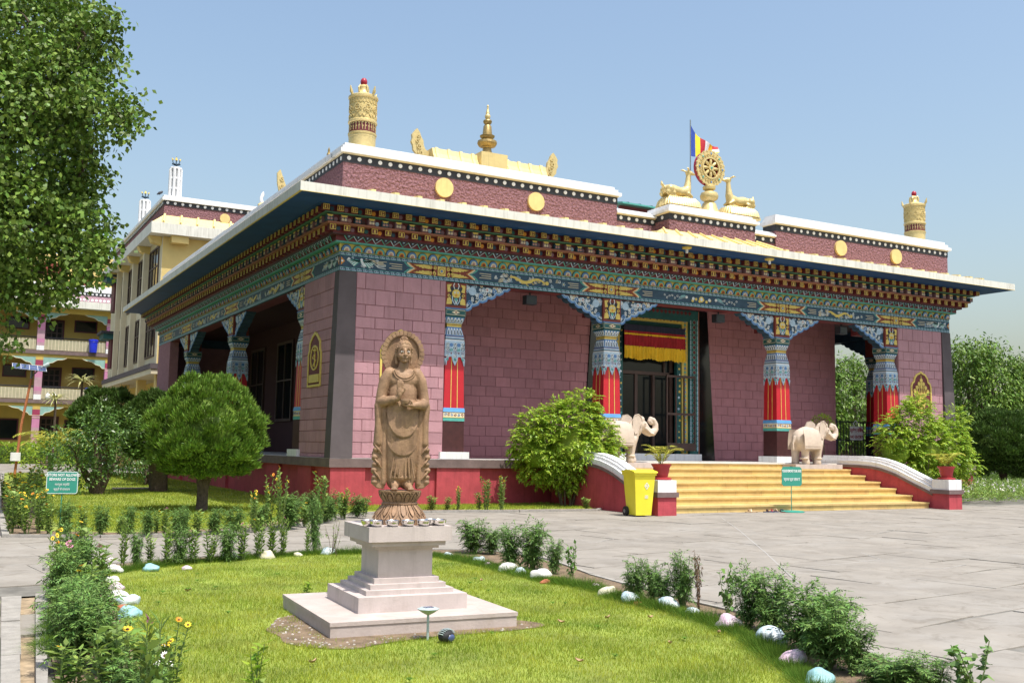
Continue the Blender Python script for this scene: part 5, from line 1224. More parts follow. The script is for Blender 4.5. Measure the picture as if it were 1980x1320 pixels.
# lotus bases
mb = MB().use('carved_stone').lathe([(.235, 0), (.235, .05)], n=32); mb.build('drum', st, smooth=True)
def lotus(z0, r0, z1, r1, n, up, nm):
    mb = MB().use('carved_stone').lathe([(r0*.97, z0), ((r0+r1)/2*.985, (z0+z1)/2), (r1*.97, z1)], n=36)
    for k in range(n):
        a = 2*PI*k/n
        def f(u, v, w, a=a):
            t = (v-z0)/(z1-z0); r = r0+(r1-r0)*t+w+.012*math.sin(PI*t); return (r*math.cos(a+u/r), r*math.sin(a+u/r), v)
        wd = PI*(r0+r1)/2/n*.92; zt = z1 if up else z0; zb = z0 if up else z1; mid = zb+(zt-zb)*.62
        P = [(-wd*.85, zb), (-wd, mid), (-wd*.55, zb+(zt-zb)*.9), (0, zt), (wd*.55, zb+(zt-zb)*.9), (wd, mid), (wd*.85, zb)]
        mb.ribbon(P, .008, f, 0, .0045)
        q = [(x*.55, zb+(y-zb)*.75) for x, y in P]; mb.prism(q, f, 0, .004)
    mb.build(nm, st, smooth=45)
lotus(.045, .245, .165, .155, 16, False, 'lotus_foot'); 
MB().use('carved_stone').lathe([(.155, .16), (.168, .172), (.150, .19)], n=32).build('waist_ring', st, smooth=True)
lotus(.185, .150, .275, .192, 14, True, 'lotus_seat')
MB().use('carved_stone').lathe([(.19, .262), (.195, .279), (.0, .281)], n=32).build('seat_top', st, smooth=True)
# body: one continuous remeshed surface. local: front is -Y, z from .28 to 1.64
def E_(x, y, z, rx, ry, rz, rot=None): B_.ell((x, y, z), (rx, ry, rz), rot)
B_ = Blob()
# legs/robe column
B_.chain([(-.055, 0, .36), (-.06, .0, .55), (-.06, 0, .80)], [.075, .09, .105]); B_.chain([(.055, 0, .36), (.06, .0, .55), (.06, 0, .80)], [.075, .09, .105])
E_(0, .0, .85, .165, .10, .17); E_(0, -.012, .97, .15, .10, .14); E_(0, -.005, 1.10, .135, .09, .16); E_(0, .0, 1.22, .155, .085, .10)
E_(0, .005, 1.27, .16, .07, .06)
# shoulders and arms
for s in (-1, 1):
    B_.chain([(s*.125, 0, 1.275), (s*.165, .0, 1.21), (s*.188, .0, 1.12), (s*.203, -.005, 1.035)], [.058, .058, .052, .050])
B_.chain([(-.205, -.01, 1.03), (-.16, -.07, 1.035), (-.10, -.12, 1.05), (-.06, -.135, 1.06)], [.050, .042, .034, .027])      # right forearm (photo left), hand raised
B_.chain([(.205, -.01, 1.02), (.165, -.08, 1.01), (.12, -.13, 1.005), (.07, -.145, 1.0)], [.050, .042, .033, .026])
# wide sleeves falling to the ground, with scalloped hems
SLV = [(.13, 1.06), (.235, 1.03), (.243, .95), (.240, .88), (.250, .72), (.254, .66), (.238, .645), (.262, .60), (.264, .54), (.240, .522), (.262, .48), (.266, .43), (.242, .412), (.262, .37), (.262, .335), (.21, .295), (.15, .29), (.12, .6)]
for s in (-1, 1):
    B_.mb.prism([(s*a, b) for a, b in SLV], lambda u, v, w: (u, -w, v), -.055, .03)
    for z, x in ((.625, .235), (.56, .245), (.50, .238), (.45, .247), (.39, .24), (.35, .24)): E_(s*x, -.022, z, .03, .026, .022)
    B_.chain([(s*.225, -.01, 1.0), (s*.215, -.012, .85), (s*.215, -.012, .68)], [.036, .036, .036]); B_.chain([(s*.16, -.02, .95), (s*.165, -.025, .6), (s*.16, -.02, .34)], [.02, .024, .026])
E_(0, .03, 1.14, .175, .045, .2)
E_(0, .03, .60, .19, .05, .30)
# lower hem
E_(0, -.01, .39, .13, .085, .05); 
# feet
for s in (-1, 1):
    B_.chain([(s*.055, -.03, .335), (s*.065, -.09, .312), (s*.075, -.135, .298)], [.040, .034, .024])
    for q in range(5): E_(s*(.052+.012*q*1.0), -.155+.004*abs(q-1), .293, .008, .014, .009)
# neck
B_.chain([(0, 0, 1.28), (0, -.012, 1.36)], [.055, .047])
# raised right hand, palm forward: palm + fingers up
B_.ell((-.052, -.155, 1.115), (.032, .016, .048)); B_.chain([(-.058, -.137, 1.06), (-.053, -.15, 1.09)], [.026, .024], 10)
for q, (dx, hgt) in enumerate([(-.024, .055), (-.008, .068), (.008, .064), (.022, .048)]): B_.chain([(-.052+dx, -.158, 1.145), (-.050+dx*1.05, -.162, 1.15+hgt*.6), (-.048+dx, -.160, 1.15+hgt)], [.0085, .008, .0065], 8)
B_.chain([(-.028, -.16, 1.10), (-.010, -.172, 1.125), (-.008, -.178, 1.145)], [.010, .0085, .007], 8)
# left hand, palm up holding a bowl
B_.ell((.045, -.155, 1.0), (.05, .035, .017), (0, .15, 0))
for q in range(4): B_.chain([(.02, -.135-.013*q, .992), (-.01, -.14-.013*q, 1.0), (-.03, -.145-.012*q, 1.015)], [.009, .008, .007], 8)
B_.chain([(.06, -.175, 1.01), (.05, -.19, 1.03), (.035, -.19, 1.045)], [.010, .009, .007], 8)
body = B_.build('body', 'carved_stone', st, .0055, 4, .5)
# bowl in the hand
MB().use('carved_stone').lathe([(.0, 1.005), (.035, 1.01), (.048, 1.035), (.045, 1.05), (.0, 1.052)], n=20).build('alms_bowl', st, smooth=True).location = (.0, -.158, 0)
# robe folds: crescent hems over the belly and thighs, raised collar
def arc_pts(cx, cz, rx, rz, a0, a1, n=22): return [(cx+rx*math.cos(a0+(a1-a0)*i/n), cz+rz*math.sin(a0+(a1-a0)*i/n)) for i in range(n+1)]
def fold(P, r, yoff, nm):
    pts = []
    for x, z in P:
        y = -(.10*math.sqrt(max(.02, 1-(x/.185)**2)))-yoff; pts.append((x, y, z))
    MB().use('carved_stone').tube(pts, r, 7).build(nm, st, smooth=True)
def apron(cx, zt, zb, hw, yoff, nm, thick=.012):
    # draped panel bulging forward with a rounded lower hem
    V = []; F = []; n = 24; m = 14
    for j in range(m+1):
        for i in range(n+1):
            u = -1+2*i/n; zmin = zb+(zt-zb)*(1-math.sqrt(max(0, 1-u*u)))*.72; z = zt+(zmin-zt)*j/m
            t = j/m; y = -(.098*math.sqrt(max(.0, 1-(u*.93)**2)))-yoff*(.2+.8*t)-.006*math.sin(3*u+t*4)
            V.append((cx+u*hw, y, z))
    nf = (n+1)*(m+1)
    V += [(x, y+.045, z) for x, y, z in V]
    for j in range(m):
        for i in range(n):
            a = j*(n+1)+i; F.append((a, a+1, a+n+2, a+n+1)); b = a+nf; F.append((b, b+n+1, b+n+2, b+1))
    for i in range(n): a = m*(n+1)+i; F.append((a, a+1, a+1+nf, a+nf))
    for j in range(m):
        a = j*(n+1); F.append((a, a+n+1, a+n+1+nf, a+nf)); a += n; F.append((a, a+nf, a+n+1+nf, a+n+1))
    npmesh(nm, np.array(V), np.array(F), 'carved_stone', st, smooth=True)
apron(0, 1.02, .72, .150, .022, 'robe_fold'); apron(0, .80, .565, .146, .012, 'robe_fold'); apron(0, .70, .385, .135, -.004, 'robe_hem')
fold(arc_pts(0, 1.30, .10, .085, PI*1.02, PI*1.98), .009, -.022, 'collar'); fold(arc_pts(0, 1.31, .088, .075, PI*1.02, PI*1.98), .008, -.02, 'collar')
for s in (-1, 1):
    for z, x, ln in ((.64, .27, .06), (.53, .275, .06), (.43, .28, .06)):
        MB().use('carved_stone').tube([(s*(x-.09), -.035, z-.06), (s*(x-.055), -.05, z-.015), (s*(x-.025), -.035, z+.02)], [.006, .011, .006], 8).build('sleeve_fold', st, smooth=True)
    for k in range(3):
        MB().use('carved_stone').tube([(s*(.02+.03*k), -.092, .56), (s*(.025+.035*k), -.098, .46), (s*(.03+.04*k), -.098, .385)], [.004, .008, .009], 6).build('robe_pleat', st, smooth=True)
# head
hc = Vector((0, -.025, 1.455)); B_ = Blob()
B_.ell(tuple(hc), (.066, .072, .088)); B_.ell((0, -.045, 1.425), (.053, .052, .062)); B_.ell((0, -.072, 1.388), (.026, .022, .022)); B_.ell((0, .0, 1.47), (.070, .072, .075))
for s in (-1, 1): B_.ell((s*.034, -.07, 1.43), (.026, .022, .03)); B_.ell((s*.03, -.083, 1.486), (.026, .011, .006), (0, s*.12, 0))
B_.chain([(0, -.094, 1.478), (0, -.104, 1.448), (0, -.108, 1.434)], [.0075, .0095, .0125], 8); B_.ell((-.011, -.098, 1.433), (.008, .009, .007)); B_.ell((.011, -.098, 1.433), (.008, .009, .007))
B_.ell((0, -.093, 1.4115), (.024, .011, .0058)); B_.ell((0, -.092, 1.4), (.019, .011, .0065)); B_.ell((0, -.085, 1.380), (.016, .014, .012))
for s in (-1, 1): B_.ell((s*.029, -.083, 1.463), (.017, .012, .0105)) ; B_.chain([(s*.071, -.012, 1.472), (s*.076, -.01, 1.44), (s*.071, -.012, 1.39), (s*.066, -.015, 1.365)], [.011, .014, .011, .012], 8)
hd = B_.build('head', 'carved_stone', st, .0036, 2, .4)
mb = MB().use('carved_stone'); rr = random.Random(4)
for k in range(260):   # curls
    a = rr.uniform(0, 2*PI); h = math.sqrt(rr.uniform(0, 1)); zt = .098*(1-h*h)**.5
    x = .076*h*math.cos(a); y = .082*h*math.sin(a); z = 1.478+zt*.88
    if y < -.045 and z < 1.525: continue
    mb.ball((x, -.012+y, z), .0085, 6, 4)
for k in range(70):
    a = 2*PI*k/35; z = 1.47 if k < 35 else 1.49
    if math.sin(a) < -.35: continue
    mb.ball((.077*math.cos(a), -.008+.082*math.sin(a), z), .009, 6, 4)
for k in range(70):
    a = rr.uniform(0, 2*PI); h = math.sqrt(rr.random()); mb.ball((.036*h*math.cos(a), .0+.036*h*math.sin(a), 1.56+.036*(1-h*h)**.5), .008, 6, 4)
mb.ball((0, 0, 1.545), (.04, .04, .045), 14, 10)
mb.ball((0, -.010, 1.500), (.0745, .080, .066), 18, 12); mb.build('hair', st, smooth=True)
for s in (-1, 1):
    MB().use('eye_white').ball((s*.029, -.0925, 1.4605), (.0125, .0045, .0065), 12, 8).build('eye', st, smooth=True)
    MB().use('seed_brown').ball((s*.029, -.0965, 1.459), (.0048, .0022, .0046), 8, 6).build('pupil', st, smooth=True)
    MB().use('carved_dark').tube([(s*.013, -.094, 1.466), (s*.029, -.097, 1.4705), (s*.045, -.088, 1.463)], .0022, 6).build('eyelid', st, smooth=True)
    MB().use('carved_dark').tube([(s*.010, -.098, 1.484), (s*.028, -.096, 1.493), (s*.048, -.082, 1.482)], .0024, 6).build('brow', st, smooth=True)
MB().use('carved_dark').tube([(-.022, -.097, 1.408), (-.01, -.1025, 1.4055), (0, -.1035, 1.4065), (.01, -.1025, 1.4055), (.022, -.097, 1.408)], .0016, 6).build('mouth_line', st, smooth=True)
# halo
f = lambda u, v, w: (u, .055-w, 1.455+v)
mb = MB().use('carved_stone'); mb.prism(circ(0, 0, .158, 40), f, -.02, .0); mb.build('halo_disc', st)
mb = MB().use('carved_stone'); annulus(mb, .155, .163, f, -.02, .018)
mb.build('halo_ring', st)
for k in range(30):
    a = 2*PI*k/30; da = PI/30*.9
    if -2.2 < math.atan2(math.sin(a), math.cos(a)) < -.95: continue
    P = [(.163*math.cos(a-da), .163*math.sin(a-da)), (.197*math.cos(a-da), .197*math.sin(a-da)), (.205*math.cos(a), .205*math.sin(a)), (.197*math.cos(a+da), .197*math.sin(a+da)), (.163*math.cos(a+da), .163*math.sin(a+da))]
    MB().use('carved_stone').prism(P, f, -.022, .022).build('halo_petal', st)
MB().use('carved_stone').box(-.03, .02, 1.3, .03, .06, 1.5).build('halo_stem', st)
# offering bowls
BL = ['leftmost rear steel bowl at the cap corner', 'steel bowl second from left on the pedestal cap', 'steel bowl left of centre under the lotus foot', 'middle steel offering bowl under the lotus foot', 'steel bowl right of centre under the lotus foot', 'right rear steel bowl behind the rightmost', 'rightmost steel bowl on the pedestal cap front edge']
bowl = MB().use('steel').lathe([(.022, 0), (.030, .003), (.041, .022), (.043, .035), (.047, .038), (.044, .039), (.040, .034), (.036, .02), (.02, .008)], n=26); bowl.sm = 50; bowl.v = [(a*1.35, b_*1.35, c_*1.3) for a, b_, c_ in bowl.v]; bme = bowl.mesh('offering_bowl')
for (x, y), lb in zip([(-.335, -.245), (-.285, -.305), (-.15, -.315), (-.015, -.315), (.12, -.315), (.215, -.245), (.265, -.30)], BL):
    p = Matrix.Rotation(PZ, 3, 'Z') @ Vector((x, y, 0)); o = bpy.data.objects.new('offering_bowl', bme); C.objects.link(o); o.location = (PD[0]+p.x, PD[1]+p.y, .8005); tagp(o, lb, 'bowl', 'steel offering bowls on the pedestal')
# ---------------------------------------------------------------- elephants
def elephant(loc, label):
    t = thing('elephant_statue', label, 'elephant statue', loc, group='pink stone elephants beside the steps')
    B_ = Blob()
    B_.ell((-.40, 0, .60), (.30, .25, .29)); B_.ell((-.12, 0, .62), (.30, .25, .30)); B_.ell((.06, 0, .60), (.22, .22, .27)); B_.ell((-.25, 0, .66), (.36, .22, .27))
    for x, y, fx in ((-.50, .14, -.02), (-.46, -.14, .02), (.02, -.14, -.04), (.10, .13, .12)):
        B_.chain([(x, y, .50), (x+fx*.5, y, .30), (x+fx, y, .12), (x+fx*1.2+.01, y, .04)], [.135, .105, .09, .10])
        for k in range(4): B_.ell((x+fx*1.2+.075, y-.05+k*.033, .02), (.025, .018, .022))
    B_.ell((.32, 0, .86), (.19, .16, .18)); B_.ell((.34, .07, .97), (.10, .08, .08)); B_.ell((.34, -.07, .97), (.10, .08, .08)); B_.ell((.22, 0, .76), (.18, .17, .2))
    B_.chain([(.46, 0, .84), (.56, 0, .74), (.66, 0, .68), (.76, 0, .69), (.83, 0, .76), (.83, 0, .87), (.77, 0, .96), (.69, 0, .99), (.66, 0, .94), (.70, 0, .90)], [.115, .10, .092, .088, .080, .072, .065, .06, .056, .05])
    B_.chain([(.46, 0, .74), (.55, 0, .66), (.60, 0, .63)], [.07, .05, .03])
    for s in (-1, 1):
        B_.chain([(.48, s*.10, .76), (.60, s*.125, .66), (.74, s*.12, .645)], [.035, .027, .012], 8)
    B_.chain([(-.68, 0, .66), (-.74, 0, .5), (-.73, 0, .35)], [.04, .025, .03], 8)
    # saddle cloth edge: raised thin layer
    B_.ell((-.28, 0, .63), (.33, .275, .305))
    B_.build('body', 'elephant_stone', t, .016, 2)
    for s in (-1, 1):
        P = [(0, 0), (.1, .1), (.06, .2), (-.04, .26), (-.16, .24), (-.24, .12), (-.25, -.04), (-.17, -.18), (-.08, -.16), (-.02, -.06)]
        ff = lambda u, v, w, s=s: (.20+u*.95, s*(.17+w+.35*max(0, -u)*.6), .82+v)
        mb = MB().use('elephant_stone').prism(P, ff, 0, .03); mb.ribbon(P, .02, ff, .03, .042, closed=True); mb.build('ear', t)
        P = [(-.62, .36), (-.62, .60), (-.5, .78), (-.05, .78), (.02, .6), (.02, .36)]
        ff = lambda u, v, w, s=s: (u, s*(.12+.165*math.sqrt(max(0, 1-((v-.45)/.48)**2))+w), v)
        mb = MB().use('elephant_stone')
        for a, b in ((-.62, -.02),):
            vs = []; n = 10
            for k in range(n+1):
                v = .36+.5*k/n; y = s*(.115+.165*math.sqrt(max(0, 1-((v-.5)/.46)**2)) if v > .5 else .28)
                vs += [(a, y, v), (b, y, v), (b, y+s*.012, v), (a, y+s*.012, v)]
            fs = []
            for k in range(n): q = 4*k; fs += [(q+3, q+2, q+6, q+7), (q, q+4, q+5, q+1), (q, q+3, q+7, q+4), (q+1, q+5, q+6, q+2)]
            fs.append((0, 1, 2, 3)); mb.add(vs, fs)
        mb.ribbon([(-.60, .40), (-.04, .40)], .02, lambda u, v, w: (u, s*(.292+w), v), 0, .012); mb.ribbon([(-.60, .45), (-.04, .45)], .012, lambda u, v, w: (u, s*(.292+w), v), 0, .01)
        mb.build('saddle_cloth', t)
        MB().use('elephant_stone').ball((.42, s*.145, .88), (.03, .018, .018), 8, 6).build('eye', t, smooth=True)
    for x, y in ((-.50, -.14), (-.01, -.14), (.17, .13)):
        MB().use('elephant_stone').lathe([(.098, .12), (.112, .135), (.112, .155), (.098, .17)], cx=x, cy=y, n=16).build('anklet', t, smooth=True)
    t.scale = (1.10, 1.18, 1.17)
    return t
for x, lb in ((14.42, 'carved pinkish stone elephant with raised trunk right of the steps'), (7.70, 'carved stone elephant with raised trunk half hidden behind the left bush')):
    e = elephant((x, -1.08, 1.125), lb)
    pp = MB().use('pink_stone').box(-.98, -.27, 0, .9, .27, .13); o = pp.build('elephant_plinth'); o.location = (x, -1.08, .99); tagp(o, 'low pink stone plinth under the %s elephant' % ('right' if x > 10 else 'left'), 'plinth')
# ---------------------------------------------------------------- pots, bin, signs, lamps
def fronds(n, L, droop, leaf, seed, w=.012, upb=.5, spread=1.0, dens=26):
    rr = np.random.default_rng(seed); Vs = []; Fs = []; k0 = 0
    for i in range(n):
        a = 2*PI*i/n+rr.uniform(-.4, .4); up = upb+rr.uniform(-.25, .35); l = L*rr.uniform(.7, 1.1)
        d = np.array([math.cos(a)*spread, math.sin(a)*spread, up*2]); d /= np.linalg.norm(d); p = np.array([0, 0, 0.]); pts = []
        for s in range(dens): pts.append((p.copy(), d.copy())); p = p+d*l/dens; d = d+np.array([0, 0, -droop/dens*(1+s/dens*2)]); d /= np.linalg.norm(d)
        for s, (p, d) in enumerate(pts):
            if s < dens*.15: continue
            t = s/dens; ll = leaf*(math.sin(PI*min(1, t*.9+.1))+.15); side = np.cross(d, [0, 0, 1]); side /= np.linalg.norm(side)+1e-9
            for sg in (-1, 1):
                q = side*sg*.75+d*.65+np.array([0, 0, -.22+rr.uniform(-.1, .1)]); q /= np.linalg.norm(q); wv = np.cross(q, [0, 0, 1.]); wv /= np.linalg.norm(wv)+1e-9
                wv = wv*w+np.array([0, 0, rr.uniform(-.4, .4)*w]); Vs += [p, p+q*ll*.5+wv/2, p+q*ll, p+q*ll*.5-wv/2]; Fs.append((k0, k0+1, k0+2, k0+3)); k0 += 4
    return np.array(Vs), np.array(Fs)
def pot(loc, label, plabel, seed):
    t = thing('plant_pot', label, 'pot', loc, group='red fluted pots on the newel posts')
    MB().use('pot_red').lathe([(.20, 0), (.23, .01), (.23, .045), (.17, .06)], n=28).build('saucer', t, smooth=50)
    MB().use('pot_red').lathe([(.135, .05), (.16, .15), (.185, .28), (.225, .34), (.22, .36), (.19, .35)], n=48, lobes=24, amp=.03).build('pot_body', t, smooth=60)
    MB().use('soil').lathe([(.185, .3), (.0, .31)], n=20).build('earth', t)
    p = thing('potted_palm', plabel, 'palm', (loc[0], loc[1], loc[2]+.30), group='small palms in the red pots')
    V, F = fronds(10, .72, 1.3, .24, seed, .020, 1.3, .8, 20); npmesh('fronds', V, F, 'leaf_palm', p)
    mb = MB().use('stem'); rr = random.Random(seed)
    for k in range(6): a = rr.uniform(0, 6.3); mb.tube([(.04*math.cos(a), .04*math.sin(a), -.02), (.09*math.cos(a), .09*math.sin(a), .28)], .008, 5)
    mb.build('stems', p)
pot((6.22, -4.47, .79), 'red fluted plant pot on the left newel post behind the bin', 'yellow green potted palm left of the steps', 3)
pot((15.92, -4.47, .79), 'red fluted plant pot on the right newel post', 'yellow green potted palm right of the steps', 5)
# wheeled bin
b = thing('wheelie_bin', 'bright yellow two-wheeled rubbish bin beside the left step post', 'bin', (5.52, -4.58, 0), R(-8))
MB().use('bin_yellow').frus(0, 0, .03, .19, .21, .93, .255, .28).build('bin_body', b)
MB().use('bin_yellow').box(-.275, -.30, .90, .275, .30, .955).build('rim', b)
MB().use('bin_yellow').prism([(-.33, .957), (.31, .957), (.30, .985), (.1, 1.02), (-.1, 1.02), (-.32, .985)], lambda y, z, x: (x, y, z), -.29, .29).build('lid', b)
MB().use('bin_yellow').tube([(-.25, .33, .93), (.25, .33, .93)], .02, 8).build('handle', b)
for x in (-.23, .23): MB().use('rubber').prism(circ(0, 0, .105, 20), lambda u, v, w: (x+w, .19+u, .105+v), -.03, .03).build('wheel', b)
o = MB().use('grey_metal').prism(circ(0, 0, .045, 12), lambda u, v, w: (-.262-w, .19+u, .105+v), 0, .006).build('wheel_hub', b)
fB = lambda u, v, w: (.05+u, -.214-(v-.03)*.078-w, v)
mb = MB().use('sign_white').ribbon([(0, .60), (.05, .67), (0, .74), (-.05, .67)], .022, fB, .001, .003, closed=True); mb.prism([(-.022, .67), (0, .70), (.022, .67), (0, .64)], fB, .001, .003); mb.build('printed_diamond', b)
mb = MB().use('sign_white').ribbon([(-.035, .40), (.035, .40), (.035, .46), (-.035, .46)], .012, fB, .001, .003, closed=True); mb.ribbon([(-.03, .43), (.03, .43)], .01, fB, .001, .003); mb.ribbon([(0, .40), (0, .46)], .01, fB, .001, .003); mb.build('printed_mark', b)
# signs
def round_rect(w, h, r=.03, cut=False):
    P = []
    for cx, cy, a0 in ((w/2-r, h/2-r, 0), (-w/2+r, h/2-r, PI/2), (-w/2+r, -h/2+r, PI), (w/2-r, -h/2+r, 3*PI/2)):
        for k in range(1 if cut else 4+1):
            if cut: P += [(cx+r*math.cos(a0), cy+r*math.sin(a0)), (cx+r*math.cos(a0+PI/2), cy+r*math.sin(a0+PI/2))]
            else: a = a0+PI/2*k/4; P.append((cx+r*math.cos(a), cy+r*math.sin(a)))
    return P
def TT(x, y, z): return Matrix.Translation((x, y, z)) @ Matrix.Rotation(PI/2, 4, 'X')
s1_ = thing('warning_sign', 'green board reading visitors not allowed beware of dogs on a stake', 'sign', (-6.28, -4.5, 0), R(-18))
f = lambda u, v, w: (u, -w, .755+v)
MB().use('sign_green').prism(round_rect(.50, .37, .04), f, 0, .012).build('board', s1_)
mb = MB().use('sign_white').ribbon(round_rect(.485, .355, .035), .008, f, .012, .0135, closed=True); mb.build('border', s1_)
MB().use('sign_green').tube([(0, .012, 0), (0, .012, .6)], .009, 8).build('stake', s1_)
text_mesh('VISITORS NOT ALLOWED', .062, 'sign_white', 'lettering', s1_, TT(0, -.0135, .755+.125), bold=.0014, sx=.78)
text_mesh('BEWARE OF DOGS', .062, 'sign_white', 'lettering', s1_, TT(0, -.0135, .755+.055), bold=.0014, sx=.78)
text_mesh('आगंतुक वर्जित', .05, 'sign_white', 'lettering', s1_, TT(.0, -.0135, .755-.03), sx=.8)
text_mesh('कुत्तों से सावधान', .05, 'sign_white', 'lettering', s1_, TT(.0, -.0135, .755-.11), sx=.8)
s2_ = thing('shoe_sign', 'green board with cut corners on a round base asking to remove shoes', 'sign', (10.26, -4.42, 0), R(-12))
f = lambda u, v, w: (u, -w, .87+v)
MB().use('sign_green').prism(round_rect(.56, .47, .05, True), f, 0, .014).build('board', s2_)
MB().use('sign_green').tube([(0, .02, .02), (0, .02, .7)], .011, 8).build('post', s2_); MB().use('sign_green').lathe([(.30, 0), (.30, .02), (.27, .035), (0, .04)], n=28).build('round_base', s2_, smooth=50)
MB().use('black_paint').box(-.03, -.005, 1.095, .03, .03, 1.12).build('hanger', s2_)
text_mesh('PLEASE REMOVE YOUR SHOE', .085, 'sign_white', 'lettering', s2_, TT(0, -.0155, 1.0), bold=.002, sx=.48)
mb = MB().use('sign_white').prism([(-.235, -.048), (.235, -.048), (.235, -.042), (-.235, -.042)], f, .014, .016); mb.build('underline', s2_)
text_mesh('कृपया जूता खोल दें', .08, 'sign_white', 'lettering', s2_, TT(0, -.0155, .79), sx=.8)
# right gate and no entry sign
gt = thing('iron_gate', 'dark iron railing gate closing the right end of the porch', 'gate', (18.98, 2.3, 1.15))
for z in (.1, .75, 1.38): MB().use('black_paint').box(0, -.02, z, 2.65, .02, z+.04).build('rail', gt)
for k in range(19): MB().use('black_paint').box(.04+k*.14, -.01, .1, .06+k*.14, .01, 1.4).build('bar', gt)
MB().use('black_paint').tube([(0, 0, 0), (0, 0, 1.5)], .03, 8).build('gate_post', gt)
ns = thing('no_entry_sign', 'small white board with maroon Hindi and English no entry lettering', 'sign', (19.88, 2.24, 2.16), R(-10))
f = lambda u, v, w: (u, -w, v)
MB().use('sign_white').prism(round_rect(.54, .48, .05), f, 0, .012).build('board', ns)
text_mesh('प्रवेश निषेध', .17, 'red_ball', 'lettering', ns, TT(0, -.0135, .09), bold=.004, sx=.72)
text_mesh('NO ENTRY', .135, 'red_ball', 'lettering', ns, TT(0, -.0135, -.13), bold=.005, sx=.78)
MB().use('white_paint').tube([(-.05, .03, .24), (-.1, .03, .34), (0, .03, .44), (.08, .03, .36), (.02, .03, .3)], .02, 6).build('scroll_top', ns)
# solar garden lamp and spot lamp
l1 = thing('solar_garden_lamp', 'pale flower-shaped solar lamp head on a thin stake in front of the pedestal', 'lamp', (-4.84, -16.06, .02))
MB().use('lamp_grey').tube([(0, 0, 0), (0, 0, .20)], .0095, 10).build('stake', l1)
MB().use('lamp_grey').lathe([(.018, .19), (.045, .205), (.072, .225), (.078, .232), (.062, .240), (.0, .243)], n=32, lobes=8, amp=.08).build('lamp_head', l1, smooth=50)
MB().use('solar_blue').box(-.034, -.026, .243, .034, .026, .2455).build('solar_cell', l1)
mb = MB().use('white_paint')
for k in range(3): mb.box(-.034+.0215*k+.001, -.026, .2456, -.034+.0215*k+.003, .026, .2462)
mb.build('cell_line', l1)
l2 = thing('spot_lamp', 'small black caged garden spotlight lying in grass before the pedestal', 'lamp', (-4.755, -16.2, .03), R(20))
B = MB().use('rubber'); B.ball((0, 0, .04), (.068, .05, .048), 20, 12); B.build('lamp_body', l2, smooth=True)
for k in range(9):
    a = R(25+k*16.5); MB().use('lamp_grey').tube([(math.cos(a)*.068, -.03, .04+math.sin(a)*.048), (math.cos(a)*.07, 0, .042+math.sin(a)*.052), (math.cos(a)*.062, .03, .04+math.sin(a)*.045)], .0035, 5).build('fin', l2)
MB().use('solar_blue').ball((.01, -.045, .03), (.035, .012, .026), 14, 8).build('lens', l2, smooth=True)
# sandals
def sandal(loc, rz, m1, m2, label):
    t = thing('sandal', label, 'sandal', loc, rz, group='sandals left at the foot of the steps')
    P = [(-.04, -.13), (.035, -.13), (.045, -.02), (.05, .09), (.02, .14), (-.035, .12), (-.048, .02)]
    MB().use(m1).prism(P, lambda u, v, w: (u, v, w), 0, .022).build('sole', t)
    MB().use(m2).tube([(-.048, .02, .01), (-.02, .045, .065), (.02, .05, .065), (.05, .03, .01)], .016, 6).build('strap', t, smooth=True)
sandal((9.62, -4.30, .0), 1.1, 'cloth_blue', 'leather_brown', 'dark blue sandal with brown strap, left of the pair by the sign')
sandal((9.80, -4.26, .0), .8, 'cloth_blue', 'red_ball', 'dark blue sandal with red strap beside its mate')
sandal((9.98, -4.38, .0), -.5, 'leather_brown', 'black_paint', 'black strapped brown sandal nearest the sign base')
sandal((9.92, -4.20, .0), -.9, 'leather_brown', 'leather_tan', 'brown sandal against the bottom step near the sign')
sandal((9.10, -4.22, .0), 1.3, 'leather_tan', 'leather_tan', 'tan flip-flop lying alone left of the others')
sandal((9.25, -4.14, .0), .5, 'leather_tan', 'cream_paint', 'tan and cream flip-flop tipped against the bottom step')
# dry leaves on the lawn
DLF = [(-3.12, -15.92, 'curled dry brown leaf on the lawn right of the pedestal slab'), (-2.78, -16.05, 'dry leaf pair in grass near the right stone row'), (-3.35, -17.05, 'pale dry leaf lying on the near lawn'), (-2.72, -16.85, 'small dry brown leaf beside the right grass tufts'), (-3.6, -15.95, 'dry leaf on the bare earth right of the slab'), (-5.9, -16.6, 'dry leaf on the lawn between the seedling and left bed'), (-3.0, -13.4, 'dry leaf on the lawn behind the right side of the pedestal'), (-5.95, -13.0, 'dry leaf on the lawn left behind the pedestal'), (-4.3, -17.3, 'dry leaf at the bottom centre of the lawn')]
for x, y, lb in DLF:
    s = .03; V = []; 
    for i in range(5):
        for j in range(3): u = (i-2)/2; v = (j-1); V.append((u*s, v*s*.5*math.cos(u*1.4), .012*u*u+.014*abs(v)))
    F = [(i*3+j, i*3+j+1, i*3+j+4, i*3+j+3) for i in range(4) for j in range(2)]
    o = npmesh('dry_leaf', np.array(V), np.array(F), 'dry_leaf', None, smooth=True); o.location = (x, y, .05); o.rotation_euler = (.2, .1, x*9); tagp(o, lb, 'leaf')
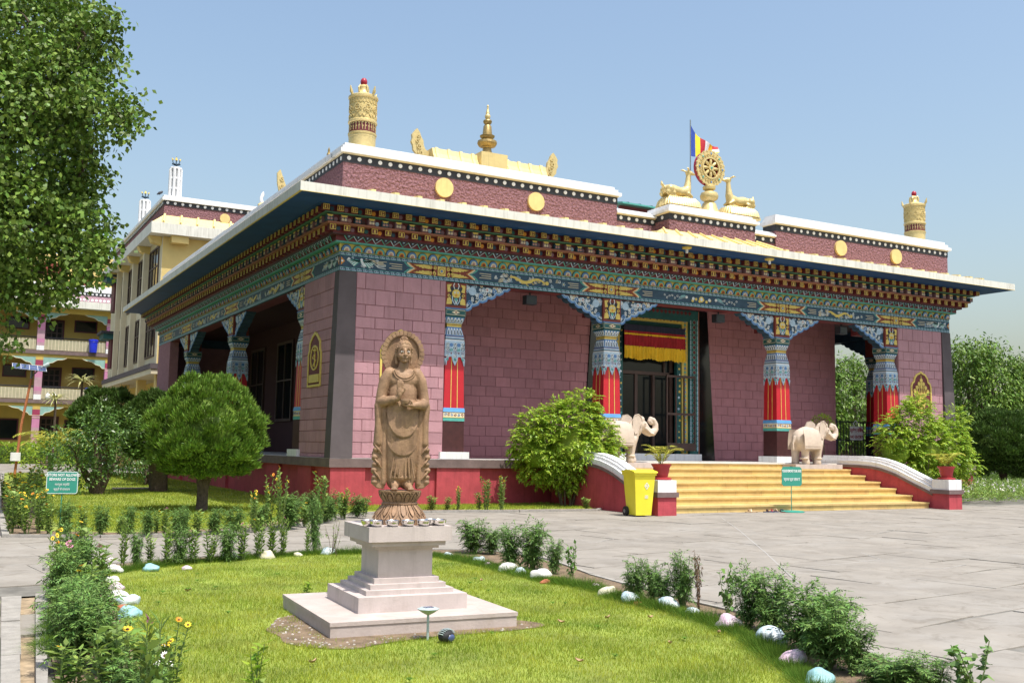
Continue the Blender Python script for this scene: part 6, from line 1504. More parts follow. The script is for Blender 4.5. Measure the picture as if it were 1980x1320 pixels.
# ---------------------------------------------------------------- foliage helpers (numpy)
def nrm(a): return a/(np.linalg.norm(a, axis=-1, keepdims=True)+1e-9)
def leafV(P, D, L, W, fold=.18, roll=.5):
    n = len(P); up = np.array([0, 0, 1.])+nr.normal(0, roll, (n, 3)); side = nrm(np.cross(D, up)); N = np.cross(side, D)
    L = (L*nr.uniform(.7, 1.2, n))[:, None]; W = (W*nr.uniform(.75, 1.2, n))[:, None]
    V = np.empty((n, 4, 3)); V[:, 0] = P; V[:, 1] = P+D*L*.42+side*W*.5+N*W*fold; V[:, 2] = P+D*L; V[:, 3] = P+D*L*.42-side*W*.5+N*W*fold
    return V.reshape(-1, 3), np.arange(4*n).reshape(-1, 4)
def rdir(n): return nrm(nr.normal(0, 1, (n, 3)))
def cloud(blobs, per, shell=.55, jit=.0):
    """points with outward directions spread through the outer part of a union of ellipsoids"""
    Ps = []; Ds = []
    B = np.array([b[:3] for b in blobs]); Rr = np.array([b[3:6] if len(b) > 4 else (b[3],)*3 for b in blobs])
    for i, (c, r) in enumerate(zip(B, Rr)):
        n = max(3, int(per*(r[0]*r[1]+r[0]*r[2]+r[1]*r[2])/3)); d = rdir(n); t = (shell+(1-shell)*nr.uniform(0, 1, n)**.6)[:, None]
        p = c+d*r*t; keep = np.ones(n, bool)
        for j in range(len(B)):
            if j != i: keep &= (((p-B[j])/Rr[j])**2).sum(1) > .42
        Ps.append(p[keep]); Ds.append(d[keep])
    return np.concatenate(Ps), np.concatenate(Ds)
def clumped(P, D, k, spread):
    n = len(P); idx = np.repeat(np.arange(n), k); return P[idx]+nr.normal(0, spread, (n*k, 3)), nrm(D[idx]+nr.normal(0, .35, (n*k, 3)))
def sprays(P, D, n, length, lL, lW, droop, fan=.8):
    """pinnate sprays: n leaflet pairs along an arching rib"""
    m = len(P); Ls = length*nr.uniform(.65, 1.2, m); Vs = []; d = D.copy(); p = P.copy(); out = []
    for s in range(n):
        t = s/n; p = p+d*(Ls/n)[:, None]; d = nrm(d+np.array([0, 0, -droop/n])*(1+t))
        side = nrm(np.cross(d, np.array([0, 0, 1.])+nr.normal(0, .25, (m, 3))))
        for sg in (-1, 1):
            q = nrm(d*.6+side*sg*fan+np.array([0, 0, -.15])+nr.normal(0, .12, (m, 3))); V, _ = leafV(p, q, lL*(math.sin(PI*min(1, t*.8+.2))*.6+.4), lW, .12, .35); out.append(V)
    V, _ = leafV(p, d, lL, lW); out.append(V); V = np.concatenate(out); return V, np.arange(len(V)).reshape(-1, 4)
def join(parts):
    Vs = []; Fs = []; k = 0
    for V, F in parts: Vs.append(V); Fs.append(F+k); k += len(V)
    return np.concatenate(Vs), np.concatenate(Fs)
def limbs(mb, base, targets, r0, r1=.02, bend=.15, seed=0):
    rr = random.Random(seed); b = Vector(base)
    for t in targets:
        t = Vector(t); pts = []; rs = []; n = 7; off = Vector((rr.uniform(-1, 1), rr.uniform(-1, 1), rr.uniform(-.3, .6)))*bend*(t-b).length
        for i in range(n+1):
            s = i/n; pts.append(b.lerp(t, s)+off*math.sin(PI*s)*.6+Vector((0, 0, .12*(t-b).length*math.sin(PI*s)))); rs.append(r0+(r1-r0)*s**.7)
        mb.tube(pts, rs, 7)
# ---- big peepal tree at the left
BL=[(-7.07,-1.66,9.44,1.42),(-6.18,-2.70,9.16,0.61),(-6.58,-2.33,7.96,1.19),(-5.93,-3.22,7.57,0.60),(-5.54,-3.42,7.34,0.35),(-6.72,-1.53,6.71,1.22),(-6.06,-2.46,6.59,0.45),(-6.85,-1.88,5.40,1.29),(-6.05,-2.91,5.50,0.53),(-5.77,-3.02,5.12,0.39),(-6.62,-2.49,4.55,0.80),(-5.92,-3.46,4.68,0.42),(-7.1,-2.15,4.1,0.50),(-6.53,-3.01,4.15,0.26),(-7.2,-2.58,3.3,0.2),(-7.97,0.25,7.27,2.45),(-8.0,0.58,5.4,1.5),(-7.54,0.31,9.59,2.07),(-8.81,1.54,9.98,2.57),(-9.26,2.22,6.41,2.46),(-7.52,-2.32,7.40,1.45),(-7.42,-2.61,5.49,1.23),(-5.89,-3.13,9.47,0.29),(-5.70,-3.47,8.58,0.19),(-5.44,-3.52,7.72,0.21),(-5.29,-3.56,7.39,0.14)]
BL += [(-10.2, -.5, 8.2, 2.6), (-11.5, 2.5, 7.5, 3.2), (-10.5, 5.5, 7.8, 3.0), (-12.5, -1.5, 6.0, 2.8), (-10, 2.5, 11, 2.8)]  # off-frame crown blobs, added to block skylight from the temple's left side
t = thing('peepal_tree', 'tall leafy tree with heart shaped leaves filling the upper left', 'tree', (-9.4, 2.5, 0))
P, D = cloud(BL, 105, .42); P, D = clumped(P, D, 24, .135); D = nrm(D*.45+np.array([0, 0, -.75])+nr.normal(0, .5, P.shape)); off = np.array([-9.4, 2.5, 0])
# heart-shaped leaves: wide quads plus a drawn out tip
V, F = leafV(P-off, D, .105, .095, .12, .7)
npmesh('crown', V, F, 'leaf_peepal', t)
mb = MB().use('bark'); mb.tube([(0, 0, -.1), (.05, -.1, 1.2), (.2, -.3, 2.6), (.4, -.7, 4.0)], [.48, .40, .34, .3], 14)
mb.build('trunk', t, smooth=True)
mb = MB().use('bark'); limbs(mb, (.35, -.6, 3.6), [tuple(np.array(b[:3])-off) for b in BL if b[3] > .45], .17, .02, .08, 3)
tg = [tuple(np.array(b[:3])-off) for b in BL]
for a in tg[:8]: limbs(mb, a, [(a[0]+rng.uniform(-.5, .35), a[1]+rng.uniform(-.6, .3), a[2]+rng.uniform(-.4, .5)) for _ in range(3)], .03, .006, .1, 5)
mb.build('limbs', t, smooth=True)

# two unseen trees, added left of the temple to shade its side
for x_, y_, lb in ((-15.5, 8.5, 'unseen tree added past the left edge to shade the temple side'), (-13.5, 19, 'second unseen tree added past the left edge for shade, farther back')):
    t = thing('added_shade_tree', lb, 'tree', (x_, y_, 0)); b_ = [(0, 0, 8, 3.6), (2.2, 0, 6.6, 2.6), (-2.2, 1, 7, 2.8), (.5, -2.2, 6.5, 2.6), (0, 1, 10.4, 2.4)]
    P, D = cloud(b_, 60, .5); P, D = clumped(P, D, 7, .25); D = nrm(D*.5+np.array([0, 0, -.5])+nr.normal(0, .5, P.shape)); V, F = leafV(P, D, .32, .26, .12, .7); npmesh('crown', V, F, 'leaf_peepal', t)
    mb = MB().use('bark').tube([(0, 0, -.1), (.1, 0, 3), (0, 0, 6)], [.4, .3, .2], 10); limbs(mb, (0, 0, 4), [b[:3] for b in b_], .16, .03, .05, 2); mb.build('trunk', t, smooth=True)
# ---- shaped conifers
def core(mb, c, r, m, bump=.08, seed=0):
    from mathutils import noise
    mb.use(m); k0 = len(mb.v); mb.ball((0, 0, 0), 1, 24, 16)
    for i in range(k0, len(mb.v)):
        v = Vector(mb.v[i]); q = 1+bump*noise.noise(v*3+Vector((seed, 0, 0))); mb.v[i] = (c[0]+v.x*r[0]*q, c[1]+v.y*r[1]*q, c[2]+v.z*r[2]*q)
def thuja(loc, r, zc, rz, n, lmat, label, name='topiary_tree', L=.085, W=.022, trunk_r=.09, stems=4, point=.12, group=None, ttop=None, cat='tree', low=.0, dome=1.0):
    t = thing(name, label, cat, (loc[0], loc[1], 0), group=group)
    def surf(d):
        lump = 1+.055*np.sin(d[:, 0]*7+d[:, 2]*5)+.05*np.sin(d[:, 1]*9-d[:, 2]*8+1)+.03*np.sin(d[:, 0]*15+d[:, 1]*12)
        P = d*lump[:, None]*np.array([r, r, rz]); P[:, 2] = np.where(P[:, 2] > 0, P[:, 2]*dome, P[:, 2]); P[:, 2] += zc+point*np.clip(d[:, 2], 0, 1)**6*rz
        P[:, 2] = np.where(d[:, 2] < 0, zc+(P[:, 2]-zc)*(1-low), P[:, 2]); return P
    m = max(60, n//42); dc = rdir(m); dc = dc[(dc[:, 2] > -.82)]; m = len(dc); Pc = surf(dc)*1.0; pr_ = r*.135*nr.uniform(.7, 1.35, m)
    k = int(5*n/m*.8); idx = np.repeat(np.arange(m), k); loc_ = rdir(len(idx)); loc_[:, 2] = np.abs(loc_[:, 2])*1.3-.35
    q1 = Pc[idx]*np.array([.975, .975, 1])+loc_*pr_[idx][:, None]*nr.uniform(.3, 1, (len(idx), 1)); D1 = nrm(loc_*.6+dc[idx]*.3+np.array([0, 0, .7])+nr.normal(0, .22, q1.shape))
    d = rdir(int(n*.5)); d = d[d[:, 2] > -.85]; q2 = surf(d)*np.array([.95, .95, 1]); D2 = nrm(d*.7+np.array([0, 0, .8])+nr.normal(0, .33, q2.shape))
    q = np.concatenate([q1, q2]); D = np.concatenate([D1, D2])
    V, F = leafV(q, D, L, W, .15, .8); npmesh('crown', V, F, lmat, t)
    mb = MB(); core(mb, (0, 0, zc+rz*.5*(dome-1)), (r*.74, r*.74, rz*.72*(1+dome)/2), lmat); mb.build('light_block_core', t, smooth=True)  # solid core added inside the crown to block light
    mb = MB().use('bark'); zt = zc-rz*.55
    for k in range(stems):
        a = 2*PI*k/stems+.3; mb.tube([(trunk_r*.5*math.cos(a), trunk_r*.5*math.sin(a), -.05), (trunk_r*.5*math.cos(a+.3), trunk_r*.5*math.sin(a+.3), zt*.5), (trunk_r*1.6*math.cos(a)+.02, trunk_r*1.6*math.sin(a), zt-.12), (r*.62*math.cos(a), r*.62*math.sin(a), zc-rz*.3)], [trunk_r*.95, trunk_r*.75, trunk_r*.6, trunk_r*.35], 8)
    mb.build('trunk', t, smooth=True)
    return t
thuja((-3.2, -1.0), 1.11, 1.42, .86, 16000, 'leaf_topiary', 'large dome clipped bright green conifer left of the temple corner', L=.10, W=.026, low=.1, stems=7, dome=1.52)
thuja((33.6, 6.3), 2.0, 1.75, 1.4, 16000, 'leaf_conifer', 'round dark clipped conifer at the far right edge', L=.17, W=.05, trunk_r=.12)
thuja((-2.15, 22.0), 1.35, 2.3, 1.1, 9000, 'leaf_conifer', 'round dark conifer behind the glossy shrub, left of temple', L=.16, W=.05, trunk_r=.12)
# dark fluted trunks of two more trees half hidden by the dome conifer
t = thuja((-2.5, 7.9), 1.15, 1.75, 1.0, 9000, 'leaf_conifer', 'dark conifer with fluted trunk just behind the dome conifer', L=.13, W=.035, trunk_r=.2, stems=6)
# glossy broad-leaved shrub
def shrub(loc, blobs, per, lmat, L, W, label, name='shrub', trunk=.1, stems=5, k=4, spread=.08, shell=.5, cat='shrub', group=None, dz=-.1, inner=True):
    t = thing(name, label, cat, (loc[0], loc[1], 0), group=group); P, D = cloud(blobs, per, shell); P, D = clumped(P, D, k, spread); D = nrm(D+np.array([0, 0, dz])+nr.normal(0, .35, P.shape))
    V, F = leafV(P, D, L, W, .15, .5); npmesh('foliage', V, F, lmat, t)
    mb = MB().use('bark'); limbs(mb, (0, 0, -.05), [(b[0]*.8, b[1]*.8, b[2]) for b in blobs][:max(stems, 3)], trunk, .015, .08, int(loc[0]*10) % 97); mb.build('stems', t, smooth=True)
    return t
shrub((-4.3, 6.7), [(-.75, 0, .85, .6), (.1, .1, 1.25, .8), (-.2, -.3, 1.75, .6), (.75, .1, 1.1, .65), (-1.0, -.1, 1.35, .45), (.55, -.1, 1.85, .5), (-.5, -.4, .6, .5), (0, 0, 2.1, .35)], 520, 'leaf_dark', .115, .05, 'wide glossy dark shrub behind the green warning board', trunk=.15)
shrub((-2.0, 12.5), [(0, 0, 1.2, .9), (.6, 0, 1.6, .7), (-.6, 0, 1.5, .7)], 420, 'leaf_dark', .12, .055, 'dark glossy shrub between the round conifer and the temple side')
# lime bushes with pinnate sprays
def lime_bush(loc, blobs, N, label, seed=0, bs=.84):
    t = thing('lime_bush', label, 'bush', (loc[0], loc[1], 0), group='bright lime green bushes beside the steps')
    P, D = cloud(blobs, N*1.35, .6); D = nrm(D*.8+np.array([0, 0, .45])+nr.normal(0, .25, P.shape)); P = P*np.array([bs, bs, 1]); V, F = sprays(P, D, 6, .26, .115, .044, 1.0, .9)
    npmesh('foliage', V, F, 'leaf_lime', t)
    mb = MB(); 
    for b in blobs:
        if b[3] > .7: core(mb, b[:3], (b[3]*.5,)*3, 'leaf_lime', .15, b[0])
    mb.build('inner_foliage', t, smooth=True)
    mb = MB().use('bark'); rr = random.Random(seed)
    for k in range(9): a = rr.uniform(0, 6.28); q = rr.uniform(.4, 1.2); mb.tube([(.12*math.cos(a), .12*math.sin(a), -.02), (.3*q*math.cos(a), .3*q*math.sin(a), .5), (.8*q*math.cos(a), .8*q*math.sin(a), 1.3)], [.03, .025, .012], 6)
    mb.build('stems', t, smooth=True)
    return t
lime_bush((5.78, -1.15), [(0, 0, 1.5, .95), (-.8, .2, 1.35, .75), (.8, -.1, 1.35, .75), (.35, 0, 2.15, .6), (-.35, 0, 2.0, .55), (.55, 0, 2.55, .35), (-1.15, 0, 1.95, .4), (1.2, -.1, 1.75, .4), (0, 0, .85, .45), (-.45, 0, .95, .4), (.5, 0, .9, .4), (1.35, -.2, 1.35, .35), (-1.45, .1, 1.6, .3)], 520, 'big spiky lime green bush between second pillar and yellow bin')
lime_bush((18.2, -1.9), [(0, 0, 1.5, 1.0), (-1.0, .2, 1.5, .8), (1.0, 0, 1.5, .85), (-.4, 0, 2.3, .65), (-.2, 0, 2.85, .35), (1.5, 0, 2.05, .5), (1.75, 0, 2.5, .35), (-1.5, 0, 2.1, .45), (1.9, 0, 1.5, .45), (-.9, 0, 2.6, .35), (0, 0, .8, .8), (1.0, 0, .8, .6), (2.1, -.1, 1.1, .4)], 420, 'big spiky lime green bush behind the right balustrade', 3)
shrub((17.15, 1.2), [(0, 0, 2.35, .36)], 2600, 'leaf_lime', .07, .03, 'small clipped ball shrub in a pot behind the right elephant', k=3, spread=.03, shell=.8, trunk=.03)
MB().use('pot_red').lathe([(.16, 1.15), (.22, 1.5), (.24, 1.55)], cx=17.15, cy=1.2, n=20)
# ---- right-hand drooping trees
def droopy(loc, blobs, per, label, L=.27, W=.095, n=1, trunk=.25):
    t = thing('drooping_tree', label, 'tree', (loc[0], loc[1], 0), group='drooping leafed trees beyond the temple')
    P, D = cloud(blobs, per, .35); P, D = clumped(P[::2], D[::2], 24, .26); D = nrm(D*.5+np.array([0, 0, -.7])+nr.normal(0, .42, P.shape)); V, F = leafV(P, D, L, W, .1, .5); npmesh('crown', V, F, 'leaf_droopy', t)
    mb = MB().use('bark'); limbs(mb, (0, 0, -.1), [b[:3] for b in blobs], trunk, .03, .05, 2); mb.build('trunk', t, smooth=True)
    return t
droopy((43.5, 14.5), [(-1.6, 0, 6.4, 1.3), (-.6, 0, 7.1, 1.2), (1.2, 0, 6.2, 1.7), (0, 0, 4.8, 2.4), (2.5, 0, 5.4, 1.8), (-1.5, 0, 3.0, 1.6), (1.5, 0, 2.8, 2.2), (3.6, 0, 6.0, 1.0), (3.6, 0, 4.0, 2.0)], 95, 'tall tree with drooping leaves right of the temple')
droopy((50, 13), [(-2, 0, 5.0, 2.2), (0, 0, 5.8, 1.8), (2, 0, 5, 2.4), (0, 0, 3, 3)], 60, 'drooping tree cut by the right edge of the picture')
droopy((39.4, 20.5), [(-1.6, 0, 5.2, 1.3), (-.9, 0, 6.4, .8), (.6, 0, 6.3, 1.0), (0, 0, 4.0, 2.0), (1.6, 0, 4.8, 1.6), (-2, 0, 3.0, 1.6), (1.5, 0, 2.6, 1.8)], 85, 'drooping tree seen through the right porch opening')
droopy((36.2, 22), [(-1.0, 0, 4.6, 1.5), (0, 0, 6.0, 1.1), (.8, 0, 3.2, 2.0)], 80, 'narrower drooping tree left of the one in the porch opening')
# ---- hedges and ground plants
def hedge(name, x0, y0, x1, y1, w, h, lmat, label, per=260, L=.10, W=.05):
    t = thing(name, label, 'hedge', (x0, y0, 0)); ln = math.hypot(x1-x0, y1-y0); a = math.atan2(y1-y0, x1-x0); t.rotation_euler = (0, 0, a); n = int(per*ln*(w+2*h))
    s = nr.uniform(0, 1, n); face = nr.uniform(0, w+2*h, n); X = s*ln
    Y = np.where(face < h, -w/2, np.where(face < h+w, face-h-w/2, w/2)); Z = np.where(face < h, face, np.where(face < h+w, h, face-h-w)); Z = Z*.97+.03*h
    N = np.stack([np.zeros(n), np.where(face < h, -1, np.where(face < h+w, 0, 1)), np.where((face >= h) & (face < h+w), 1, .15)], 1)
    P = np.stack([X, Y, Z], 1)+nr.normal(0, .03, (n, 3))+N*(.06*np.sin(X*5)+.04*np.sin(X*13))[:, None]; D = nrm(N+np.array([0, 0, .5])+nr.normal(0, .5, (n, 3))); V, F = leafV(P, D, L, W, .15, .6)
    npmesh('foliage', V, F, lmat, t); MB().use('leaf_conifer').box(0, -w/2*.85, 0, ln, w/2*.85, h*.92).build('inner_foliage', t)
    return t
hedge('hedge', -9, 46.5, 3, 46.5, 1.4, 1.15, 'leaf_lime', 'long clipped hedge before the yellow balcony building', 110, .16, .09)
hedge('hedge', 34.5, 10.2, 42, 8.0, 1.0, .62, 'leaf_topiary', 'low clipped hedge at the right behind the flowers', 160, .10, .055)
# purple-flowered ground cover at right
n = 5200; X = nr.uniform(16.6, 33, n); Y = -3.2+nr.uniform(0, 1, n)*9+(X-17)*.05; keep = (Y < 6)&(X+Y*1.2 > 15.2)&(Y > -3.3+(18-X)*.35)&~((X > 16) & (X < 20.4) & (Y < -.6) & (X < 17.2)); X = X[keep]; Y = Y[keep]
P = np.stack([X, Y, np.full(len(X), .0)], 1); D = nrm(np.stack([nr.normal(0, .35, len(X)), nr.normal(0, .35, len(X)), np.ones(len(X))], 1)); V, F = sprays(P, D, 4, .42, .14, .035, .3)
o = npmesh('flowering_ground_cover', V, F, 'leaf_zinnia'); tagp(o, 'low pale flowered ground cover right of the steps', 'ground cover', kind='stuff')
n = 700; i = nr.integers(0, len(X), n); Pq = np.stack([X[i], Y[i], nr.uniform(.34, .48, n)], 1); V, F = leafV(np.repeat(Pq, 4, 0), rdir(4*n), .06, .05); o = npmesh('small_flowers', V, F, 'petal_white'); tagp(o, 'small pale flowers on the ground cover right of the steps', 'flowers', kind='stuff')
pp = thing('gate_post', 'short red post with brown cap behind the right palm pot', 'post', (26.2, 3.0, 0))
MB().use('plinth_red').box(-.38, -.38, 0, .38, .38, .74).build('shaft', pp); MB().use('plum_sill').box(-.46, -.46, .74, .46, .46, 1.08).build('cap', pp); MB().use('white_paint').tube([(.1, 0, 1.08), (.14, 0, 1.45)], [.05, .03], 6).build('stub', pp)
bw = thing('boundary_wall', 'plain grey boundary wall in shade behind the right trees', 'wall', (40, 22, 0))
for k in range(5): MB().use('far_grey').box(k*7-4, 0, 0, k*7+2.98, .3, 2.2).build('wall_panel', bw)
fe = thing('white_fence', 'pale metal fence bits between the trees at far right', 'fence', (40, 16, 0))
for k in range(8): MB().use('white_paint').box(k*.5, 0, 0, k*.5+.05, .05, 1.9).build('picket', fe)
MB().use('white_paint').box(0, -.02, 1.8, 4, .07, 1.9).build('rail', fe)
# ---- bedding plants
def flowerhead(mb, p, r, petal, n=10, cup=.25, centre='seed_brown', tilt=None):
    mb.T = Matrix.Translation(p) @ Euler(tilt or (rng.uniform(-.7, .3), rng.uniform(-.4, .4), 0)).to_matrix().to_4x4(); mb.use(petal)
    for k in range(n):
        a = 2*PI*k/n; ca, sa = math.cos(a), math.sin(a); w = r*2.4/n
        mb.add([(ca*r*.2, sa*r*.2, 0), (ca*r*.65-sa*w, sa*r*.65+ca*w, r*cup*.6), (ca*r, sa*r, r*cup), (ca*r*.65+sa*w, sa*r*.65-ca*w, r*cup*.6)], [(0, 1, 2, 3)])
    mb.use(centre).ball((0, 0, r*.08), (r*.32, r*.32, r*.2), 8, 5); mb.T = None
def plant(kind, seed, fl=()):
    """one plant about .45 m tall, .3 wide"""
    g = np.random.default_rng(seed); rr = random.Random(seed); st_ = MB().use('stem'); parts = []; heads = []
    H = .45
    if kind == 'm':
        for k in range(13):
            a = rr.uniform(0, 6.28); r = rr.uniform(.02, .16); tip = Vector((r*math.cos(a), r*math.sin(a), H*rr.uniform(.65, 1))); b = Vector((.02*math.cos(a), .02*math.sin(a), 0)); st_.tube([b, b.lerp(tip, .5)+Vector((.015, 0, 0)), tip], [.005, .004, .002], 4)
            n = 22; t = g.uniform(.15, 1, n)[:, None]; P = np.array(b)*(1-t)+np.array(tip)*t; D = nrm(rdir(n)+np.array([0, 0, .6])); parts.append(sprays(P, D, 8, .10, .040, .0095, .8, 1.0))
    elif kind == 'z' or kind == 'y':
        for k in range(6 if kind == 'z' else 9):
            a = rr.uniform(0, 6.28); r = rr.uniform(.02, .13); tip = Vector((r*math.cos(a), r*math.sin(a), H*rr.uniform(.6, 1))); b = Vector((.03*math.cos(a), .03*math.sin(a), 0)); st_.tube([b, b.lerp(tip, .5)+Vector((.012, .01, 0)), tip], [.006, .005, .003], 4)
            n = 22; t = np.linspace(.12, .97, n)[:, None]; P = np.array(b)*(1-t)+np.array(tip)*t; aa = np.arange(n)*2.4; D = nrm(np.stack([np.cos(aa), np.sin(aa), np.full(n, .35)], 1)+g.normal(0, .15, (n, 3))); parts.append(leafV(P, D, .10 if kind == 'z' else .07, .036, .2, .3)); heads.append(tip)
    elif kind == 'dead':
        for k in range(8):
            a = rr.uniform(0, 6.28); tip = Vector((.07*math.cos(a), .07*math.sin(a), H*rr.uniform(.7, 1))); st_.use('leaf_dead').tube([(0, 0, 0), tip*.5, tip], [.005, .004, .002], 4); n = 26; t = g.uniform(.1, 1, n)[:, None]; parts.append(leafV(np.array(tip)*t, nrm(rdir(n)+np.array([0, 0, -1.])), .05, .018))
    elif kind == 'rose':
        for k in range(5):
            a = rr.uniform(0, 6.28); tip = Vector((.11*math.cos(a), .11*math.sin(a), H*rr.uniform(.6, 1))); b = Vector((0, 0, 0)); st_.tube([b, tip*.5+Vector((.02, 0, .02)), tip], [.006, .004, .003], 5); n = 18; t = g.uniform(.25, 1, n)[:, None]; P = np.array(tip)*t+g.normal(0, .02, (n, 3)); parts.append(leafV(P, nrm(rdir(n)+np.array([0, 0, .2])), .07, .046))
    elif kind == 'bare':
        for k in range(9):
            a = rr.uniform(0, 6.28); tip = Vector((.14*math.cos(a), .14*math.sin(a), H*rr.uniform(.6, 1))); st_.use('bark').tube([(0, 0, 0), tip*.5+Vector((.02, 0, .02)), tip], [.004, .003, .0015], 4); n = 5; parts.append(leafV(np.array(tip)*g.uniform(.5, 1, n)[:, None], rdir(n), .04, .015))
    elif kind == 'lime':
        for k in range(4):
            a = rr.uniform(0, 6.28); tip = Vector((.06*math.cos(a), .06*math.sin(a), H*rr.uniform(.6, 1))); st_.tube([(0, 0, 0), tip], [.005, .003], 4); n = 12; t = np.linspace(.2, 1, n)[:, None]; aa = np.arange(n)*2.4; parts.append(leafV(np.array(tip)*t, nrm(np.stack([np.cos(aa), np.sin(aa), np.full(n, .4)], 1)), .11, .045, .2, .3))
    V, F = join(parts); lm = {'m': 'leaf_marigold', 'z': 'leaf_zinnia', 'y': 'leaf_zinnia', 'dead': 'leaf_dead', 'rose': 'leaf_marigold', 'bare': 'leaf_zinnia', 'lime': 'leaf_lime'}[kind]
    t = bpy.data.objects.new('bedding_plant', None); npmesh('foliage', V, F, lm, t); C.objects.link(t)
    st_.build('stems', t)
    for i, f_ in enumerate(fl):
        if not heads: hp = Vector((rr.uniform(-.1, .1), rr.uniform(-.1, .1), H))
        else: hp = heads[i % len(heads)]+Vector((0, 0, .015))+(Vector((rr.uniform(-.05, .05), rr.uniform(-.05, .05), rr.uniform(-.1, 0))) if i >= len(heads) else Vector((0, 0, 0)))
        mb = MB(); flowerhead(mb, hp, .030 if kind != 'y' else .026, f_, 10 if f_ != 'petal_yellow' else 9); mb.build('flower', t)
    return t
PY, PO, PP, PW, PU = 'petal_yellow', 'petal_orange', 'petal_pink', 'petal_white', 'petal_purple'
PR = {'m': [plant('m', s) for s in (1, 2, 3)], 'z': [plant('z', 11), plant('z', 12, (PP,)), plant('z', 13), plant('z', 14, (PY,))], 'zf': [plant('z', 15, (PP, PW, PP)), plant('z', 16, (PY, PO))],
      'y': [plant('y', 21, (PY, PY, PY, PO, PY)), plant('y', 22, (PY, PY, PO, PY, PY, PY)), plant('y', 23, (PY, PO, PY))], 'dead': [plant('dead', 31)], 'rose': [plant('rose', 41), plant('rose', 42)], 'bare': [plant('bare', 51)], 'lime': [plant('lime', 61)]}
KM = {o: kidmap(o) for L_ in PR.values() for o in L_}; USED = set()
def put(kind, x, y, h, w, label, group, z=.01, name=None):
    src = rng.choice(PR[kind])
    if src not in USED: o = src; USED.add(src)
    else: o = copy_tree(src, KM[src], None)
    o.location = (x, y, z); k = w/.30*rng.uniform(.8, 1.2)*(1.12 if x > -3.2 or y < -11 else .92); h *= rng.uniform(.95, 1.3); o.scale = (k*1.08, k*1.08, h/.45); o.rotation_euler = (0, 0, rng.uniform(0, 6.28)); o.name = name or {'m': 'marigold_plant', 'z': 'zinnia_plant', 'zf': 'zinnia_plant', 'y': 'cosmos_plant', 'dead': 'withered_plant', 'rose': 'rose_plant', 'bare': 'bare_twigs', 'lime': 'seedling'}[kind]
    tagp(o, label, 'plant', group)
    return o
PL=[(-7.12,-12.95,.52,.2,'y'),(-6.8,-12.2,.5,.22,'y'),(-6.85,-16.9,.42,.2,'y'),(-1.63,-10.52,0.46,0.31,'m'),(-1.46,-10.72,0.35,0.21,'m'),(-2.04,-12.28,0.49,0.25,'m'),(-1.83,-12.47,0.48,0.37,'m'),(-1.80,-12.91,0.40,0.20,'m'),(-1.85,-13.39,0.36,0.14,'rose'),(-2.22,-15.07,0.40,0.22,'m'),(-2.02,-15.08,0.32,0.18,'m'),(-2.08,-15.34,0.28,0.21,'m'),(-2.00,-15.51,0.47,0.19,'m'),(-2.02,-15.76,0.52,0.12,'dead'),(-1.97,-16.09,0.47,0.23,'rose'),(-2.20,-16.61,0.49,0.26,'m'),(-2.16,-16.88,0.44,0.29,'m'),(-2.28,-16.90,0.26,0.16,'m'),(-2.55,-17.61,0.41,0.34,'m'),(-2.27,-17.59,0.41,0.27,'m'),(-2.79,-18.04,0.39,0.28,'m'),(-2.74,-18.24,0.38,0.24,'m'),(-2.95,-18.61,0.19,0.19,'m'),(-3.00,-18.81,0.21,0.25,'m'),(-2.90,-18.93,0.24,0.21,'m'),(-2.76,-19.13,0.38,0.21,'rose'),(-6.22,-10.77,0.52,0.18,'z'),(-6.06,-10.73,0.48,0.20,'m'),(-5.88,-10.58,0.38,0.18,'z'),(-5.73,-10.69,0.44,0.24,'z'),(-5.56,-10.59,0.43,0.24,'m'),(-5.38,-10.55,0.40,0.22,'z'),(-5.18,-10.50,0.45,0.22,'z'),(-4.96,-10.47,0.42,0.21,'m'),(-4.76,-10.42,0.47,0.23,'z'),(-4.52,-10.26,0.48,0.23,'z'),(-4.34,-10.20,0.51,0.22,'z'),(-4.19,-10.13,0.43,0.17,'z'),(-3.68,-9.91,0.64,0.21,'m'),(-3.82,-10.00,0.48,0.11,'z'),(-3.52,-10.11,0.42,0.20,'bare'),(-3.54,-10.37,0.30,0.13,'bare'),(-6.89,-12.68,0.50,0.29,'m'),(-6.70,-12.39,0.40,0.25,'zf'),(-7.10,-13.43,0.46,0.27,'m'),(-7.00,-14.19,0.45,0.25,'zf'),(-7.19,-14.84,0.41,0.31,'m'),(-7.03,-15.13,0.40,0.26,'m'),(-7.25,-15.99,0.39,0.30,'m'),(-7.08,-16.23,0.35,0.26,'m'),(-7.39,-16.81,0.28,0.23,'z'),(-7.26,-17.24,0.38,0.25,'z'),(-7.14,-17.73,0.59,0.15,'zf'),(-6.97,-17.26,0.27,0.17,'z'),(-6.45,-17.25,0.29,0.15,'lime'),(-4.95,-13.49,0.12,0.15,'lime'),(-7.14,-17.41,0.34,0.24,'m'),(-6.95,-11.7,.42,.25,'zf'),(-6.85,-12.0,.48,.28,'m'),(-7.0,-13.0,.42,.26,'zf'),(-6.95,-13.8,.38,.26,'m'),(-7.1,-14.4,.36,.26,'m'),(-7.15,-15.5,.34,.3,'m'),(-6.98,-16.7,.33,.24,'z')]
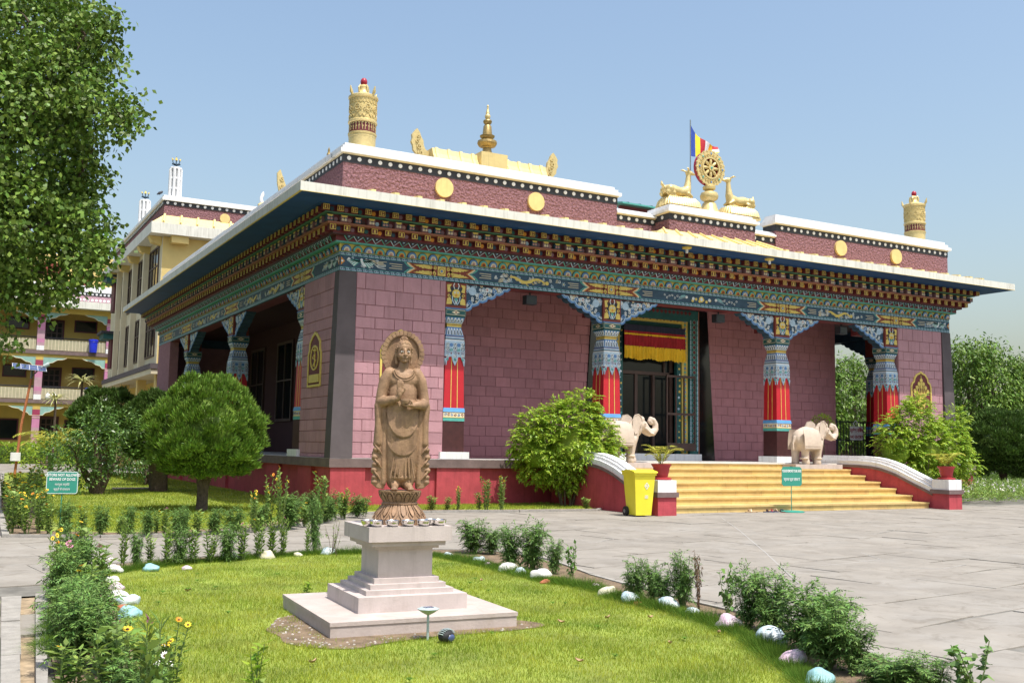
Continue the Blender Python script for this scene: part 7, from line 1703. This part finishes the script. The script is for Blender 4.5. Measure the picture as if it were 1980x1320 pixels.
for x, y, h, w, k in PL:
    if x > -2.6 and y > -14: g_, l_ = 'plants in the right bed behind the pedestal', 'feathery marigold right of the pedestal'
    elif x > -3.2 and y < -14: g_, l_ = 'plants along the right kerb', 'dark feathery marigold along the right foreground kerb'
    elif x > -6.4 and y > -11: g_, l_ = 'plants along the back edge of the lawn', 'thin leafy plant behind the back stones'
    else: g_, l_ = 'plants in the left bed', 'bushy leafy plant between drain and left stones'
    if k == 'dead': g_ = None; l_ = 'withered brown plant standing among green marigolds at right'
    if k == 'rose': l_ = {-1.85: 'straggly rose stem at the bend of the right bed', -1.97: 'loose leafy rose stems right of the withered plant', -2.76: 'lone rose shoot at the bottom right corner'}[x]; g_ = None
    if k == 'lime': l_ = 'small seedling in the near lawn at bottom centre' if x < -6 else 'tiny pale seedling in the lawn left of the pedestal'; g_ = None
    if k == 'bare': g_ = 'bare twigs left of the pedestal'; l_ = 'bare brown twiggy plant just left of the pedestal cap'
    if k == 'y': g_, l_ = None, ('yellow flowered plant at the back left of the left bed' if y > -12.5 else 'yellow flowered plant beside the drain end' if y > -14 else 'yellow flowered plant low in the left foreground bed')
    if h > .6 and k == 'm': g_ = None; l_ = 'tallest dark feathery plant just left of the pedestal'
    if h > .58 and k == 'zf': g_ = None; l_ = 'tall zinnia stalk with pink bloom at the lower left'
    if k == 'm' and g_ == 'plants in the left bed': l_ = 'feathery marigold between drain and left stones'; g_ = 'marigolds in the left bed'
    if k == 'zf' and g_: l_ = 'zinnia plant in bloom in the left bed'; g_ = 'zinnias in bloom in the left bed'
    if k == 'z' and g_ == 'plants along the back edge of the lawn': g_ = 'leafy zinnias along the back edge of the lawn'; l_ = 'thin leafy zinnia behind the back stones'
    if k == 'm' and g_ == 'plants along the back edge of the lawn': l_ = 'dark feathery marigold behind the back stones'
    put(k, x, y, h, w, l_, g_)
P2=[(-6.57,-6.00,0.40,0.24,'zf'),(-6.37,-6.16,0.49,0.27,'m'),(-6.12,-6.24,0.41,0.24,'zf'),(-5.87,-6.32,0.41,0.27,'m'),(-5.62,-6.40,0.30,0.21,'z'),(-5.23,-6.53,0.42,0.24,'m'),(-4.98,-6.42,0.37,0.23,'zf'),(-4.79,-6.68,0.42,0.27,'m'),(-4.50,-6.58,0.37,0.28,'z'),(-4.19,-6.47,0.40,0.28,'m'),(-3.89,-6.57,0.36,0.28,'m'),(-3.52,-6.27,0.59,0.25,'y'),(-3.11,-5.73,0.77,0.27,'y'),(-3.00,-5.99,0.90,0.21,'y'),(-2.78,-5.83,0.56,0.30,'m'),(-2.39,-5.47,0.40,0.27,'y'),(-1.89,-4.85,0.74,0.27,'y'),(-1.45,-4.15,0.46,0.30,'m'),(-1.12,-3.95,0.53,0.26,'y'),(-0.67,-3.47,0.37,0.27,'m'),(-0.35,-3.07,0.40,0.21,'y'),(1.74,-1.83,0.30,0.31,'z'),(2.09,-1.92,0.30,0.26,'z'),(2.33,-1.98,0.50,0.17,'y'),(2.80,-2.09,0.38,0.17,'z'),(2.89,-2.31,0.63,0.24,'y'),(3.12,-2.6,0.70,0.23,'y'),(5.43,-2.6,0.27,0.25,'z'),(-7.07,-5.54,0.58,0.32,'y'),(-6.87,-5.80,0.55,0.32,'y'),(-6.69,-5.67,0.58,0.27,'y'),(-6.96,-2.72,0.67,0.41,'y'),(-6.67,-2.12,0.69,0.42,'y'),(-6.41,-1.45,0.72,0.40,'y'),(-6.67,0.24,0.71,0.42,'y'),(-6.25,2.03,0.71,0.46,'y'),(-6.71,3.19,0.68,0.48,'y'),(-6.35,-2.90,0.58,0.28,'y'),(-6.9,-4.6,.6,.4,'y'),(-6.6,-4.9,.55,.36,'y'),(-6.85,-3.7,.6,.4,'y'),(-6.5,-3.9,.55,.36,'y'),(-6.75,-1.2,.66,.42,'y'),(-6.5,1.1,.66,.44,'y'),(-6.3,-.6,.6,.4,'y'),(-4.65,-6.35,.36,.26,'m'),(-5.05,-6.2,.38,.26,'z'),(-5.45,-6.15,.4,.28,'m'),(-4.2,-6.2,.36,.26,'z'),(-2.0,-4.5,.5,.3,'m'),(-1.7,-4.55,.4,.28,'m'),(-1.0,-3.5,.45,.28,'y'),(-2.55,-5.25,.5,.3,'m'),(-3.35,-5.95,.5,.3,'m')]
for x, y, h, w, k in P2:
    if x < -6.2: g_, l_ = 'flowers in the far left bed', 'yellow flowered plant in the far left bed'
    elif x < -3.6: g_, l_ = 'border plants across the path', 'leafy border plant across the path'
    elif x < .5: g_, l_ = 'border plants before the temple corner', 'yellow flowered border plant before the temple corner'
    else: g_, l_ = 'sparse plants before the red plinth', 'thin leafy plant before the red plinth right of the statue'
    if h > .85: g_ = None; l_ = 'tallest leafy stalk in front of the dark side of the temple'
    if k in 'm' and x < .5: l_ = 'dark feathery marigold bordering the tree lawn'; g_ = 'marigolds in the border before the tree lawn'
    if k in ('z', 'zf') and x < -3.6: l_ = 'zinnia on the far side of the cross path'; g_ = 'zinnias in the far border'
    if k == 'y' and x > .5: l_ = 'taller flowering stalk before the red plinth right of the statue'; g_ = 'flower stalks before the red plinth'
    put(k, x, y, h, w, l_, g_, z=.02)
ORD = ['first', 'second', 'third', 'fourth', 'fifth', 'sixth', 'seventh', 'eighth', 'ninth', 'tenth', 'eleventh', 'twelfth', 'thirteenth', 'fourteenth', 'fifteenth', 'sixteenth', 'seventeenth', 'eighteenth', 'nineteenth', 'twentieth']
bpy.context.view_layer.update(); GR = {}
for o in C.objects:
    if o.get('category') == 'plant' and o.get('group') and o.parent is None: GR.setdefault(o['label'], []).append(o)
for lb, os_ in GR.items():
    if len(os_) < 2: continue
    def px_(o):
        d = o.location-CAMP; z = d.dot(cf); return d.dot(r2)/z
    os_.sort(key=px_)
    for i, o in enumerate(os_): o['label'] = lb+', '+(ORD[i] if i < 20 else 'last')+' from the left'
for L_ in PR.values():
    for o in L_:
        if o not in USED:
            for c in list(o.children): bpy.data.objects.remove(c)
            bpy.data.objects.remove(o)
# ---------------------------------------------------------------- buildings behind
B1 = thing('balcony_building', 'three storey ochre building with pink pillars and open balconies at far left', 'building', (0, 55, 0))
def bp_(nm, mb, par=None, kind=None, smooth=None):
    o = mb.build(nm, par or B1, smooth)
    if kind: o['kind'] = kind
    return o
X0, X1 = -14, 12
bp_('rear_wall', MB().use('wall_ochre').box(X0, 2.2, 0, X1, 2.6, 10.75))
bp_('ground_slab', MB().use('concrete').box(X0, -.2, 0, X1, 2.2, .72))
for z in (4.0, 7.45): 
    bp_('floor_slab', MB().use('plum_sill').box(X0, -.15, z, X1, 2.2, z+.26)); bp_('slab_edge', MB().use('wall_ochre').box(X0, -.05, z-.22, X1, .35, z-.002))
bp_('eave', MB().use('slab_cream').box(X0, -.9, 10.75, X1, 2.6, 11.25))
bp_('ceiling_edge', MB().use('wall_ochre').box(X0, -.1, 10.4, X1, .3, 10.748))
bp_('parapet', MB().use('pillar_rose').box(X0, -.4, 11.251, X1, 0, 11.75)); bp_('dark_band', MB().use('black_paint').box(X0, -.42, 11.75, X1, 0, 12.0)); bp_('white_cap', MB().use('white_paint').box(X0, -.5, 12.0, X1, .1, 12.45))
dm2 = MB().use('white_paint').prism(circ(0, 0, .09, 10), lambda u, v, w: (u, -w, v), 0, .03).mesh('disc')
for i in range(34):
    for z, y in ((11.88, -.42), (11.45, -.4)): o = link('disc', dm2, B1); o.location = (-5.2+i*.27*1.0, y, z)
bp_('upper_storey', MB().use('wall_yellow').box(X0, 3.5, 11.25, X1, 9, 15.2)); bp_('upper_window', MB().use('rust_red').box(-2.6, 3.45, 13.6, -1.1, 3.5, 14.5)); bp_('upper_window', MB().use('rust_red').box(.4, 3.45, 12.9, .9, 3.5, 13.8))
PX = [-6.95, -2.42, 2.12, 6.6]
for fi, (z0, z1) in enumerate(((.72, 3.78), (4.26, 7.23), (7.71, 10.4))):
    for x in PX:
        pz = bpy.data.objects.new('pillar', None); C.objects.link(pz); pz.parent = B1; pz.location = (x, 0, 0)
        h = z1-z0; segs = [('white_paint', 0, .12), ('pillar_rose', .12, .20), ('pillar_pink', .20, .30), ('pillar_rose', .30, .52), ('pillar_pink', .52, .80), ('pillar_red', .80, .93), ('wall_ochre', .93, 1.0)]
        mb = MB()
        for m, a, b in segs: mb.use(m).box(-.24, -.12, z0+h*a+.001, .24, .3, z0+h*b)
        mb.use('cream_paint').box(-.26, -.14, z0+h*.79, .26, .3, z0+h*.8).box(-.26, -.14, z0+h*.74, .26, .3, z0+h*.75)
        mb.build('shaft', pz)
        for s in (1, -1):
            P = [(.24, z1), (.24, z1-.62), (.42, z1-.60), (.58, z1-.42), (.85, z1-.36), (1.15, z1-.16), (1.5, z1-.12), (1.75, z1)]
            P = [(s*a, b) for a, b in P]; mb = MB().use('bracket_teal').prism(P, lambda u, v, w: (u, -w, v), -.15, .05); mb.use('cream_paint').ribbon(P[1:], .035, lambda u, v, w: (u, -w, v), .05, .07); mb.build('bracket', pz)
    for x in PX:
        # door and windows of the bay right of each pillar
        d_ = bpy.data.objects.new('door', None); C.objects.link(d_); d_.parent = B1; d_.location = (x+.45, 2.2, z0)
        MB().use('window_maroon').box(-.08, -.06, 0, .0, 0, 2.35).box(1.15, -.06, 0, 1.23, 0, 2.35).box(-.08, -.06, 2.35, 1.23, 0, 2.43).build('frame', d_)
        MB().use('frame_brown').box(0, -.03, 0, 1.15, 0, 2.35).build('leaf', d_)
        mb = MB().use('glass_dark')
        for i in range(3):
            for j in range(5): mb.box(.1+i*.35, -.04, .3+j*.4, .35+i*.35, -.031, .62+j*.4)
        mb.build('glazing', d_)
        w_ = bpy.data.objects.new('window', None); C.objects.link(w_); w_.parent = B1; w_.location = (x+2.35, 2.2, z0+1.62)
        if fi: MB().use('window_maroon').box(0, -.06, 0, 1.55, 0, .08).box(0, -.06, .8, 1.55, 0, .88).box(0, -.06, .08, .08, 0, .8).box(1.47, -.06, .08, 1.55, 0, .8).build('frame', w_); MB().use('glass_dark').box(.08, -.03, .08, 1.47, 0, .8).build('pane', w_)
        else: MB().use('window_maroon').box(-.3, -.06, -.9, 1.25, 0, .6).build('frame', w_); MB().use('glass_dark').box(-.2, -.08, -.8, 1.15, -.061, .5).build('pane', w_)
    if fi:
        for a, b in zip([-11.5]+PX, PX+[11]):
            rl = bpy.data.objects.new('balustrade', None); C.objects.link(rl); rl.parent = B1; rl.location = (a+.26, .05, z0)
            L = b-a-.52; MB().use('black_paint').box(0, -.03, .88, L, .03, .95).build('handrail', rl); MB().use('screen_cream').box(0, .0, .05, L, .03, .8).build('screen', rl)
            mb = MB().use('wall_cream'); n = int(L/.22)
            for k in range(n): mb.box(k*L/n, -.04, .05, k*L/n+.05, 0, .8)
            o = mb.build('balusters', rl); o['kind'] = 'stuff'
for x, z, lb in ((1.0, 7.71, 'blue plastic water drum on the top balcony'), (.95, 4.26, 'blue plastic water drum on the middle balcony')):
    t = thing('water_drum', lb, 'drum', (x, 54.72, z), group='blue drums on the balconies')
    MB().use('plastic_blue').lathe([(.24, 0), (.25, .04), (.30, .82), (.33, .84), (.33, .90), (.27, .93), (.0, .95)], n=24).build('barrel', t, smooth=40)
    MB().use('plastic_blue').lathe([(.315, .74), (.325, .76), (.315, .78)], n=24).build('hoop', t, smooth=True)
for x, z in ((-1.75, 4.26), (-1.35, 4.26)):
    t = thing('white_bag', 'white bundle on the middle balcony by the door, %s one' % ('left' if x < -1.5 else 'right'), 'bag', (x, 54.9, z), group='white bundles on the balcony'); MB().use('white_paint').ball((0, 0, .22), (.17, .15, .24), 12, 8).build('sack', t, smooth=True); MB().use('white_paint').tube([(0, 0, .42), (0, 0, .54)], [.05, .08], 6).build('knot', t)
# yellow building behind the temple
B2 = thing('yellow_building', 'tall yellow building with maroon parapet and dark side windows behind the temple', 'building', (.73, 28, 0))
def q_(nm, mb, par=None, smooth=None, kind=None):
    o = mb.build(nm, par or B2, smooth)
    if kind: o['kind'] = kind
    return o
W2, D2 = 18, 16.5
q_('wall', MB().use('wall_yellow').box(.03, 0, 4.95, W2, .3, 11.45)); q_('side_wall', MB().use('wall_cream').box(0, .0005, 5.2, .3, D2, 11.45)); q_('rear_mass', MB().use('wall_cream').box(.3, .3, 4.96, W2, D2, 11.44))
q_('lower_wall', MB().use('wall_ochre').box(1.2, 1.5, 0, W2, D2, 4.95)); q_('overhang', MB().use('wall_cream').box(-.25, -.2, 4.7, W2, D2+.2, 4.949)); q_('overhang_band', MB().use('plum_band').box(-.3, -.25, 4.95, W2, D2+.25, 5.2))
for y in (.1, 5.4, 11): q_('pillar', MB().use('wall_yellow').box(.05, y, 0, .5, y+.5, 4.7))
q_('eave', MB().use('slab_cream').box(-.65, -.65, 11.46, W2, D2+.5, 12.0))
for y in (.15, 3.3, 6.6, 9.9, 13): q_('eave_bracket', MB().use('wall_yellow').prism([(-.6, 11.455), (0, 11.455), (0, 11.05), (-.45, 11.15)], lambda u, v, w: (u, w, v), y, y+.5))
for x in (.35,): q_('eave_bracket', MB().use('wall_yellow').box(x, -.5, 11.1, x+.8, 0, 11.455))
mb = MB().use('roof_yellow'); mb.add([(-.6, -.6, 12.001), (W2, -.6, 12.001), (W2, .0, 12.5), (0, 0, 12.5), (-.6, D2, 12.001), (0, D2, 12.5)], [(0, 1, 2, 3), (0, 3, 5, 4)]); q_('skirt_roof', mb)
for k in range(12): q_('roof_rib', MB().use('roof_yellow').tube([(-.1+k*.8, -.62, 12.05), (.05+k*.8, 0, 12.55)], .06, 5))
q_('parapet', MB().use('parapet_maroon').box(0, 0, 12.0, W2, .4, 13.02).box(0, .401, 12.0, .4, D2, 13.02)); q_('dark_band', MB().use('black_paint').box(-.03, -.03, 13.02, W2, .4, 13.24).box(-.03, .401, 13.02, .4, D2, 13.24))
q_('white_cap', MB().use('white_paint').box(-.12, -.12, 13.24, W2, .45, 13.38).box(-.05, -.05, 13.38, W2, .45, 13.5).box(-.12, .451, 13.24, .45, D2, 13.38).box(-.05, .451, 13.38, .45, D2, 13.5))
dm3 = MB().use('white_paint').prism(circ(0, 0, .07, 12), lambda u, v, w: (u, -w, v), 0, .02).mesh('disc')
for i in range(24): o = link('disc', dm3, B2); o.location = (.15+i*.36, -.03, 13.13)
for i in range(44): o = link('disc', dm3, B2); o.location = (-.03, .2+i*.36, 13.13); o.rotation_euler = (0, 0, -PI/2)
o = link('wall_disc', ddm, B2); o.location = (2.95, -.001, 12.68); o.scale = (1, 1, 1)
def swin(y, z0, z1, w, par=B2, x=0, m='shutter_grey', nm='window'):
    w_ = bpy.data.objects.new(nm, None); C.objects.link(w_); w_.parent = par; w_.location = (x, y, z0); h = z1-z0
    MB().use('frame_brown').box(-.06, 0, 0, .0, .08, h).box(-.06, w-.08, 0, 0, w, h).box(-.06, .08, 0, 0, w-.08, .08).box(-.06, .08, h-.08, 0, w-.08, h).box(-.05, w*.33, .08, 0, w*.33+.05, h-.08).box(-.05, w*.66, .08, 0, w*.66+.05, h-.08).box(-.045, .08, h*.6, 0, w-.08, h*.6+.06).build('frame', w_)
    MB().use('glass_dark').box(-.02, .08, .08, -.004, w-.08, h-.08).build('pane', w_)
    return w_
for y, w in ((.6, 2.5), (4.0, 2.5), (7.4, 2.4), (10.6, 1.6)):
    swin(y, 8.6, 11.1, w); swin(y, 5.6, 7.9, w)
    q_('fin_wall', MB().use('wall_cream').box(-.28, y+w+.25, 5.2, 0, y+w+.6, 11.45))
for z in (5.8, 9.2):
    q_('maroon_window', MB().use('window_maroon').box(-.3, 13.4, z, -.001, 14.6, z+1.7)); q_('window_canopy', MB().use('teal_dark').box(-.8, 13.1, z+1.7, -.001, 14.9, z+2.0)); q_('canopy_top', MB().use('black_paint').box(-.95, 12.95, z+2.0, -.001, 15.05, z+2.15))
for y in (1.5, 8): q_('ground_window', MB().use('window_maroon').box(1.1, y, 1.2, 1.199, y+1.6, 3.4)); q_('ground_canopy', MB().use('teal_dark').box(.6, y-.2, 3.4, 1.199, y+1.8, 3.7))
def lantern(x, y, z, h, lb):
    t = thing('roof_lantern', lb, 'roof ornament', (x, y, z), group='white lattice lanterns on the yellow building')
    mb = MB().use('white_paint').lathe([(.27, h-.08), (.31, h-.05), (.31, h), (.2, h+.04)], n=8, a0=PI/8)
    mb.build('cap', t); rows_ = 3
    for k in range(8):
        a = 2*PI*k/8+PI/8; MB().use('white_paint').tube([(.27*math.cos(a), .27*math.sin(a), 0), (.27*math.cos(a), .27*math.sin(a), h-.05)], .065, 5).build('post', t)
    for j in range(rows_+1): MB().use('white_paint').lathe([(.28, h*j/rows_-.06 if j else 0), (.28, h*j/rows_+.04)], n=8, a0=PI/8).build('ring', t)
    MB().use('lattice_grey').lathe([(.26, .02), (.26, h-.06)], n=8, a0=PI/8).build('lattice', t)
    mb = MB().use('navy_paint').tube([(0, 0, h+.02), (0, 0, h+.6)], [.035, .02], 6).ribbon([(-.2, h+.22), (0, h+.15), (.2, h+.22)], .05, lambda u, v, w: (u, w, v), -.03, .03)
    for s in (-1, 1): mb.tube([(0, 0, h+.2), (s*.16, 0, h+.28), (s*.17, 0, h+.45)], .025, 5)
    mb.use('gold_paint').tube([(0, 0, h+.42), (0, 0, h+.6)], [.08, .01], 6)
    for s in (-1, 1): mb.tube([(s*.17, 0, h+.42), (s*.22, 0, h+.52)], [.05, .01], 5)
    mb.build('trident_finial', t)
lantern(1.3, 28.6, 13.5, 1.55, 'white lattice lantern with trident finial at the near roof corner')
lantern(1.3, 37.5, 13.5, 1.75, 'white lattice lantern further back along the yellow roof')
t = thing('bird', 'small dark bird perched on the yellow building roof corner', 'bird', (.55, 28.2, 13.5)); MB().use('black_paint').tube([(-.16, 0, .02), (-.05, 0, .1), (.06, 0, .16), (.1, 0, .22)], [.02, .07, .06, .03], 8).build('body', t, smooth=True)
MB().use('black_paint').tube([(-.02, 0, 0), (-.02, 0, .08)], .01, 4).build('leg', t)
# solar street lamp, dracaenas, small palm
t = thing('solar_street_lamp', 'leaning rusty street lamp pole with a tilted solar panel', 'lamp', (-5.45, 22, 0))
MB().use('rust_pole').tube([(0, 0, 0), (.12, 0, 2.0), (.38, 0, 3.9)], .05, 8).build('pole', t)
MB().use('grey_metal').tube([(.38, 0, 3.9), (.39, 0, 4.25)], .045, 8).tube([(.39, 0, 4.0), (.7, 0, 4.35), (.85, 0, 4.45)], .03, 6).build('arm', t)
MB().use('lamp_grey').tube([(.8, 0, 4.42), (1.0, 0, 4.52)], [.07, .10], 10).build('lamp_head', t, smooth=True)
pn = bpy.data.objects.new('solar_panel', None); C.objects.link(pn); pn.parent = t; pn.location = (.28, 0, 4.33); pn.rotation_euler = (R(20), R(4), 0)
MB().use('solar_blue').box(-.62, -.35, 0, .62, .35, .03).build('cells', pn)
mb = MB().use('white_paint')
for k in range(5): mb.box(-.62+k*.31-.006, -.35, .0305, -.62+k*.31+.006, .35, .033)
for k in (-.35, 0, .34): mb.box(-.62, k-.006, .0331, .62, k+.006, .0345)
o = mb.build('cell_lines', pn); o['kind'] = 'stuff'
bx = MB().use('white_paint').box(-.2, -.18, .62, .16, -.04, .95).build('control_box', t)
def rosette(loc, zt, L, lm, label, name, n=46, w=.07, tr=.05):
    t = thing(name, label, 'plant', (loc[0], loc[1], 0), group='rosette topped plants by the balcony building'); a = nr.uniform(0, 2*PI, n); up = nr.uniform(-.1, 1.3, n); D = nrm(np.stack([np.cos(a), np.sin(a), up], 1)); P = np.tile([0, 0, zt], (n, 1)).astype(float)
    out = []; p = P+D*.03; d = D
    for s in range(4):
        side = nrm(np.cross(d, [0, 0, 1.])); q = p+d*(L/4); w0 = w*[.6, 1, .9, .5][s]; w1 = w*[1, .9, .5, .05][s]; V = np.stack([p-side*w0/2, p+side*w0/2, q+side*w1/2, q-side*w1/2], 1); out.append(V.reshape(-1, 3)); p = q; d = nrm(d+np.array([0, 0, -.32]))
    V = np.concatenate(out); npmesh('leaves', V, np.arange(len(V)).reshape(-1, 4), lm, t); MB().use('bark').tube([(0, 0, 0), (.03, 0, zt*.5), (0, 0, zt)], tr, 7).build('stem', t, smooth=True)
rosette((-2.95, 24), 3.95, .85, 'leaf_dracaena', 'taller pale rosette dracaena before the balconies', 'dracaena')
rosette((-3.95, 24), 3.15, .75, 'leaf_dracaena', 'shorter pale rosette dracaena before the balconies', 'dracaena')
t = thing('palm_bush', 'feathery yellow green palm behind the glossy shrub at left', 'palm', (-4.6, 17, 0)); V, F = fronds(16, 1.8, 1.3, .45, 9, .04, 1.0, .9, 22); V[:, 2] += .9; npmesh('fronds', V, F, 'leaf_palm', t)
MB().use('stem').tube([(0, 0, 0), (0, 0, 1.0)], .08, 7).build('trunk', t)
t = thing('palm_bush', 'small feathery palm beside the dome conifer near the temple side', 'palm', (-1.5, 15, 0)); V, F = fronds(12, 1.4, 1.2, .4, 12, .035, 1.2, .9, 20); V[:, 2] += .7; npmesh('fronds', V, F, 'leaf_palm', t); MB().use('stem').tube([(0, 0, 0), (0, 0, .8)], .07, 7).build('trunk', t)
shrub((-3.3, 34), [(0, 0, .9, .9), (1.0, 0, .8, .8), (-1, 0, .6, .6)], 160, 'leaf_lime', .18, .08, 'pale green shrub by the road behind the tree lawn')
# low white step slab on the back lawn
o = MB().use('slab_stone').box(-.6, -.2, 0, .6, .2, .05).build('stepping_slab'); o.location = (-2.9, 9.6, .02); tagp(o, 'pale flat slab lying on the lawn between the trunks', 'slab')
